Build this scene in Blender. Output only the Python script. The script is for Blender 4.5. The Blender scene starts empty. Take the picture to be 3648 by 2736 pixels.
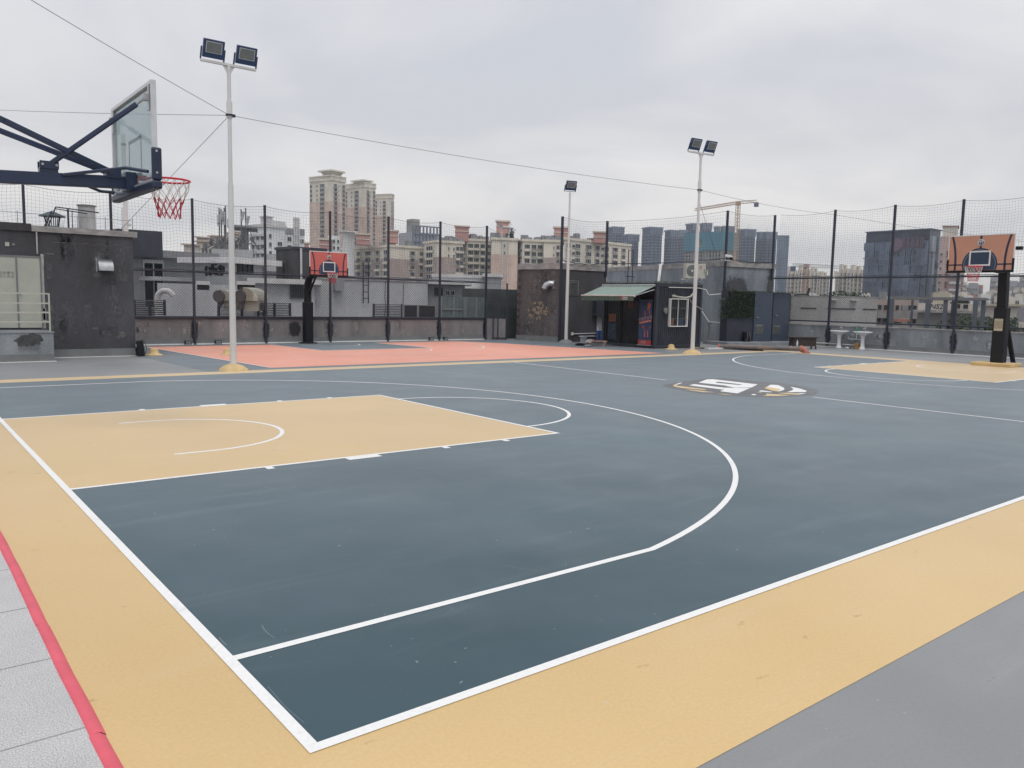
import bpy, math, random
from mathutils import Vector, Matrix
R = math.radians
random.seed(7)
scene = bpy.context.scene
COL = scene.collection

# ---------------------------------------------------------------- camera
EYE = Vector((-1.2794, -2.7873, 1.7487))
FPX = 2846.17                      # focal length in pixels of a 3648 x 2736 frame
_y, _p, _r = R(51.472), R(-5.944), R(1.188)
_f = Vector((math.cos(_p)*math.cos(_y), math.cos(_p)*math.sin(_y), math.sin(_p)))
_R = Vector((math.sin(_y), -math.cos(_y), 0)); _U = _R.cross(_f)
CR = math.cos(_r)*_R + math.sin(_r)*_U
CU = -math.sin(_r)*_R + math.cos(_r)*_U
CF = _f
cam_data = bpy.data.cameras.new("camera"); cam = bpy.data.objects.new("camera", cam_data)
COL.objects.link(cam); scene.camera = cam
M = Matrix((CR, CU, -CF)).transposed().to_4x4(); M.translation = EYE
cam.matrix_world = M
cam_data.sensor_width = 36.0; cam_data.lens = FPX/3648*36.0
cam_data.clip_start = 0.05; cam_data.clip_end = 9000

def ray(u, v): return CR*((u-1824)/FPX) - CU*((v-1368)/FPX) + CF
def ground(u, v, z=0.0):
    d = ray(u, v); t = (z-EYE.z)/d.z; p = EYE + d*t; return (p.x, p.y)
def far(u, v, D):
    d = ray(u, v); return EYE + d*(D/math.hypot(d.x, d.y))
def zat(u, v, D): return far(u, v, D).z
def hdir(u, v=1070):
    d = ray(u, v); l = math.hypot(d.x, d.y); return (d.x/l, d.y/l)

# ---------------------------------------------------------------- world and sun (overcast daylight)
SUN_EL, SUN_ROT = R(62), R(200)
w = bpy.data.worlds.new("World"); scene.world = w; w.use_nodes = True
nt = w.node_tree; nt.nodes.clear()
def N(t, x=0, y=0, tree=None, **k):
    n = (tree or nt).nodes.new(t); n.location = (x, y)
    for a, b in k.items(): setattr(n, a, b)
    return n
sky = N('ShaderNodeTexSky', sky_type='NISHITA', sun_disc=False, sun_elevation=SUN_EL, sun_rotation=SUN_ROT, dust_density=3.0)
tc = N('ShaderNodeTexCoord'); sep = N('ShaderNodeSeparateXYZ'); nt.links.new(tc.outputs['Generated'], sep.inputs[0])
zc = N('ShaderNodeMath', operation='MAXIMUM'); nt.links.new(sep.outputs['Z'], zc.inputs[0]); zc.inputs[1].default_value = 0.0
za = N('ShaderNodeMath', operation='ADD'); nt.links.new(zc.outputs[0], za.inputs[0]); za.inputs[1].default_value = 0.16
dx = N('ShaderNodeMath', operation='DIVIDE'); nt.links.new(sep.outputs['X'], dx.inputs[0]); nt.links.new(za.outputs[0], dx.inputs[1])
dy = N('ShaderNodeMath', operation='DIVIDE'); nt.links.new(sep.outputs['Y'], dy.inputs[0]); nt.links.new(za.outputs[0], dy.inputs[1])
cmb = N('ShaderNodeCombineXYZ'); nt.links.new(dx.outputs[0], cmb.inputs[0]); nt.links.new(dy.outputs[0], cmb.inputs[1])
n1 = N('ShaderNodeTexNoise'); n1.inputs['Scale'].default_value = 0.75; n1.inputs['Detail'].default_value = 7; n1.inputs['Roughness'].default_value = 0.5; n1.inputs['Distortion'].default_value = 0.5
nt.links.new(cmb.outputs[0], n1.inputs['Vector'])
r1 = N('ShaderNodeValToRGB'); nt.links.new(n1.outputs['Fac'], r1.inputs[0])
r1.color_ramp.elements[0].position = 0.38; r1.color_ramp.elements[0].color = (6.7, 6.9, 7.4, 1)
r1.color_ramp.elements[1].position = 0.60; r1.color_ramp.elements[1].color = (8.9, 8.85, 9.0, 1)
# brighter towards the zenith, as an overcast sky is
mr = N('ShaderNodeMapRange'); nt.links.new(sep.outputs['Z'], mr.inputs[0])
mr.inputs[1].default_value = 0.45; mr.inputs[2].default_value = 1.0; mr.inputs[3].default_value = 1.0; mr.inputs[4].default_value = 1.6
vm = N('ShaderNodeVectorMath', operation='SCALE'); nt.links.new(r1.outputs[0], vm.inputs[0]); nt.links.new(mr.outputs[0], vm.inputs['Scale'])
mixw = N('ShaderNodeMix', data_type='RGBA'); mixw.inputs[0].default_value = 0.94
mr2 = N('ShaderNodeMapRange'); nt.links.new(sep.outputs['Z'], mr2.inputs[0]); mr2.inputs[1].default_value = 0.0; mr2.inputs[2].default_value = 0.28; mr2.inputs[3].default_value = 1.0; mr2.inputs[4].default_value = 0.0
warm = N('ShaderNodeMix', data_type='RGBA'); nt.links.new(mr2.outputs[0], warm.inputs[0]); warm.inputs[6].default_value = (1,1,1,1); warm.inputs[7].default_value = (1.09,1.05,0.985,1)
wmul = N('ShaderNodeMix', data_type='RGBA', blend_type='MULTIPLY'); wmul.inputs[0].default_value = 1.0; nt.links.new(vm.outputs[0], wmul.inputs[6]); nt.links.new(warm.outputs[2], wmul.inputs[7])
nt.links.new(sky.outputs[0], mixw.inputs[6]); nt.links.new(wmul.outputs[2], mixw.inputs[7])
bg = N('ShaderNodeBackground'); bg.inputs['Strength'].default_value = 0.1
nt.links.new(mixw.outputs[2], bg.inputs['Color'])
wo = N('ShaderNodeOutputWorld'); nt.links.new(bg.outputs[0], wo.inputs['Surface'])
sl = bpy.data.lights.new("sun", 'SUN'); sl.energy = 1.0; sl.angle = R(18); sl.color = (1.0, 0.96, 0.9)
so = bpy.data.objects.new("sun", sl); COL.objects.link(so)
so.rotation_mode = 'QUATERNION'
so.rotation_quaternion = Vector((math.sin(SUN_ROT)*math.cos(SUN_EL), math.cos(SUN_ROT)*math.cos(SUN_EL), math.sin(SUN_EL))).to_track_quat('Z', 'Y')
scene.view_settings.view_transform = 'Standard'; scene.view_settings.look = 'None'
scene.view_settings.exposure = 0.0; scene.view_settings.gamma = 1.0; scene.view_settings.use_curve_mapping = False
scene.cycles.max_bounces = 6; scene.cycles.transparent_max_bounces = 24

# ---------------------------------------------------------------- helpers
def lin(r, g, b):
    def c(x):
        x /= 255.0
        return x/12.92 if x <= 0.04045 else ((x+0.055)/1.055)**2.4
    return (c(r), c(g), c(b), 1)

def mat(name, col, rough=0.7, var=0.12, scale=3.0, metal=0.0, bump=0.0, col2=None, stretch=(1, 1, 1), spec=0.5, emit=None, alpha=1.0, world=False, lo=0.35, hi=0.7, detail=6, fine=0.0, fscale=60):
    m = bpy.data.materials.new(name); m.use_nodes = True; t = m.node_tree
    b = t.nodes['Principled BSDF']
    b.inputs['Roughness'].default_value = rough; b.inputs['Metallic'].default_value = metal
    b.inputs['Specular IOR Level'].default_value = spec
    c = col if len(col) == 4 else (*col, 1)
    if col2 is None: col2 = tuple(max(0, x*(1-2.2*var)) for x in c[:3]) + (1,)
    co = t.nodes.new('ShaderNodeTexCoord')
    if world: src = t.nodes.new('ShaderNodeNewGeometry').outputs['Position']
    else: src = co.outputs['Object']
    mp = t.nodes.new('ShaderNodeMapping'); mp.inputs['Scale'].default_value = stretch
    t.links.new(src, mp.inputs[0])
    n = t.nodes.new('ShaderNodeTexNoise'); n.inputs['Scale'].default_value = scale; n.inputs['Detail'].default_value = detail; n.inputs['Roughness'].default_value = 0.6
    t.links.new(mp.outputs[0], n.inputs['Vector'])
    rp = t.nodes.new('ShaderNodeValToRGB'); rp.color_ramp.elements[0].position = lo; rp.color_ramp.elements[1].position = hi
    rp.color_ramp.elements[0].color = col2; rp.color_ramp.elements[1].color = c
    t.links.new(n.outputs['Fac'], rp.inputs[0])
    out = rp.outputs[0]
    if fine:
        n2 = t.nodes.new('ShaderNodeTexNoise'); n2.inputs['Scale'].default_value = fscale; n2.inputs['Detail'].default_value = 3
        t.links.new(src, n2.inputs['Vector'])
        mx = t.nodes.new('ShaderNodeMix'); mx.data_type = 'RGBA'; mx.blend_type = 'MULTIPLY'; mx.inputs[0].default_value = fine
        r2 = t.nodes.new('ShaderNodeValToRGB'); r2.color_ramp.elements[0].position = 0.3; r2.color_ramp.elements[1].position = 0.65
        r2.color_ramp.elements[0].color = (0.35, 0.35, 0.35, 1)
        t.links.new(n2.outputs['Fac'], r2.inputs[0]); t.links.new(out, mx.inputs[6]); t.links.new(r2.outputs[0], mx.inputs[7]); out = mx.outputs[2]
    t.links.new(out, b.inputs['Base Color'])
    if bump:
        bm = t.nodes.new('ShaderNodeBump'); bm.inputs['Strength'].default_value = bump; bm.inputs['Distance'].default_value = 0.01
        t.links.new(n.outputs['Fac'] if not fine else n2.outputs['Fac'], bm.inputs['Height']); t.links.new(bm.outputs[0], b.inputs['Normal'])
    if emit: b.inputs['Emission Color'].default_value = (*emit[:3], 1); b.inputs['Emission Strength'].default_value = emit[3]
    return m

class MB:
    """collects shapes and links them as ONE mesh object"""
    def __init__(s): s.v = []; s.f = []; s.mi = []; s.m = 0; s.T = Matrix.Identity(4); s.sm = []
    def add(s, vs, fs, smooth=False):
        o = len(s.v); s.v += [tuple(s.T @ Vector(p)) for p in vs]
        for f in fs: s.f.append(tuple(i+o for i in f)); s.mi.append(s.m); s.sm.append(smooth)
        return s
    def slot(s, i): s.m = i; return s
    def at(s, M=None): s.T = M if M is not None else Matrix.Identity(4); return s
    def box(s, x0, y0, z0, x1, y1, z1):
        x0, x1 = sorted((x0, x1)); y0, y1 = sorted((y0, y1)); z0, z1 = sorted((z0, z1))
        return s.add([(x0,y0,z0),(x1,y0,z0),(x1,y1,z0),(x0,y1,z0),(x0,y0,z1),(x1,y0,z1),(x1,y1,z1),(x0,y1,z1)],
                     [(0,3,2,1),(4,5,6,7),(0,1,5,4),(1,2,6,5),(2,3,7,6),(3,0,4,7)])
    def cbox(s, c, d): return s.box(c[0]-d[0]/2, c[1]-d[1]/2, c[2]-d[2]/2, c[0]+d[0]/2, c[1]+d[1]/2, c[2]+d[2]/2)
    def quad(s, *p): return s.add(p, [tuple(range(len(p)))])
    def prism(s, poly, z0, z1):
        n = len(poly); a = sum(poly[i][0]*poly[(i+1) % n][1]-poly[(i+1) % n][0]*poly[i][1] for i in range(n))
        if a < 0: poly = poly[::-1]
        return s.add([(x,y,z0) for x,y in poly]+[(x,y,z1) for x,y in poly],
                     [tuple(range(n))[::-1], tuple(range(n, 2*n))]+[(i,(i+1)%n,n+(i+1)%n,n+i) for i in range(n)])
    def tube(s, pts, r, n=8, caps=True, closed=False, smooth=True):
        pts = [Vector(p) for p in pts]; k = len(pts); rs = r if isinstance(r, (list, tuple)) else [r]*k
        vs = []; up = None
        for i, p in enumerate(pts):
            if closed: d = (pts[(i+1)%k]-pts[i-1])
            else: d = (pts[min(i+1,k-1)]-pts[max(i-1,0)])
            if d.length < 1e-9: d = Vector((0,0,1))
            d.normalize()
            if up is None: up = Vector((0,0,1)) if abs(d.z) < 0.9 else Vector((1,0,0))
            a = up - d*up.dot(d)
            if a.length < 1e-6: a = Vector((1,0,0)) - d*d.x
            a.normalize(); up = a; b = d.cross(a)
            for j in range(n):
                t = 2*math.pi*j/n; vs.append(p+(a*math.cos(t)+b*math.sin(t))*rs[i])
        fs = []
        for i in range(k if closed else k-1):
            i2 = (i+1) % k
            for j in range(n): fs.append((i*n+j, i*n+(j+1)%n, i2*n+(j+1)%n, i2*n+j))
        s.add(vs, fs, smooth and n > 5)
        if caps and not closed: s.add(vs[:n], [tuple(range(n))[::-1]]); s.add(vs[-n:], [tuple(range(n))])
        return s
    def bar(s, a, b, wd, ht=None, up=(0,0,1)):
        """rectangular bar from a to b"""
        ht = ht or wd; a = Vector(a); b = Vector(b); d = (b-a).normalized(); u = Vector(up)
        if abs(d.dot(u)) > 0.98: u = Vector((1,0,0))
        sd = d.cross(u).normalized(); u = sd.cross(d).normalized()
        vs = []
        for p in (a, b):
            for x, y in ((-1,-1),(1,-1),(1,1),(-1,1)): vs.append(p+sd*(x*wd/2)+u*(y*ht/2))
        return s.add(vs, [(0,1,2,3)[::-1],(4,5,6,7),(0,1,5,4),(1,2,6,5),(2,3,7,6),(3,0,4,7)])
    def lathe(s, prof, n=20, c=(0,0,0)):
        vs = []; k = len(prof)
        for r_, z in prof:
            for j in range(n):
                t = 2*math.pi*j/n; vs.append((c[0]+r_*math.cos(t), c[1]+r_*math.sin(t), c[2]+z))
        fs = [(i*n+j, i*n+(j+1)%n, (i+1)*n+(j+1)%n, (i+1)*n+j) for i in range(k-1) for j in range(n)]
        s.add(vs, fs, True)
        if prof[0][0] > 1e-6: s.add(vs[:n], [tuple(range(n))[::-1]])
        if prof[-1][0] > 1e-6: s.add(vs[-n:], [tuple(range(n))])
        return s
    def build(s, name, mats, parent=None, bevel=0.0, loc=None):
        me = bpy.data.meshes.new(name); me.from_pydata(s.v, [], s.f)
        for m in (mats if isinstance(mats, (list, tuple)) else [mats]): me.materials.append(m)
        me.polygons.foreach_set('material_index', s.mi)
        me.polygons.foreach_set('use_smooth', s.sm)
        me.update()
        o = bpy.data.objects.new(name, me); COL.objects.link(o)
        if parent is not None: o.parent = parent
        if loc is not None: o.location = loc
        if bevel:
            b = o.modifiers.new('bevel', 'BEVEL'); b.width = bevel; b.segments = 2; b.limit_method = 'ANGLE'; b.angle_limit = R(40)
        return o

def tag(o, label=None, cat=None, group=None, kind=None):
    if label: o['label'] = label
    if cat: o['category'] = cat
    if group: o['group'] = group
    if kind: o['kind'] = kind
    return o
def thing(name, label, cat, loc=(0,0,0), rz=0.0, group=None):
    o = bpy.data.objects.new(name, None); COL.objects.link(o); o.empty_display_size = 0.2
    o.location = loc; o.rotation_euler = (0, 0, rz)
    return tag(o, label, cat, group)
def structure(o): o['kind'] = 'structure'; return o
def kids(o): return [c for c in bpy.data.objects if c.parent == o]
def copy_tree(o, parent=None):
    c = o.copy(); COL.objects.link(c)
    if parent is not None: c.parent = parent
    for ch in kids(o): copy_tree(ch, c)
    return c
def text_mesh(name, body, size, M, m, parent, depth=0.004, shear=0.0, align='CENTER'):
    """lettering as real thin mesh; M places its XY plane"""
    c = bpy.data.curves.new(name, 'FONT'); c.body = body; c.size = size; c.extrude = depth/2; c.shear = shear
    c.align_x = align; c.align_y = 'CENTER'; c.resolution_u = 3
    t = bpy.data.objects.new(name+'_curve', c); COL.objects.link(t)
    bpy.context.view_layer.update()
    me = bpy.data.meshes.new_from_object(t.evaluated_get(bpy.context.evaluated_depsgraph_get()))
    bpy.data.objects.remove(t); bpy.data.curves.remove(c)
    me.transform(M); me.materials.clear(); me.materials.append(m); me.name = name
    o = bpy.data.objects.new(name, me); COL.objects.link(o)
    if parent is not None: o.parent = parent
    return o
def upright(origin, xdir, up=(0,0,1)):
    """matrix whose X runs along xdir, Y up: a vertical sheet"""
    x = Vector(xdir).normalized(); y = Vector(up).normalized(); z = x.cross(y)
    Mx = Matrix((x, y, z)).transposed().to_4x4(); Mx.translation = Vector(origin); return Mx

# ---------------------------------------------------------------- materials
MT = {}
def ground_mat(name, col, col2, rough, dust=(0.42,0.46,0.5,1), dfac=0.10, spec=0.5, sheen=0.12, srough=0.45, hue=((0.94,0.94,0.94,1),(1.03,1.03,1.03,1))):
    m = bpy.data.materials.new(name); m.use_nodes = True; t = m.node_tree; b = t.nodes['Principled BSDF']
    pos = t.nodes.new('ShaderNodeNewGeometry').outputs['Position']
    def noise(sc, st=(1,1,1), d=5, rot=0, dist=0.0):
        mp = t.nodes.new('ShaderNodeMapping'); mp.inputs['Scale'].default_value = st; mp.inputs['Rotation'].default_value = (0,0,rot)
        t.links.new(pos, mp.inputs[0]); n = t.nodes.new('ShaderNodeTexNoise'); n.inputs['Scale'].default_value = sc; n.inputs['Detail'].default_value = d
        n.inputs['Distortion'].default_value = dist
        t.links.new(mp.outputs[0], n.inputs['Vector']); return n.outputs['Fac']
    def ramp(i, a, b_, ca, cb):
        r = t.nodes.new('ShaderNodeValToRGB'); r.color_ramp.elements[0].position = a; r.color_ramp.elements[1].position = b_
        r.color_ramp.elements[0].color = ca; r.color_ramp.elements[1].color = cb; t.links.new(i, r.inputs[0]); return r.outputs[0]
    def mix(a, b_, f, mode='MIX'):
        x = t.nodes.new('ShaderNodeMix'); x.data_type = 'RGBA'; x.blend_type = mode
        if isinstance(f, float): x.inputs[0].default_value = f
        else: t.links.new(f, x.inputs[0])
        for s_, i in ((a, 6), (b_, 7)):
            if isinstance(s_, tuple): x.inputs[i].default_value = s_
            else: t.links.new(s_, x.inputs[i])
        return x.outputs[2]
    base = ramp(noise(0.35, d=4), 0.35, 0.68, col2, col)
    streak = ramp(noise(1.6, (0.35, 2.4, 1), 7, R(25), 0.6), 0.56, 0.8, (0,0,0,1), (dfac*2.2,)*3+(1,))
    c = mix(base, dust, streak)
    blot = ramp(noise(0.9, d=6), 0.45, 0.75, (0,0,0,1), (dfac,)*3+(1,))
    c = mix(c, dust, blot)
    fine = ramp(noise(55, d=2), 0.3, 0.7, (0.95,0.95,0.95,1), (1.03,1.03,1.03,1)); c = mix(c, fine, 1.0, 'MULTIPLY')
    spots = ramp(noise(5.5, (1, 1.8, 1), 3, R(40)), 0.705, 0.74, (0,0,0,1), (0.35,)*3+(1,)); c = mix(c, (col2[0]*0.45, col2[1]*0.42, col2[2]*0.4, 1), spots)
    scr = ramp(noise(2.2, (9, 0.7, 1), 4, R(-35), 0.3), 0.74, 0.78, (0,0,0,1), (0.22,)*3+(1,)); c = mix(c, (0.6,0.62,0.62,1), scr)
    sp2 = ramp(noise(17, (1,1,1), 2), 0.735, 0.755, (0,0,0,1), (0.3,)*3+(1,)); c = mix(c, (0.55,0.56,0.55,1), sp2)
    sc3 = ramp(noise(3.1, (0.6, 7, 1), 5, R(70), 0.5), 0.72, 0.77, (0,0,0,1), (0.16,)*3+(1,)); c = mix(c, (col2[0]*.5, col2[1]*.5, col2[2]*.5, 1), sc3)
    big = ramp(noise(0.22, d=4), 0.35, 0.65, hue[0], hue[1]); c = mix(c, big, 1.0, 'MULTIPLY')
    t.links.new(c, b.inputs['Base Color'])
    rr = ramp(noise(1.1, d=5), 0.3, 0.7, (rough-0.06,)*3+(1,), (rough+0.08,)*3+(1,)); t.links.new(rr, b.inputs['Roughness'])
    b.inputs['Specular IOR Level'].default_value = spec
    b.inputs['Sheen Weight'].default_value = sheen; b.inputs['Sheen Roughness'].default_value = srough; b.inputs['Sheen Tint'].default_value = (0.92,0.95,1,1)
    bp = t.nodes.new('ShaderNodeBump'); bp.inputs['Strength'].default_value = 0.08; bp.inputs['Distance'].default_value = 0.002
    t.links.new(noise(220, d=2), bp.inputs['Height']); t.links.new(bp.outputs[0], b.inputs['Normal'])
    return m
MT['slate'] = ground_mat('slate_court_paint', (0.030,0.076,0.100,1), (0.021,0.055,0.074,1), 0.45, dfac=0.045, spec=0.4, sheen=0.62, srough=0.28, hue=((0.84,0.96,0.95,1),(1.08,1.03,1.05,1)))
MT['ochre'] = ground_mat('ochre_court_paint', (0.655,0.462,0.212,1), (0.605,0.42,0.188,1), 0.5, dust=(0.66,0.5,0.34,1), dfac=0.08, sheen=0.45, srough=0.3)
MT['deck'] = ground_mat('grey_deck_paint', (0.23,0.236,0.245,1), (0.195,0.207,0.207,1), 0.5, dust=(0.4,0.39,0.395,1))
MT['coral'] = ground_mat('coral_court_paint', (0.76,0.32,0.215,1), (0.70,0.285,0.19,1), 0.55, dust=(0.8,0.6,0.55,1))
MT['line'] = mat('white_line_paint', (0.80,0.80,0.79), 0.55, 0.06, 5, col2=(0.66,0.665,0.67,1), world=True, lo=0.25, hi=0.42, fine=0.10, fscale=40)
MT['logodark'] = ground_mat('dull_logo_paint', (0.085,0.08,0.086,1), (0.055,0.058,0.064,1), 0.45, dfac=0.05, spec=0.35, sheen=0.33, srough=0.28)
MT['logoochre'] = mat('ochre_logo_paint', (0.68,0.50,0.27), 0.55, 0.05, 2, world=True)
MT['redstrip'] = mat('red_rubber', lin(222,92,108), 0.5, 0.08, 6, world=True)
MT['granite'] = mat('flamed_granite', (0.72,0.72,0.725), 0.8, 0.05, 3, world=True, fine=0.85, fscale=170, bump=0.8)
MT['joint'] = mat('joint_filler', (0.33,0.33,0.33), 0.9)
MT['parapet'] = mat('weathered_grey_render', (0.29,0.27,0.27), 0.85, 0.2, 1.3, col2=(0.165,0.16,0.168,1), stretch=(1,1,0.35), bump=0.3, fine=0.3, fscale=25)
MT['parapet_cool'] = mat('bluish_grey_render', (0.31,0.335,0.36), 0.85, 0.2, 1.3, col2=(0.175,0.195,0.215,1), stretch=(1,1,0.5), bump=0.3, fine=0.3, fscale=22)
MT['greyskirt'] = mat('grey_floor_paint_skirt', (0.19,0.20,0.205), 0.6, 0.1, 3)
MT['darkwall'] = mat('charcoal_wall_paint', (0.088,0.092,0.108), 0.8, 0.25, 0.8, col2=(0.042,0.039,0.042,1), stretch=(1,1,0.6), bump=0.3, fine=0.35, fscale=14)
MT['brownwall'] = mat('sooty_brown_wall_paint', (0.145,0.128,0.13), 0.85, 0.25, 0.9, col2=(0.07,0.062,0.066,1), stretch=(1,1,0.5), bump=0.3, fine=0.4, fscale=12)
MT['bluewall'] = mat('blue_grey_render', (0.33,0.365,0.40), 0.85, 0.2, 1.4, col2=(0.19,0.21,0.24,1), stretch=(1,1,0.35), bump=0.3, fine=0.35, fscale=18)
MT['slab'] = mat('stained_concrete_slab', (0.42,0.40,0.39), 0.85, 0.2, 2.5, col2=(0.2,0.19,0.19,1), stretch=(1,1,2))
MT['post'] = mat('navy_steel_paint', (0.026,0.030,0.052), 0.5, 0.1, 5)
MT['net'] = mat('dark_net_cord', (0.05,0.055,0.06), 0.8)
MT['spray'] = None
MT['wiremesh'] = mat('dark_coated_wire', (0.05,0.052,0.06), 0.6)
MT['cable'] = mat('grey_steel_cable', (0.16,0.16,0.17), 0.6)
MT['whitepole'] = mat('white_pole_paint', (0.70,0.69,0.69), 0.45, 0.07, 2, stretch=(1,1,0.3))
MT['dome'] = mat('ochre_painted_mortar', (0.66,0.48,0.24), 0.7, 0.12, 5)
MT['navy'] = mat('navy_paint', (0.020,0.034,0.082), 0.33, 0.1, 3)
MT['lampblue'] = mat('dark_blue_lamp_body', (0.035,0.068,0.16), 0.45, 0.1, 8)
MT['lampglass'] = mat('grey_lamp_glass', (0.22,0.25,0.27), 0.2, 0.15, 12)
MT['alu'] = mat('brushed_aluminium', (0.62,0.63,0.65), 0.35, 0.06, 10, metal=0.5)
MT['galv'] = mat('galvanised_steel', (0.5,0.51,0.53), 0.35, 0.15, 12, metal=0.75)
MT['rim'] = mat('red_rim_paint', lin(214,45,66), 0.4)
MT['netred'] = mat('red_net_cord', lin(190,45,60), 0.8)
MT['netwhite'] = mat('white_net_cord', (0.75,0.72,0.72), 0.8)
MT['black'] = mat('black_vinyl_pad', (0.009,0.010,0.015), 0.6, spec=0.3)
MT['padnavy'] = mat('dark_navy_pad', (0.016,0.026,0.062), 0.4)
MT['white'] = mat('white_paint', (0.72,0.71,0.71), 0.5, 0.05)
MT['cream'] = mat('cream_door_paint', (0.43,0.44,0.385), 0.5, 0.06, 2)
MT['plaster'] = mat('raw_plaster_edge', (0.46,0.45,0.43), 0.9, 0.15, 8)
MT['dark'] = mat('near_black', (0.012,0.012,0.014), 0.6)
MT['darkglass'] = mat('dark_window_glass', (0.022,0.026,0.033), 0.15, 0.2, 3, spec=0.25)
MT['teal'] = mat('teal_paint', lin(60,140,145), 0.6, 0.2, 6)
MT['cement'] = mat('pale_cement', (0.46,0.46,0.46), 0.85, 0.15, 3, stretch=(1,1,0.5))
MT['green'] = mat('green_awning_cloth', (0.235,0.30,0.265), 0.75, 0.08, 3)
MT['blueplastic'] = mat('blue_plastic', lin(25,85,170), 0.4)
MT['card'] = mat('brown_cardboard', (0.42,0.27,0.17), 0.85, 0.1, 6)
MT['cardgrey'] = mat('grey_printed_cardboard', (0.33,0.32,0.33), 0.85, 0.1, 6)
MT['bucket'] = mat('white_bucket_plastic', (0.6,0.62,0.66), 0.4)
MT['bagwhite'] = mat('white_plastic_bag', (0.62,0.60,0.64), 0.45, 0.2, 14)
MT['container'] = mat('dark_slate_container_paint', (0.040,0.048,0.068), 0.5, 0.2, 2, stretch=(1,1,0.4))
MT['door'] = mat('slate_blue_door_paint', (0.060,0.078,0.115), 0.5, 0.1, 2)
MT['leaf'] = mat('ivy_leaf', (0.085,0.14,0.07), 0.55, 0.3, 9, col2=(0.018,0.03,0.02,1))
MT['leafpale'] = mat('dusty_leaf', (0.13,0.16,0.09), 0.7, 0.3, 9)
MT['porcelain'] = mat('white_porcelain', (0.74,0.74,0.76), 0.2, 0.03)
MT['pvc'] = mat('grey_white_pvc_pipe', (0.55,0.55,0.55), 0.45)
MT['rust'] = mat('rusty_red_primer_pipe', (0.26,0.185,0.16), 0.75, 0.3, 3, col2=(0.13,0.125,0.125,1), stretch=(0.6,1,1))
MT['wood'] = mat('dark_wood', (0.05,0.03,0.028), 0.6, 0.2, 6)
MT['orange'] = mat('orange_plastic', (0.45,0.24,0.09), 0.7)
MT['bottle'] = mat('green_bottle', lin(45,130,85), 0.2)
MT['acbody'] = mat('cream_ac_metal', (0.50,0.49,0.43), 0.5, 0.06)
MT['acgrey'] = mat('grey_fan_grille', (0.20,0.22,0.21), 0.5)
MT['redmark'] = mat('red_mark', lin(190,40,45), 0.6)

def sheet(name, poly, z, m, kind='structure', holes=None):
    b = MB()
    b.quad(*[(x, y, z) for x, y in poly]); o = b.build(name, m)
    # face up
    if o.data.polygons[0].normal.z < 0: o.data.flip_normals()
    o['kind'] = kind; return o
def arc(cx, cy, r, a0, a1, n=48): return [(cx+r*math.cos(R(a0+(a1-a0)*i/n)), cy+r*math.sin(R(a0+(a1-a0)*i/n))) for i in range(n+1)]

class Lines(MB):
    def seg(s, x0, y0, x1, y1, wd, z):
        d = Vector((x1-x0, y1-y0)).normalized(); nx, ny = -d.y*wd/2, d.x*wd/2
        s.add([(x0+nx,y0+ny,z),(x0-nx,y0-ny,z),(x1-nx,y1-ny,z),(x1+nx,y1+ny,z)], [(0,1,2,3)])
    def curve(s, pts, wd, z):
        L = []; Rr = []
        for i, p in enumerate(pts):
            a = pts[max(0,i-1)]; b = pts[min(len(pts)-1,i+1)]; d = Vector((b[0]-a[0], b[1]-a[1])).normalized()
            L.append((p[0]-d.y*wd/2, p[1]+d.x*wd/2, z)); Rr.append((p[0]+d.y*wd/2, p[1]-d.x*wd/2, z))
        n = len(pts); s.add(L+Rr, [(i, n+i, n+i+1, i+1) for i in range(n-1)])

# ---------------------------------------------------------------- the roof deck and the painted courts
CL, CW = 25.88, 15.0
dk = MB(); dk.box(-30, -30, -0.35, 32.25, 26.35, 0.0)
structure(dk.build('rooftop_floor', MT['deck']))
sheet('court_margin_paint', [(-0.655,-1.0),(26.78,-1.0),(26.78,15.6),(-0.655,15.6)], 0.002, MT['ochre'])
sheet('court_surface', [(0,0),(CL,0),(CL,CW),(0,CW)], 0.0035, MT['slate'])
kb = MB()
kb.quad((0,5.05,0.0045),(5.8,5.05,0.0045),(5.8,9.95,0.0045),(0,9.95,0.0045))
kb.quad((CL-5.8,5.05,0.0045),(CL,5.05,0.0045),(CL,9.95,0.0045),(CL-5.8,9.95,0.0045))
structure(kb.build('key_area_paint', MT['ochre']))
ln = Lines(); W5 = 0.055; Z = 0.0055
def half_lines(mx):
    X = (lambda x: x) if mx == 0 else (lambda x: CL-x)
    Y = (lambda y: y) if mx == 0 else (lambda y: CW-y)
    def seg(x0,y0,x1,y1,wd=W5,z=Z): ln.seg(X(x0),Y(y0),X(x1),Y(y1),wd,z)
    def cur(p,wd=W5,z=Z): ln.curve([(X(a),Y(b)) for a,b in p],wd,z)
    for y in (5.075, 9.925): seg(0.0, y, 5.8, y)
    seg(5.775, 5.05, 5.775, 9.95, W5, Z+0.0008)
    cur(arc(5.8, 7.5, 1.775, -90, 90), W5, Z)
    cur([(1.2,6.225)]+arc(1.575, 7.5, 1.275, -90, 90)+[(1.2,8.775)])
    a = math.degrees(math.asin(6.575/6.725))
    cur([(0,0.925)]+arc(1.575, 7.5, 6.725, -a, a, 90)+[(0,14.075)])
    for sx in (1.75, 3.55+0.0, 4.5, 5.4-0.0):
        pass
    for x0, x1 in ((1.75,1.83),(2.65,3.05),(3.9,3.98),(4.8,4.88)):
        dd = 0.10 if x1-x0 < 0.2 else 0.12
        seg((x0+x1)/2, 5.05-dd, (x0+x1)/2, 5.05, x1-x0); seg((x0+x1)/2, 9.95, (x0+x1)/2, 9.95+dd, x1-x0)
half_lines(0); half_lines(1)
ln.seg(-0.055, -0.025, CL+0.0, -0.025, 0.055, Z)            # near sideline
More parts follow.
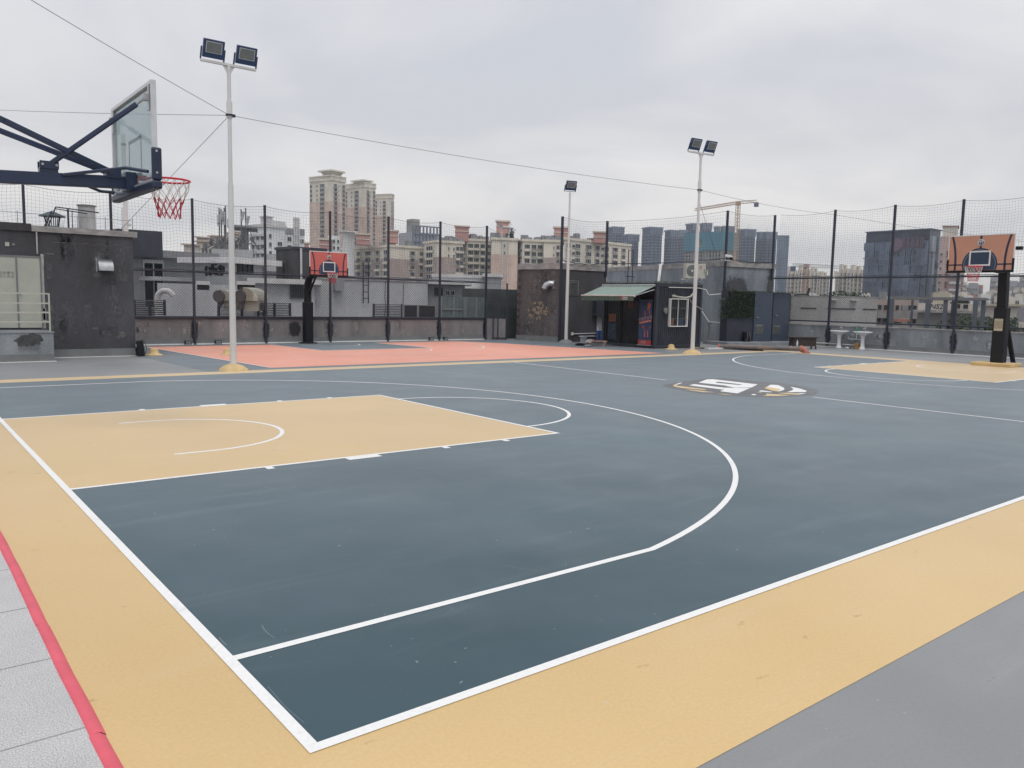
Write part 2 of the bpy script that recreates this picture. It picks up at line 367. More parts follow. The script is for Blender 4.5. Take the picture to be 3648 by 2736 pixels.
ln.seg(-0.0275, 0.003, -0.0275, 15.0, 0.055, Z)             # near baseline
ln.seg(CL-0.0, 5.05, CL-0.0, 9.95, 0.04, Z+0.008) if False else None
ln.seg(12.94, 9.35, 12.94, 15.0, W5, Z); ln.seg(12.94, -0.0, 12.94, 5.65, W5, Z)
structure(ln.build('court_lines', MT['line']))

# centre logo (painted on the court)
LG = lambda a, b: ground(2300+a*0.31645, 1280+b*0.31645)
lg0 = MB(); cx0, cy0 = LG(1090, 325)
ell = [LG(x, y) for x, y in ((190,292),(330,268),(520,240),(700,216),(900,214),(1250,252),(1500,268),(1780,310),(1940,350),(1950,380),(1900,405),(1700,420),(1450,430),(1250,428),(1060,418),(800,405),(600,385),(420,355),(300,330),(230,312))]
lg0.quad(*[(x, y, 0.0048) for x, y in ell])
o = structure(lg0.build('centre_logo_ground', MT['logodark']))
if o.data.polygons[0].normal.z < 0: o.data.flip_normals()
lg = MB()
white = [ [(595,265),(690,228),(760,227),(1262,285),(1190,321),(1000,322),(880,296)],
          [(490,296),(545,282),(880,322),(1000,325),(1175,327),(1035,387),(835,362),(885,345),(640,315)],
          [(1365,312),(1410,288),(1490,293),(1560,325),(1562,345),(1530,357),(1485,366),(1520,340)],
          [(1630,312),(1720,328),(1815,358),(1800,372),(1660,372),(1590,373),(1650,352),(1665,338)],
          [(1300,352),(1430,370),(1405,374),(1270,365)],[(1185,405),(1210,393),(1250,400),(1235,407)],[(1700,402),(1805,387),(1790,385),(1640,388)],
          [(330,290),(370,272),(418,264),(400,274),(350,288),(345,297)] ]
for p in white: lg.quad(*[(*LG(x, y), 0.0062) for x, y in p])
lg.slot(1)
och = [ [(305,297),(335,286),(350,300),(690,342),(660,348),(400,325),(320,310)],[(440,343),(520,346),(785,376),(640,372)],[(795,390),(880,393),(990,403),(900,401)],
        [(1335,326),(1365,312),(1520,340),(1485,366),(1420,355)],[(1305,415),(1360,408),(1355,390),(1640,408),(1480,417)],[(1490,381),(1600,380),(1740,390),(1700,402),(1560,392)],[(1240,375),(1310,373),(1300,379)] ]
for p in och: lg.quad(*[(*LG(x, y), 0.0065) for x, y in p])
lg.slot(2)
lg.quad(*[(*LG(x, y), 0.0072) for x, y in ((785,258),(830,256),(1090,287),(1060,292),(960,284),(800,268))])
o = structure(lg.build('centre_logo', [MT['line'], MT['logoochre'], MT['logodark']]))
for p in o.data.polygons:
    if p.normal.z < 0: p.flip()

# shoe scuffs and scratches worn into the court paint
MT['scuff'] = mat('pale_scuff', (0.26,0.30,0.32), 0.7, 0.1, 20, world=True)
sc = Lines(); rs_ = random.Random(41)
def scuffs(x0, y0, x1, y1, n):
    for i in range(n):
        x = rs_.uniform(x0,x1); y = rs_.uniform(y0,y1); a = rs_.uniform(0,360); r_ = rs_.uniform(.08,.6); sp_ = rs_.uniform(10,45)
        sc.curve(arc(x, y, r_, a, a+sp_, 8), rs_.uniform(.0015,.004), 0.0044)
    for i in range(n//2):
        x = rs_.uniform(x0,x1); y = rs_.uniform(y0,y1)
        for j in range(rs_.randint(3,8)):
            q = rs_.uniform(.004,.012); px_ = x+rs_.gauss(0,.04); py_ = y+rs_.gauss(0,.04); sc.add([(px_,py_,.0044),(px_+q,py_+q*.3,.0044),(px_+q*.8,py_+q*.8,.0044),(px_+q*.1,py_+q*.5,.0044)],[(0,1,2,3)])
scuffs(0.6,0.6,5,4.4,30); scuffs(5,0.1,12,7,40); scuffs(6.5,7,20,14,40)
sc.curve([ground(955+130*(t/9)**1.0, 2449+130*(t/9)+9*math.sin(3.14*t/9)) for t in range(10)],0.0022,0.0044)
sc.curve([ground(781,2274),ground(795,2290),ground(808,2301)],0.004,0.0044)
structure(sc.build('court_scuffs', MT['scuff']))

# the second court: coral surface, grey key, against the left fence
sheet('second_court_surface', [(6.2,16.05),(20.7,16.15),(18.85,23.0),(17.9,25.05),(5.55,25.05)], 0.0035, MT['coral'])
sheet('second_court_apron', [(4.55,15.6),(20.9,15.6),(22.4,18.0),(21.7,22.9),(20.9,25.7),(5.0,25.75),(4.41,21.05)], 0.0012, MT['slate'])
sheet('second_court_key', [(9.75,25.05),(13.95,25.05),(14.3,21.5),(10.1,21.5)], 0.0055, MT['slate'])
l2 = Lines(); z2 = 0.008
l2.seg(6.2,16.05,5.55,25.05,0.05,z2)
for a, b in (((9.75,25.05),(10.1,21.5)),((13.95,25.05),(14.3,21.5))): l2.seg(*a,*b,0.05,z2)
l2.seg(10.08,21.5,14.32,21.5,0.045,z2+0.003)
l2.curve(arc(12.2,21.5,1.8,180,360,40),0.04,z2)
l2.curve([(6.2,25.05)]+arc(12.0,24.6,5.6,183,352,70)+[(17.7,25.05)],0.04,z2)
l2.curve(arc(11.8,24.5,1.1,180,360,30),0.045,z2)
structure(l2.build('second_court_lines', MT['line']))

# granite walkway and red strip on the near left
gw = MB(); gw.box(-7, -8, 0.0, -0.70, 7.9, 0.012)
structure(gw.build('granite_walkway', MT['granite']))
js = Lines()
for k in range(-8, 10):
    y = 1.41+0.77*k; js.seg(-7, y-0.0, -0.70, y, 0.006, 0.0135)
for k in range(6): js.seg(-1.6-0.9*k, -8, -1.6-0.9*k, 7.9, 0.006, 0.0132)
structure(js.build('walkway_joints', MT['joint']))
rs = MB(); 
for i in range(14):
    y0 = 7.9-1.32*i-0.75; 
    pts = [(-0.675+0.004*math.sin(7*t+i), 0, 0) for t in (0,)]
    rs.T = Matrix.Identity(4)
    n = 10
    prof = [(-0.034,0.0),(-0.026,0.016),(-0.006,0.021),(0.012,0.019),(0.03,0.0045),(0.034,0.0)]
    vs = []
    for j in range(n+1):
        yy = y0-1.318*j/n; wv = 0.0025*math.sin(yy*3.1+i*1.7)+0.001*math.sin(yy*9)
        for a, b in prof: vs.append((-0.675+a+wv, yy, b))
    k = len(prof)
    rs.add(vs, [(j*k+q, j*k+q+1, (j+1)*k+q+1, (j+1)*k+q) for j in range(n) for q in range(k-1)], True)
o = structure(rs.build('red_edge_strip', MT['redstrip']))
for p in o.data.polygons:
    if p.normal.z < 0: p.flip()

def soft_mat(name, col):
    """paint sprayed with soft edges: opacity is stored on the mesh"""
    m = bpy.data.materials.new(name); m.use_nodes = True; t = m.node_tree; b = t.nodes['Principled BSDF']; b.inputs['Base Color'].default_value = (*col,1); b.inputs['Roughness'].default_value = 0.85
    a = t.nodes.new('ShaderNodeAttribute'); a.attribute_name = 'opacity'
    n = t.nodes.new('ShaderNodeTexNoise'); n.inputs['Scale'].default_value = 7; n.inputs['Detail'].default_value = 6; c = t.nodes.new('ShaderNodeTexCoord'); t.links.new(c.outputs['Object'], n.inputs['Vector'])
    ad = t.nodes.new('ShaderNodeMath'); ad.operation = 'MULTIPLY_ADD'; t.links.new(n.outputs['Fac'], ad.inputs[0]); ad.inputs[1].default_value = 1.3; t.links.new(a.outputs['Fac'], ad.inputs[2])
    r_ = t.nodes.new('ShaderNodeMapRange'); r_.inputs[1].default_value = 0.75; r_.inputs[2].default_value = 1.35; t.links.new(ad.outputs[0], r_.inputs[0]); r_.clamp = True
    ml = t.nodes.new('ShaderNodeMath'); ml.operation = 'MULTIPLY'; t.links.new(r_.outputs[0], ml.inputs[0])
    st = t.nodes.new('ShaderNodeMath'); st.operation = 'MINIMUM'; mm = t.nodes.new('ShaderNodeMath'); mm.operation = 'MULTIPLY'; mm.inputs[1].default_value = 2.5; t.links.new(a.outputs['Fac'], mm.inputs[0]); t.links.new(mm.outputs[0], st.inputs[0]); st.inputs[1].default_value = 1.0
    t.links.new(st.outputs[0], ml.inputs[1])
    tr = t.nodes.new('ShaderNodeBsdfTransparent'); mx = t.nodes.new('ShaderNodeMixShader'); t.links.new(ml.outputs[0], mx.inputs[0]); t.links.new(tr.outputs[0], mx.inputs[1]); t.links.new(b.outputs[0], mx.inputs[2]); t.links.new(mx.outputs[0], t.nodes['Material Output'].inputs[0])
    return m
def soft_patches(name, L, m, parent, plane='y', depth=-0.009):
    """L: (x, z, half width, half height, strength)"""
    v = []; f = []; op = []; n = 16
    for k, (x, z, a, h, s_) in enumerate(L):
        o = len(v); v.append((x, depth, z)); op.append(s_)
        for q, o_ in ((0.3, s_), (1.0, 0.0)):
            for i in range(n):
                t = 2*math.pi*i/n; cx = math.copysign(abs(math.cos(t))**.7, math.cos(t)); cz = math.copysign(abs(math.sin(t))**.7, math.sin(t))
                v.append((x+a*q*cx, depth, z+h*q*cz)); op.append(o_)
        for i in range(n):
            j = (i+1) % n; f.append((o, o+1+i, o+1+j)); f.append((o+1+i, o+1+n+i, o+1+n+j, o+1+j))
    if plane == 'x': v = [(y, -x, z) for x, y, z in v]
    me = bpy.data.meshes.new(name); me.from_pydata(v, [], f); at = me.attributes.new('opacity', 'FLOAT', 'POINT'); at.data.foreach_set('value', op); me.materials.append(m); me.update()
    o = bpy.data.objects.new(name, me); COL.objects.link(o); o.parent = parent; return o

# ================================================================ basketball hoops
MT['boardred'] = mat('coral_red_board', (0.56,0.135,0.115), 0.45, 0.05, 2)
MT['boardorange'] = mat('dull_orange_board', (0.56,0.275,0.19), 0.45, 0.05, 2)
MT['boardnavy'] = mat('navy_board_print', (0.022,0.042,0.088), 0.45, 0.05, 2)
MT['boardblue'] = mat('light_blue_board_print', (0.16,0.26,0.42), 0.45, 0.05, 2)
MT['glass'] = bpy.data.materials.new('tempered_board_glass'); MT['glass'].use_nodes = True
_t = MT['glass'].node_tree; _b = _t.nodes['Principled BSDF']
_b.inputs['Base Color'].default_value = (0.30,0.36,0.38,1); _b.inputs['Roughness'].default_value = 0.06
_tr = _t.nodes.new('ShaderNodeBsdfTransparent'); _tr.inputs[0].default_value = (0.80,0.86,0.87,1)
_mx = _t.nodes.new('ShaderNodeMixShader'); _mx.inputs[0].default_value = 0.34
_t.links.new(_tr.outputs[0], _mx.inputs[1]); _t.links.new(_b.outputs[0], _mx.inputs[2]); _t.links.new(_mx.outputs[0], _t.nodes['Material Output'].inputs[0])

def add_rim(root, bx, cz, s=1.0, seed=0):
    """rim and net; board face at x=bx, rim centre beyond it"""
    rc = bx+0.15*s+0.225*s; rr = 0.235*s
    b = MB(); b.tube([(rc+rr*math.cos(t), rr*math.sin(t), cz) for t in [2*math.pi*i/32 for i in range(32)]], 0.0105*s+0.002, 8, closed=True)
    b.cbox((bx+0.055*s, 0, cz-0.005*s), (0.11*s, 0.12*s, 0.05*s)); b.cbox((bx+0.008, 0, cz-0.045*s), (0.012, 0.16*s, 0.12*s))
    b.bar((bx+0.01, 0.05*s, cz-0.09*s), (rc-rr*0.8, 0.10*s, cz-0.01), 0.015*s); b.bar((bx+0.01, -0.05*s, cz-0.09*s), (rc-rr*0.8, -0.10*s, cz-0.01), 0.015*s)
    rim = b.build('rim', MT['rim'], root)
    rnd = random.Random(seed)
    lv = [(0.0, 1.0), (0.10, 0.90), (0.19, 0.74), (0.27, 0.62), (0.345, 0.56), (0.415, 0.55)]
    n = 12; P = []
    for k, (dz, q) in enumerate(lv):
        off = 0.5 if k % 2 else 0.0
        P.append([(rc+rr*q*math.cos(2*math.pi*(i+off)/n)+rnd.uniform(-.012,.012)*(k > 0), rr*q*math.sin(2*math.pi*(i+off)/n)+rnd.uniform(-.012,.012)*(k > 0), cz-(dz+rnd.uniform(-.012,.012)*(k > 0))*s*1.05-0.008) for i in range(n)])
    nb = MB(); 
    for k in range(len(lv)-1):
        nb.slot(0 if k < 2 else 1)
        for i in range(n):
            j = i if k % 2 == 0 else (i+1) % n
            # each knot drops to its two lower neighbours
            if k % 2 == 0: tg = (i, (i-1) % n)
            else: tg = (i, (i+1) % n)
            for q in tg:
                a = Vector(P[k][i]); c = Vector(P[k+1][q]); mid = (a+c)/2+Vector((rnd.uniform(-.006,.006), rnd.uniform(-.006,.006), 0))
                nb.tube([a, mid, c], 0.0042*s+0.0008, 4, caps=False)
    nb.build('net', [MT['netwhite'], MT['netred']], root)
    return rim

def board_art(root, bx, w_, h_, z0, base, s, slant=False):
    """printed board, seen from +x: ring, target square, side arcs, badge"""
    f = MB(); f.box(bx-0.022, -w_/2, z0, bx, w_/2, z0+h_); bd = f.build('backboard', base, root)
    e = 0.003
    def pol(name, m, polys, x=bx+e):
        b = MB()
        for p in polys:
            b.add([(x, y, z) for y, z in p]+[(x-0.002, y, z) for y, z in p], [tuple(range(len(p)))]+[(i, (i+1) % len(p), len(p)+(i+1) % len(p), len(p)+i) for i in range(len(p))])
        o = b.build(name, m, bd); return o
    cz = z0+0.19*s
    def ring(r0, r1, x, name, m):
        b = MB(); n = 72; pts = []
        for i in range(n):
            t0, t1 = 2*math.pi*i/n, 2*math.pi*(i+1)/n
            q = [(r0*math.cos(t0), cz+r0*math.sin(t0)), (r1*math.cos(t0), cz+r1*math.sin(t0)), (r1*math.cos(t1), cz+r1*math.sin(t1)), (r0*math.cos(t1), cz+r0*math.sin(t1))]
            if min(z for _, z in q) < z0+0.02: continue
            b.quad(*[(x, y, z) for y, z in q])
        return b.build(name, m, bd)
    disc = [(0.47*s*math.cos(t), max(z0+0.03, cz+0.47*s*math.sin(t))) for t in [math.pi*1.15-1.3*math.pi*i/60 for i in range(61)]]
    disc = disc + [(0.40*s, z0+0.03), (-0.40*s, z0+0.03)]
    pol('disc', MT['boardnavy'], [disc[::-1]], bx+0.003)
    ring(0.455*s, 0.49*s, bx+0.006, 'outer_ring', MT['padnavy']); ring(0.432*s, 0.446*s, bx+0.006, 'inner_ring', MT['boardblue'])
    t_ = 0.045*s; a = 0.30*s; b0 = z0+0.15*s; b1 = b0+0.45*s
    pol('target_square', MT['white'], [[(-a,b0),(a,b0),(a,b0+t_),(-a,b0+t_)],[(-a,b1-t_),(a,b1-t_),(a,b1),(-a,b1)],[(-a,b0+t_),(-a+t_,b0+t_),(-a+t_,b1-t_),(-a,b1-t_)],[(a-t_,b0+t_),(a,b0+t_),(a,b1-t_),(a-t_,b1-t_)]], bx+0.009)
    # side arcs and the low line
    arcs = []
    for sg in (-1, 1):
        pr = []
        for i in range(13):
            z = z0+h_*i/12; q = (z-(z0+0.25*s))/(0.75*s)
            y = sg*(0.69*s+0.11*s*q*q*(1 if q > 0 else 0.5)); pr.append((y, z))
        for i in range(12): arcs.append([(pr[i][0]-0.03*s, pr[i][1]), (pr[i][0]+0.03*s, pr[i][1]), (pr[i+1][0]+0.03*s, pr[i+1][1]), (pr[i+1][0]-0.03*s, pr[i+1][1])])
    zl = z0+0.17*s
    arcs += [[(-w_/2+0.02,zl),(-0.49*s,zl),(-0.49*s,zl+0.04*s),(-w_/2+0.02,zl+0.04*s)],[(0.49*s,zl),(w_/2-0.02,zl),(w_/2-0.02,zl+0.04*s),(0.49*s,zl+0.04*s)],
             [(-0.03*s,cz+0.49*s),(0.03*s,cz+0.49*s),(0.03*s,z0+h_),(-0.03*s,z0+h_)]]
    for grp in (arcs[0:12], arcs[12:24], arcs[24:25], arcs[25:26], arcs[26:27]): pol('ball_seam', MT['padnavy'], grp, bx+0.005)
    zb = z0+h_-0.20*s; rb = 0.098*s
    pol('badge', MT['white'], [[(rb*math.cos(t), zb+rb*math.sin(t)) for t in [2*math.pi*i/28 for i in range(28)]]], bx+0.008)
    rb *= 0.86
    pol('badge_disc', MT['padnavy'], [[(rb*math.cos(t), zb+rb*math.sin(t)) for t in [2*math.pi*i/28 for i in range(28)]]], bx+0.011)
    Mx = Matrix.Rotation(R(12), 4, 'Z'); text_mesh('badge_letters', 'DT', 0.12*s, upright((bx+0.014, -0.005*s, zb-0.03*s), (0,1,0)) @ Mx, MT['white'], bd, shear=0.2)
    pol('badge_stripe', MT['white'], [[(-0.075*s,zb+0.005*s),(0.07*s,zb+0.052*s),(0.055*s,zb+0.066*s),(-0.075*s,zb+0.025*s)],[(-0.055*s,zb+0.045*s),(0.03*s,zb+0.072*s),(0.015*s,zb+0.08*s),(-0.04*s,zb+0.062*s)]], bx+0.014)
    fr = MB(); t2 = 0.02
    fr.box(bx-0.03,-w_/2-t2,z0+h_,bx+0.004,w_/2+t2,z0+h_+0.025); fr.box(bx-0.03,-w_/2-t2,z0,bx+0.004,-w_/2,z0+h_); fr.box(bx-0.03,w_/2,z0,bx+0.004,w_/2+t2,z0+h_)
    fr.build('board_frame', MT['white'], root)
    pad = MB(); h = 0.36*s; q = 0.05*s
    pad.box(bx-0.045,-w_/2-q*0.7,z0-q,bx+0.02,w_/2+q*0.7,z0+0.022*s)
    pad.box(bx-0.045,-w_/2-q*0.7,z0+0.022*s,bx+0.02,-w_/2+q*0.35,z0+h); pad.box(bx-0.045,w_/2-q*0.35,z0+0.022*s,bx+0.02,w_/2+q*0.7,z0+h)
    pad.build('edge_padding', MT['black'], root, bevel=0.012)
    return bd

# --- near hoop: glass board seen from behind
h1 = thing('basketball_hoop', 'basketball hoop with clear glass backboard seen from behind on long navy arm', 'basketball hoop', (-2.55, 7.5, 0))
ox = 2.55     # court x -> local x
def L(x, y, z): return (x+ox, y-7.5, z)
b = MB(); b.box(-1.2,-0.55,0.0,0.35,0.55,0.34); b.box(-1.15,-0.5,0.34,0.3,0.5,0.40); b.build('base', MT['navy'], h1, bevel=0.02)
b = MB(); b.bar((-0.2,0,0.4),(0.62,0,2.95),0.18,0.24,up=(0,1,0)); b.build('post', MT['navy'], h1, bevel=0.01)
b = MB(); b.bar(L(-2.05,7.5,2.86),L(1.07,7.5,3.025),0.12,0.135); b.build('main_beam', MT['navy'], h1, bevel=0.008)
b = MB(); b.box(*L(0.20,7.44,3.05),*L(0.38,7.56,3.10)); b.box(*L(0.20,7.42,3.09),*L(0.215+0.17,7.44,3.17)); b.box(*L(0.20,7.56,3.09),*L(0.385,7.58,3.17))
for dx in (0.225, 0.36): b.tube([L(dx,7.41,3.13),L(dx,7.59,3.13)],0.010,8)
br = b.build('strut_bracket', MT['navy'], h1)
for dx in (0.225, 0.36):
    for yy in (7.405,7.595): MB().tube([L(dx,yy-0.008,3.13),L(dx,yy+0.008,3.13)],0.014,8).build('bolt', MT['galv'], br)
for sg in (-1, 1):
    b = MB(); b.bar(L(0.29,7.5+sg*0.02,3.13),L(1.05,7.5+sg*0.72,3.79),0.035,0.05); b.build('upper_strut', MT['navy'], h1, bevel=0.006)
    b = MB(); b.tube([L(1.05,7.5+sg*0.72,3.79),L(1.10,7.5+sg*0.77,3.84)],0.014,8); b.cbox(L(1.12,7.5+sg*0.79,3.86),(0.05,0.05,0.07)); b.box(*L(1.14,7.5+sg*0.80,3.72),*L(1.155,7.5+sg*0.86,3.98)); b.build('strut_end', MT['galv'], h1)
    b = MB(); b.bar(L(-1.75,7.5+sg*0.62,4.02),L(-0.14,7.5+sg*0.30,3.50),0.045,0.06); b.bar(L(-0.14,7.5+sg*0.30,3.50),L(0.90,7.5+sg*0.055,3.13),0.045,0.06); b.build('tie_bar', MT['navy'], h1, bevel=0.006)
    b = MB()
    if sg < 0: pts = [L(0.42,7.42,3.035),L(0.78,7.20,3.10),L(0.97,6.98,3.125),L(1.13,6.72,3.075)]
    else: pts = [L(0.42,7.58,3.03),L(0.74,7.84,2.99),L(0.92,8.05,2.965),L(1.13,8.32,2.995)]
    b.tube(pts, 0.019, 10); e0 = Vector(pts[-2]); e1 = Vector(pts[-1])
    b.build('lower_brace', MT['navy'], h1)
b = MB(); b.bar(L(-1.75,6.85,4.02),L(-1.75,8.15,4.02),0.07); b.bar(L(-1.95,7.5,2.9),L(-1.75,7.5,4.02),0.1); b.build('rear_crosshead', MT['navy'], h1)
b = MB(); b.box(*L(0.86,7.42,3.06),*L(1.02,7.58,3.16)); b.tube([L(0.90,7.40,3.125),L(0.90,7.60,3.125)],0.02,10); b.build('tie_bracket', MT['navy'], h1)
BX = 1.19; z0, zt = 2.95, 4.03; y0_, y1_ = -0.93, 0.93
gl = MB(); gl.box(BX-0.012+ox, y0_+0.035, z0+0.035, BX+ox, y1_-0.035, zt-0.035); gl.build('glass_backboard', MT['glass'], h1)
fr = MB(); t_ = 0.042
fr.box(BX-0.045+ox,y0_,zt-t_,BX+0.008+ox,y1_,zt); fr.box(BX-0.045+ox,y0_,z0,BX+0.008+ox,y0_+t_,zt-t_); fr.box(BX-0.045+ox,y1_-t_,z0,BX+0.008+ox,y1_,zt-t_); fr.box(BX-0.045+ox,y0_+t_,z0,BX+0.008+ox,y1_-t_,z0+t_)
fr.build('board_frame', MT['alu'], h1, bevel=0.004)
sq = MB(); xx = BX+0.004+ox
for q in (((-0.295,3.10),(0.295,3.145)),((-0.295,3.505),(0.295,3.55)),((-0.295,3.145),(-0.25,3.505)),((0.25,3.145),(0.295,3.505))): sq.box(xx-0.002,q[0][0],q[0][1],xx,q[1][0],q[1][1])
sq.build('target_square', MT['white'], h1)
pd = MB()
pd.box(BX-0.06+ox,y0_-0.03,z0-0.07,BX+0.045+ox,y1_+0.03,z0+0.02)
pd.box(BX-0.06+ox,y0_-0.03,z0+0.02,BX+0.045+ox,y0_+0.02,z0+0.37); pd.box(BX-0.06+ox,y1_-0.02,z0+0.02,BX+0.045+ox,y1_+0.03,z0+0.37)
pdo = pd.build('edge_padding', MT['padnavy'], h1, bevel=0.02)
for yy, zz in ((y0_-0.0315, z0+0.33),(y0_-0.0315, z0+0.10)): MB().tube([(BX-0.012+ox,yy-0.003,zz),(BX-0.012+ox,yy+0.004,zz)],0.012,10).build('pad_screw', MT['galv'], pdo)
mp_ = MB(); mp_.box(*L(1.06,7.38,2.93),*L(1.17,7.62,3.14)); mp_.build('mounting_plate', MT['navy'], h1)
add_rim(h1, BX+ox, 3.105, 1.0, 3)

# --- far hoop with orange printed board, facing the camera side
h2 = thing('basketball_hoop', 'basketball hoop with dull orange printed backboard on black padded post', 'basketball hoop', (26.75, 7.5, 0), math.pi)
b = MB(); b.box(-0.42,-0.62,0.0,0.52,0.55,0.11); b.build('base_slab', MT['dome'], h2, bevel=0.02)
b = MB(); b.box(-0.16,-0.18,0.11,0.20,0.19,1.86); p_ = b.build('post_padding', MT['black'], h2, bevel=0.03)
nb_ = MB(); nb_.box(0.201,-0.13,1.12,0.207,0.12,1.50); nt_ = nb_.build('notice_sheet', mat('cream_notice_paper', (0.56,0.54,0.44), 0.8), p_)
text_mesh('notice_text', '文明打球\n注意安全\n请勿吸烟\n禁止攀爬', 0.06, upright((0.2085,-0.005,1.31), (0,1,0)), mat('brown_print', (0.28,0.2,0.1), 0.8), p_, 0.002)
b = MB(); b.bar((0.02,0,1.86),(0.10,0,3.02),0.26,0.26,up=(0,1,0)); b.build('post', MT['black'], h2, bevel=0.02)
b = MB(); b.bar((-0.14,0.03,1.7),(-1.05,0.08,0.0),0.09,0.12,up=(0,1,0)); b.build('rear_brace', MT['black'], h2)
b = MB(); b.bar((0.0,0,2.98),(1.88,0,3.06),0.14,0.16); b.build('main_beam', MT['black'], h2)
for sg in (-1, 1):
    b = MB(); b.tube([(0.9,sg*0.05,3.12),(1.55,sg*0.66,3.62),(1.9,sg*0.78,3.86)],0.02,8); b.build('upper_strut', MT['black'], h2)
    b = MB(); b.tube([(1.55,sg*0.45,3.05),(1.72,sg*0.82,3.03),(1.92,sg*0.90,3.02)],0.018,8); b.build('lower_brace', MT['black'], h2)
b = MB(); b.box(1.55,-0.98-0.17,3.44,1.80,-0.98+0.0,3.54) if False else b.cbox((1.84,0.99,3.58),(0.14,0.16,0.10)); b.build('rear_counter_bracket', MT['black'], h2)
board_art(h2, 2.0, 1.80, 1.05, 2.93, MT['boardorange'], 1.0)
add_rim(h2, 2.0, 3.05, 1.0, 5)

# --- small red hoop by the left fence
h3 = thing('basketball_hoop', 'small basketball hoop with coral red printed backboard on black gooseneck post', 'basketball hoop', (11.42, 25.55, 0), R(-90))
b = MB(); b.lathe([(0.36,0.0),(0.36,0.03),(0.2,0.05)],16); b.build('base_plate', MT['black'], h3)
b = MB(); b.box(-0.16,-0.155,0.04,0.17,0.155,1.55); b.build('post_padding', MT['black'], h3, bevel=0.03)
b = MB(); b.tube([(0.0,0,1.55),(0.0,0,1.95),(0.03,0,2.2),(0.12,0,2.38),(0.30,0,2.50),(0.6,0,2.56),(1.42,0.0,2.6)],[0.138,0.138,0.138,0.13,0.11,0.085,0.07],12); b.build('post', MT['black'], h3)
b = MB(); b.bar((0.08,0,1.8),(0.75,0,2.52),0.055); b.build('diagonal_brace', MT['black'], h3)
board_art(h3, 1.50, 1.44, 0.82, 2.52, MT['boardred'], 0.80)
# offset the board sideways so it stands where it does
for c in kids(h3):
    if c.name.split('.')[0] in ('backboard','board_frame','edge_padding'): c.location.y = 0.15
add_rim(h3, 1.50, 2.60, 0.80, 9)
for c in kids(h3):
    if c.name.split('.')[0] in ('rim','net'): c.location.y = 0.15
b = MB(); b.bar((1.40,-0.45,2.6),(1.40,0.75,2.6),0.06); b.build('cross_beam', MT['black'], h3)

# ================================================================ floodlight poles
def floodlight(parent, M, s=1.15):
    """M: local frame, x = width, y = beam direction, z = up of the lamp"""
    b = MB().at(M); b.box(-0.21*s,-0.02*s,0.0,0.21*s,0.05*s,0.36*s)
    for i in range(9): b.box(-0.19*s+0.045*s*i,-0.07*s,0.02*s,-0.18*s+0.045*s*i,-0.02*s,0.33*s)
    f = b.build('floodlight', MT['lampblue'], parent, bevel=0.008)
    g = MB().at(M); g.box(-0.165*s,0.05*s,0.10*s,0.165*s,0.054*s,0.325*s); g.build('lens_bezel', MT['alu'], f)
    g = MB().at(M); g.box(-0.145*s,0.053*s,0.118*s,0.145*s,0.058*s,0.307*s); 
    g.slot(1)
    for i in range(3):
        for j in range(2): g.box((-0.135+0.093*i)*s,0.057*s,(0.126+0.09*j)*s,(-0.052+0.093*i)*s,0.060*s,(0.206+0.09*j)*s)
    g.build('lens', [MT['lampglass'], mat('led_reflector', (0.24,0.255,0.25), 0.25)], f)
    u = MB().at(M); u.bar((-0.235*s,0.0,0.20*s),(-0.235*s,0.0,-0.05*s),0.012*s,0.03*s,up=(1,0,0)); u.bar((0.235*s,0.0,0.20*s),(0.235*s,0.0,-0.05*s),0.012*s,0.03*s,up=(1,0,0)); u.bar((-0.24*s,0,-0.05*s),(0.24*s,0,-0.05*s),0.035*s,0.012*s)
    u.build('lamp_bracket', MT['lampblue'], f)
    return f

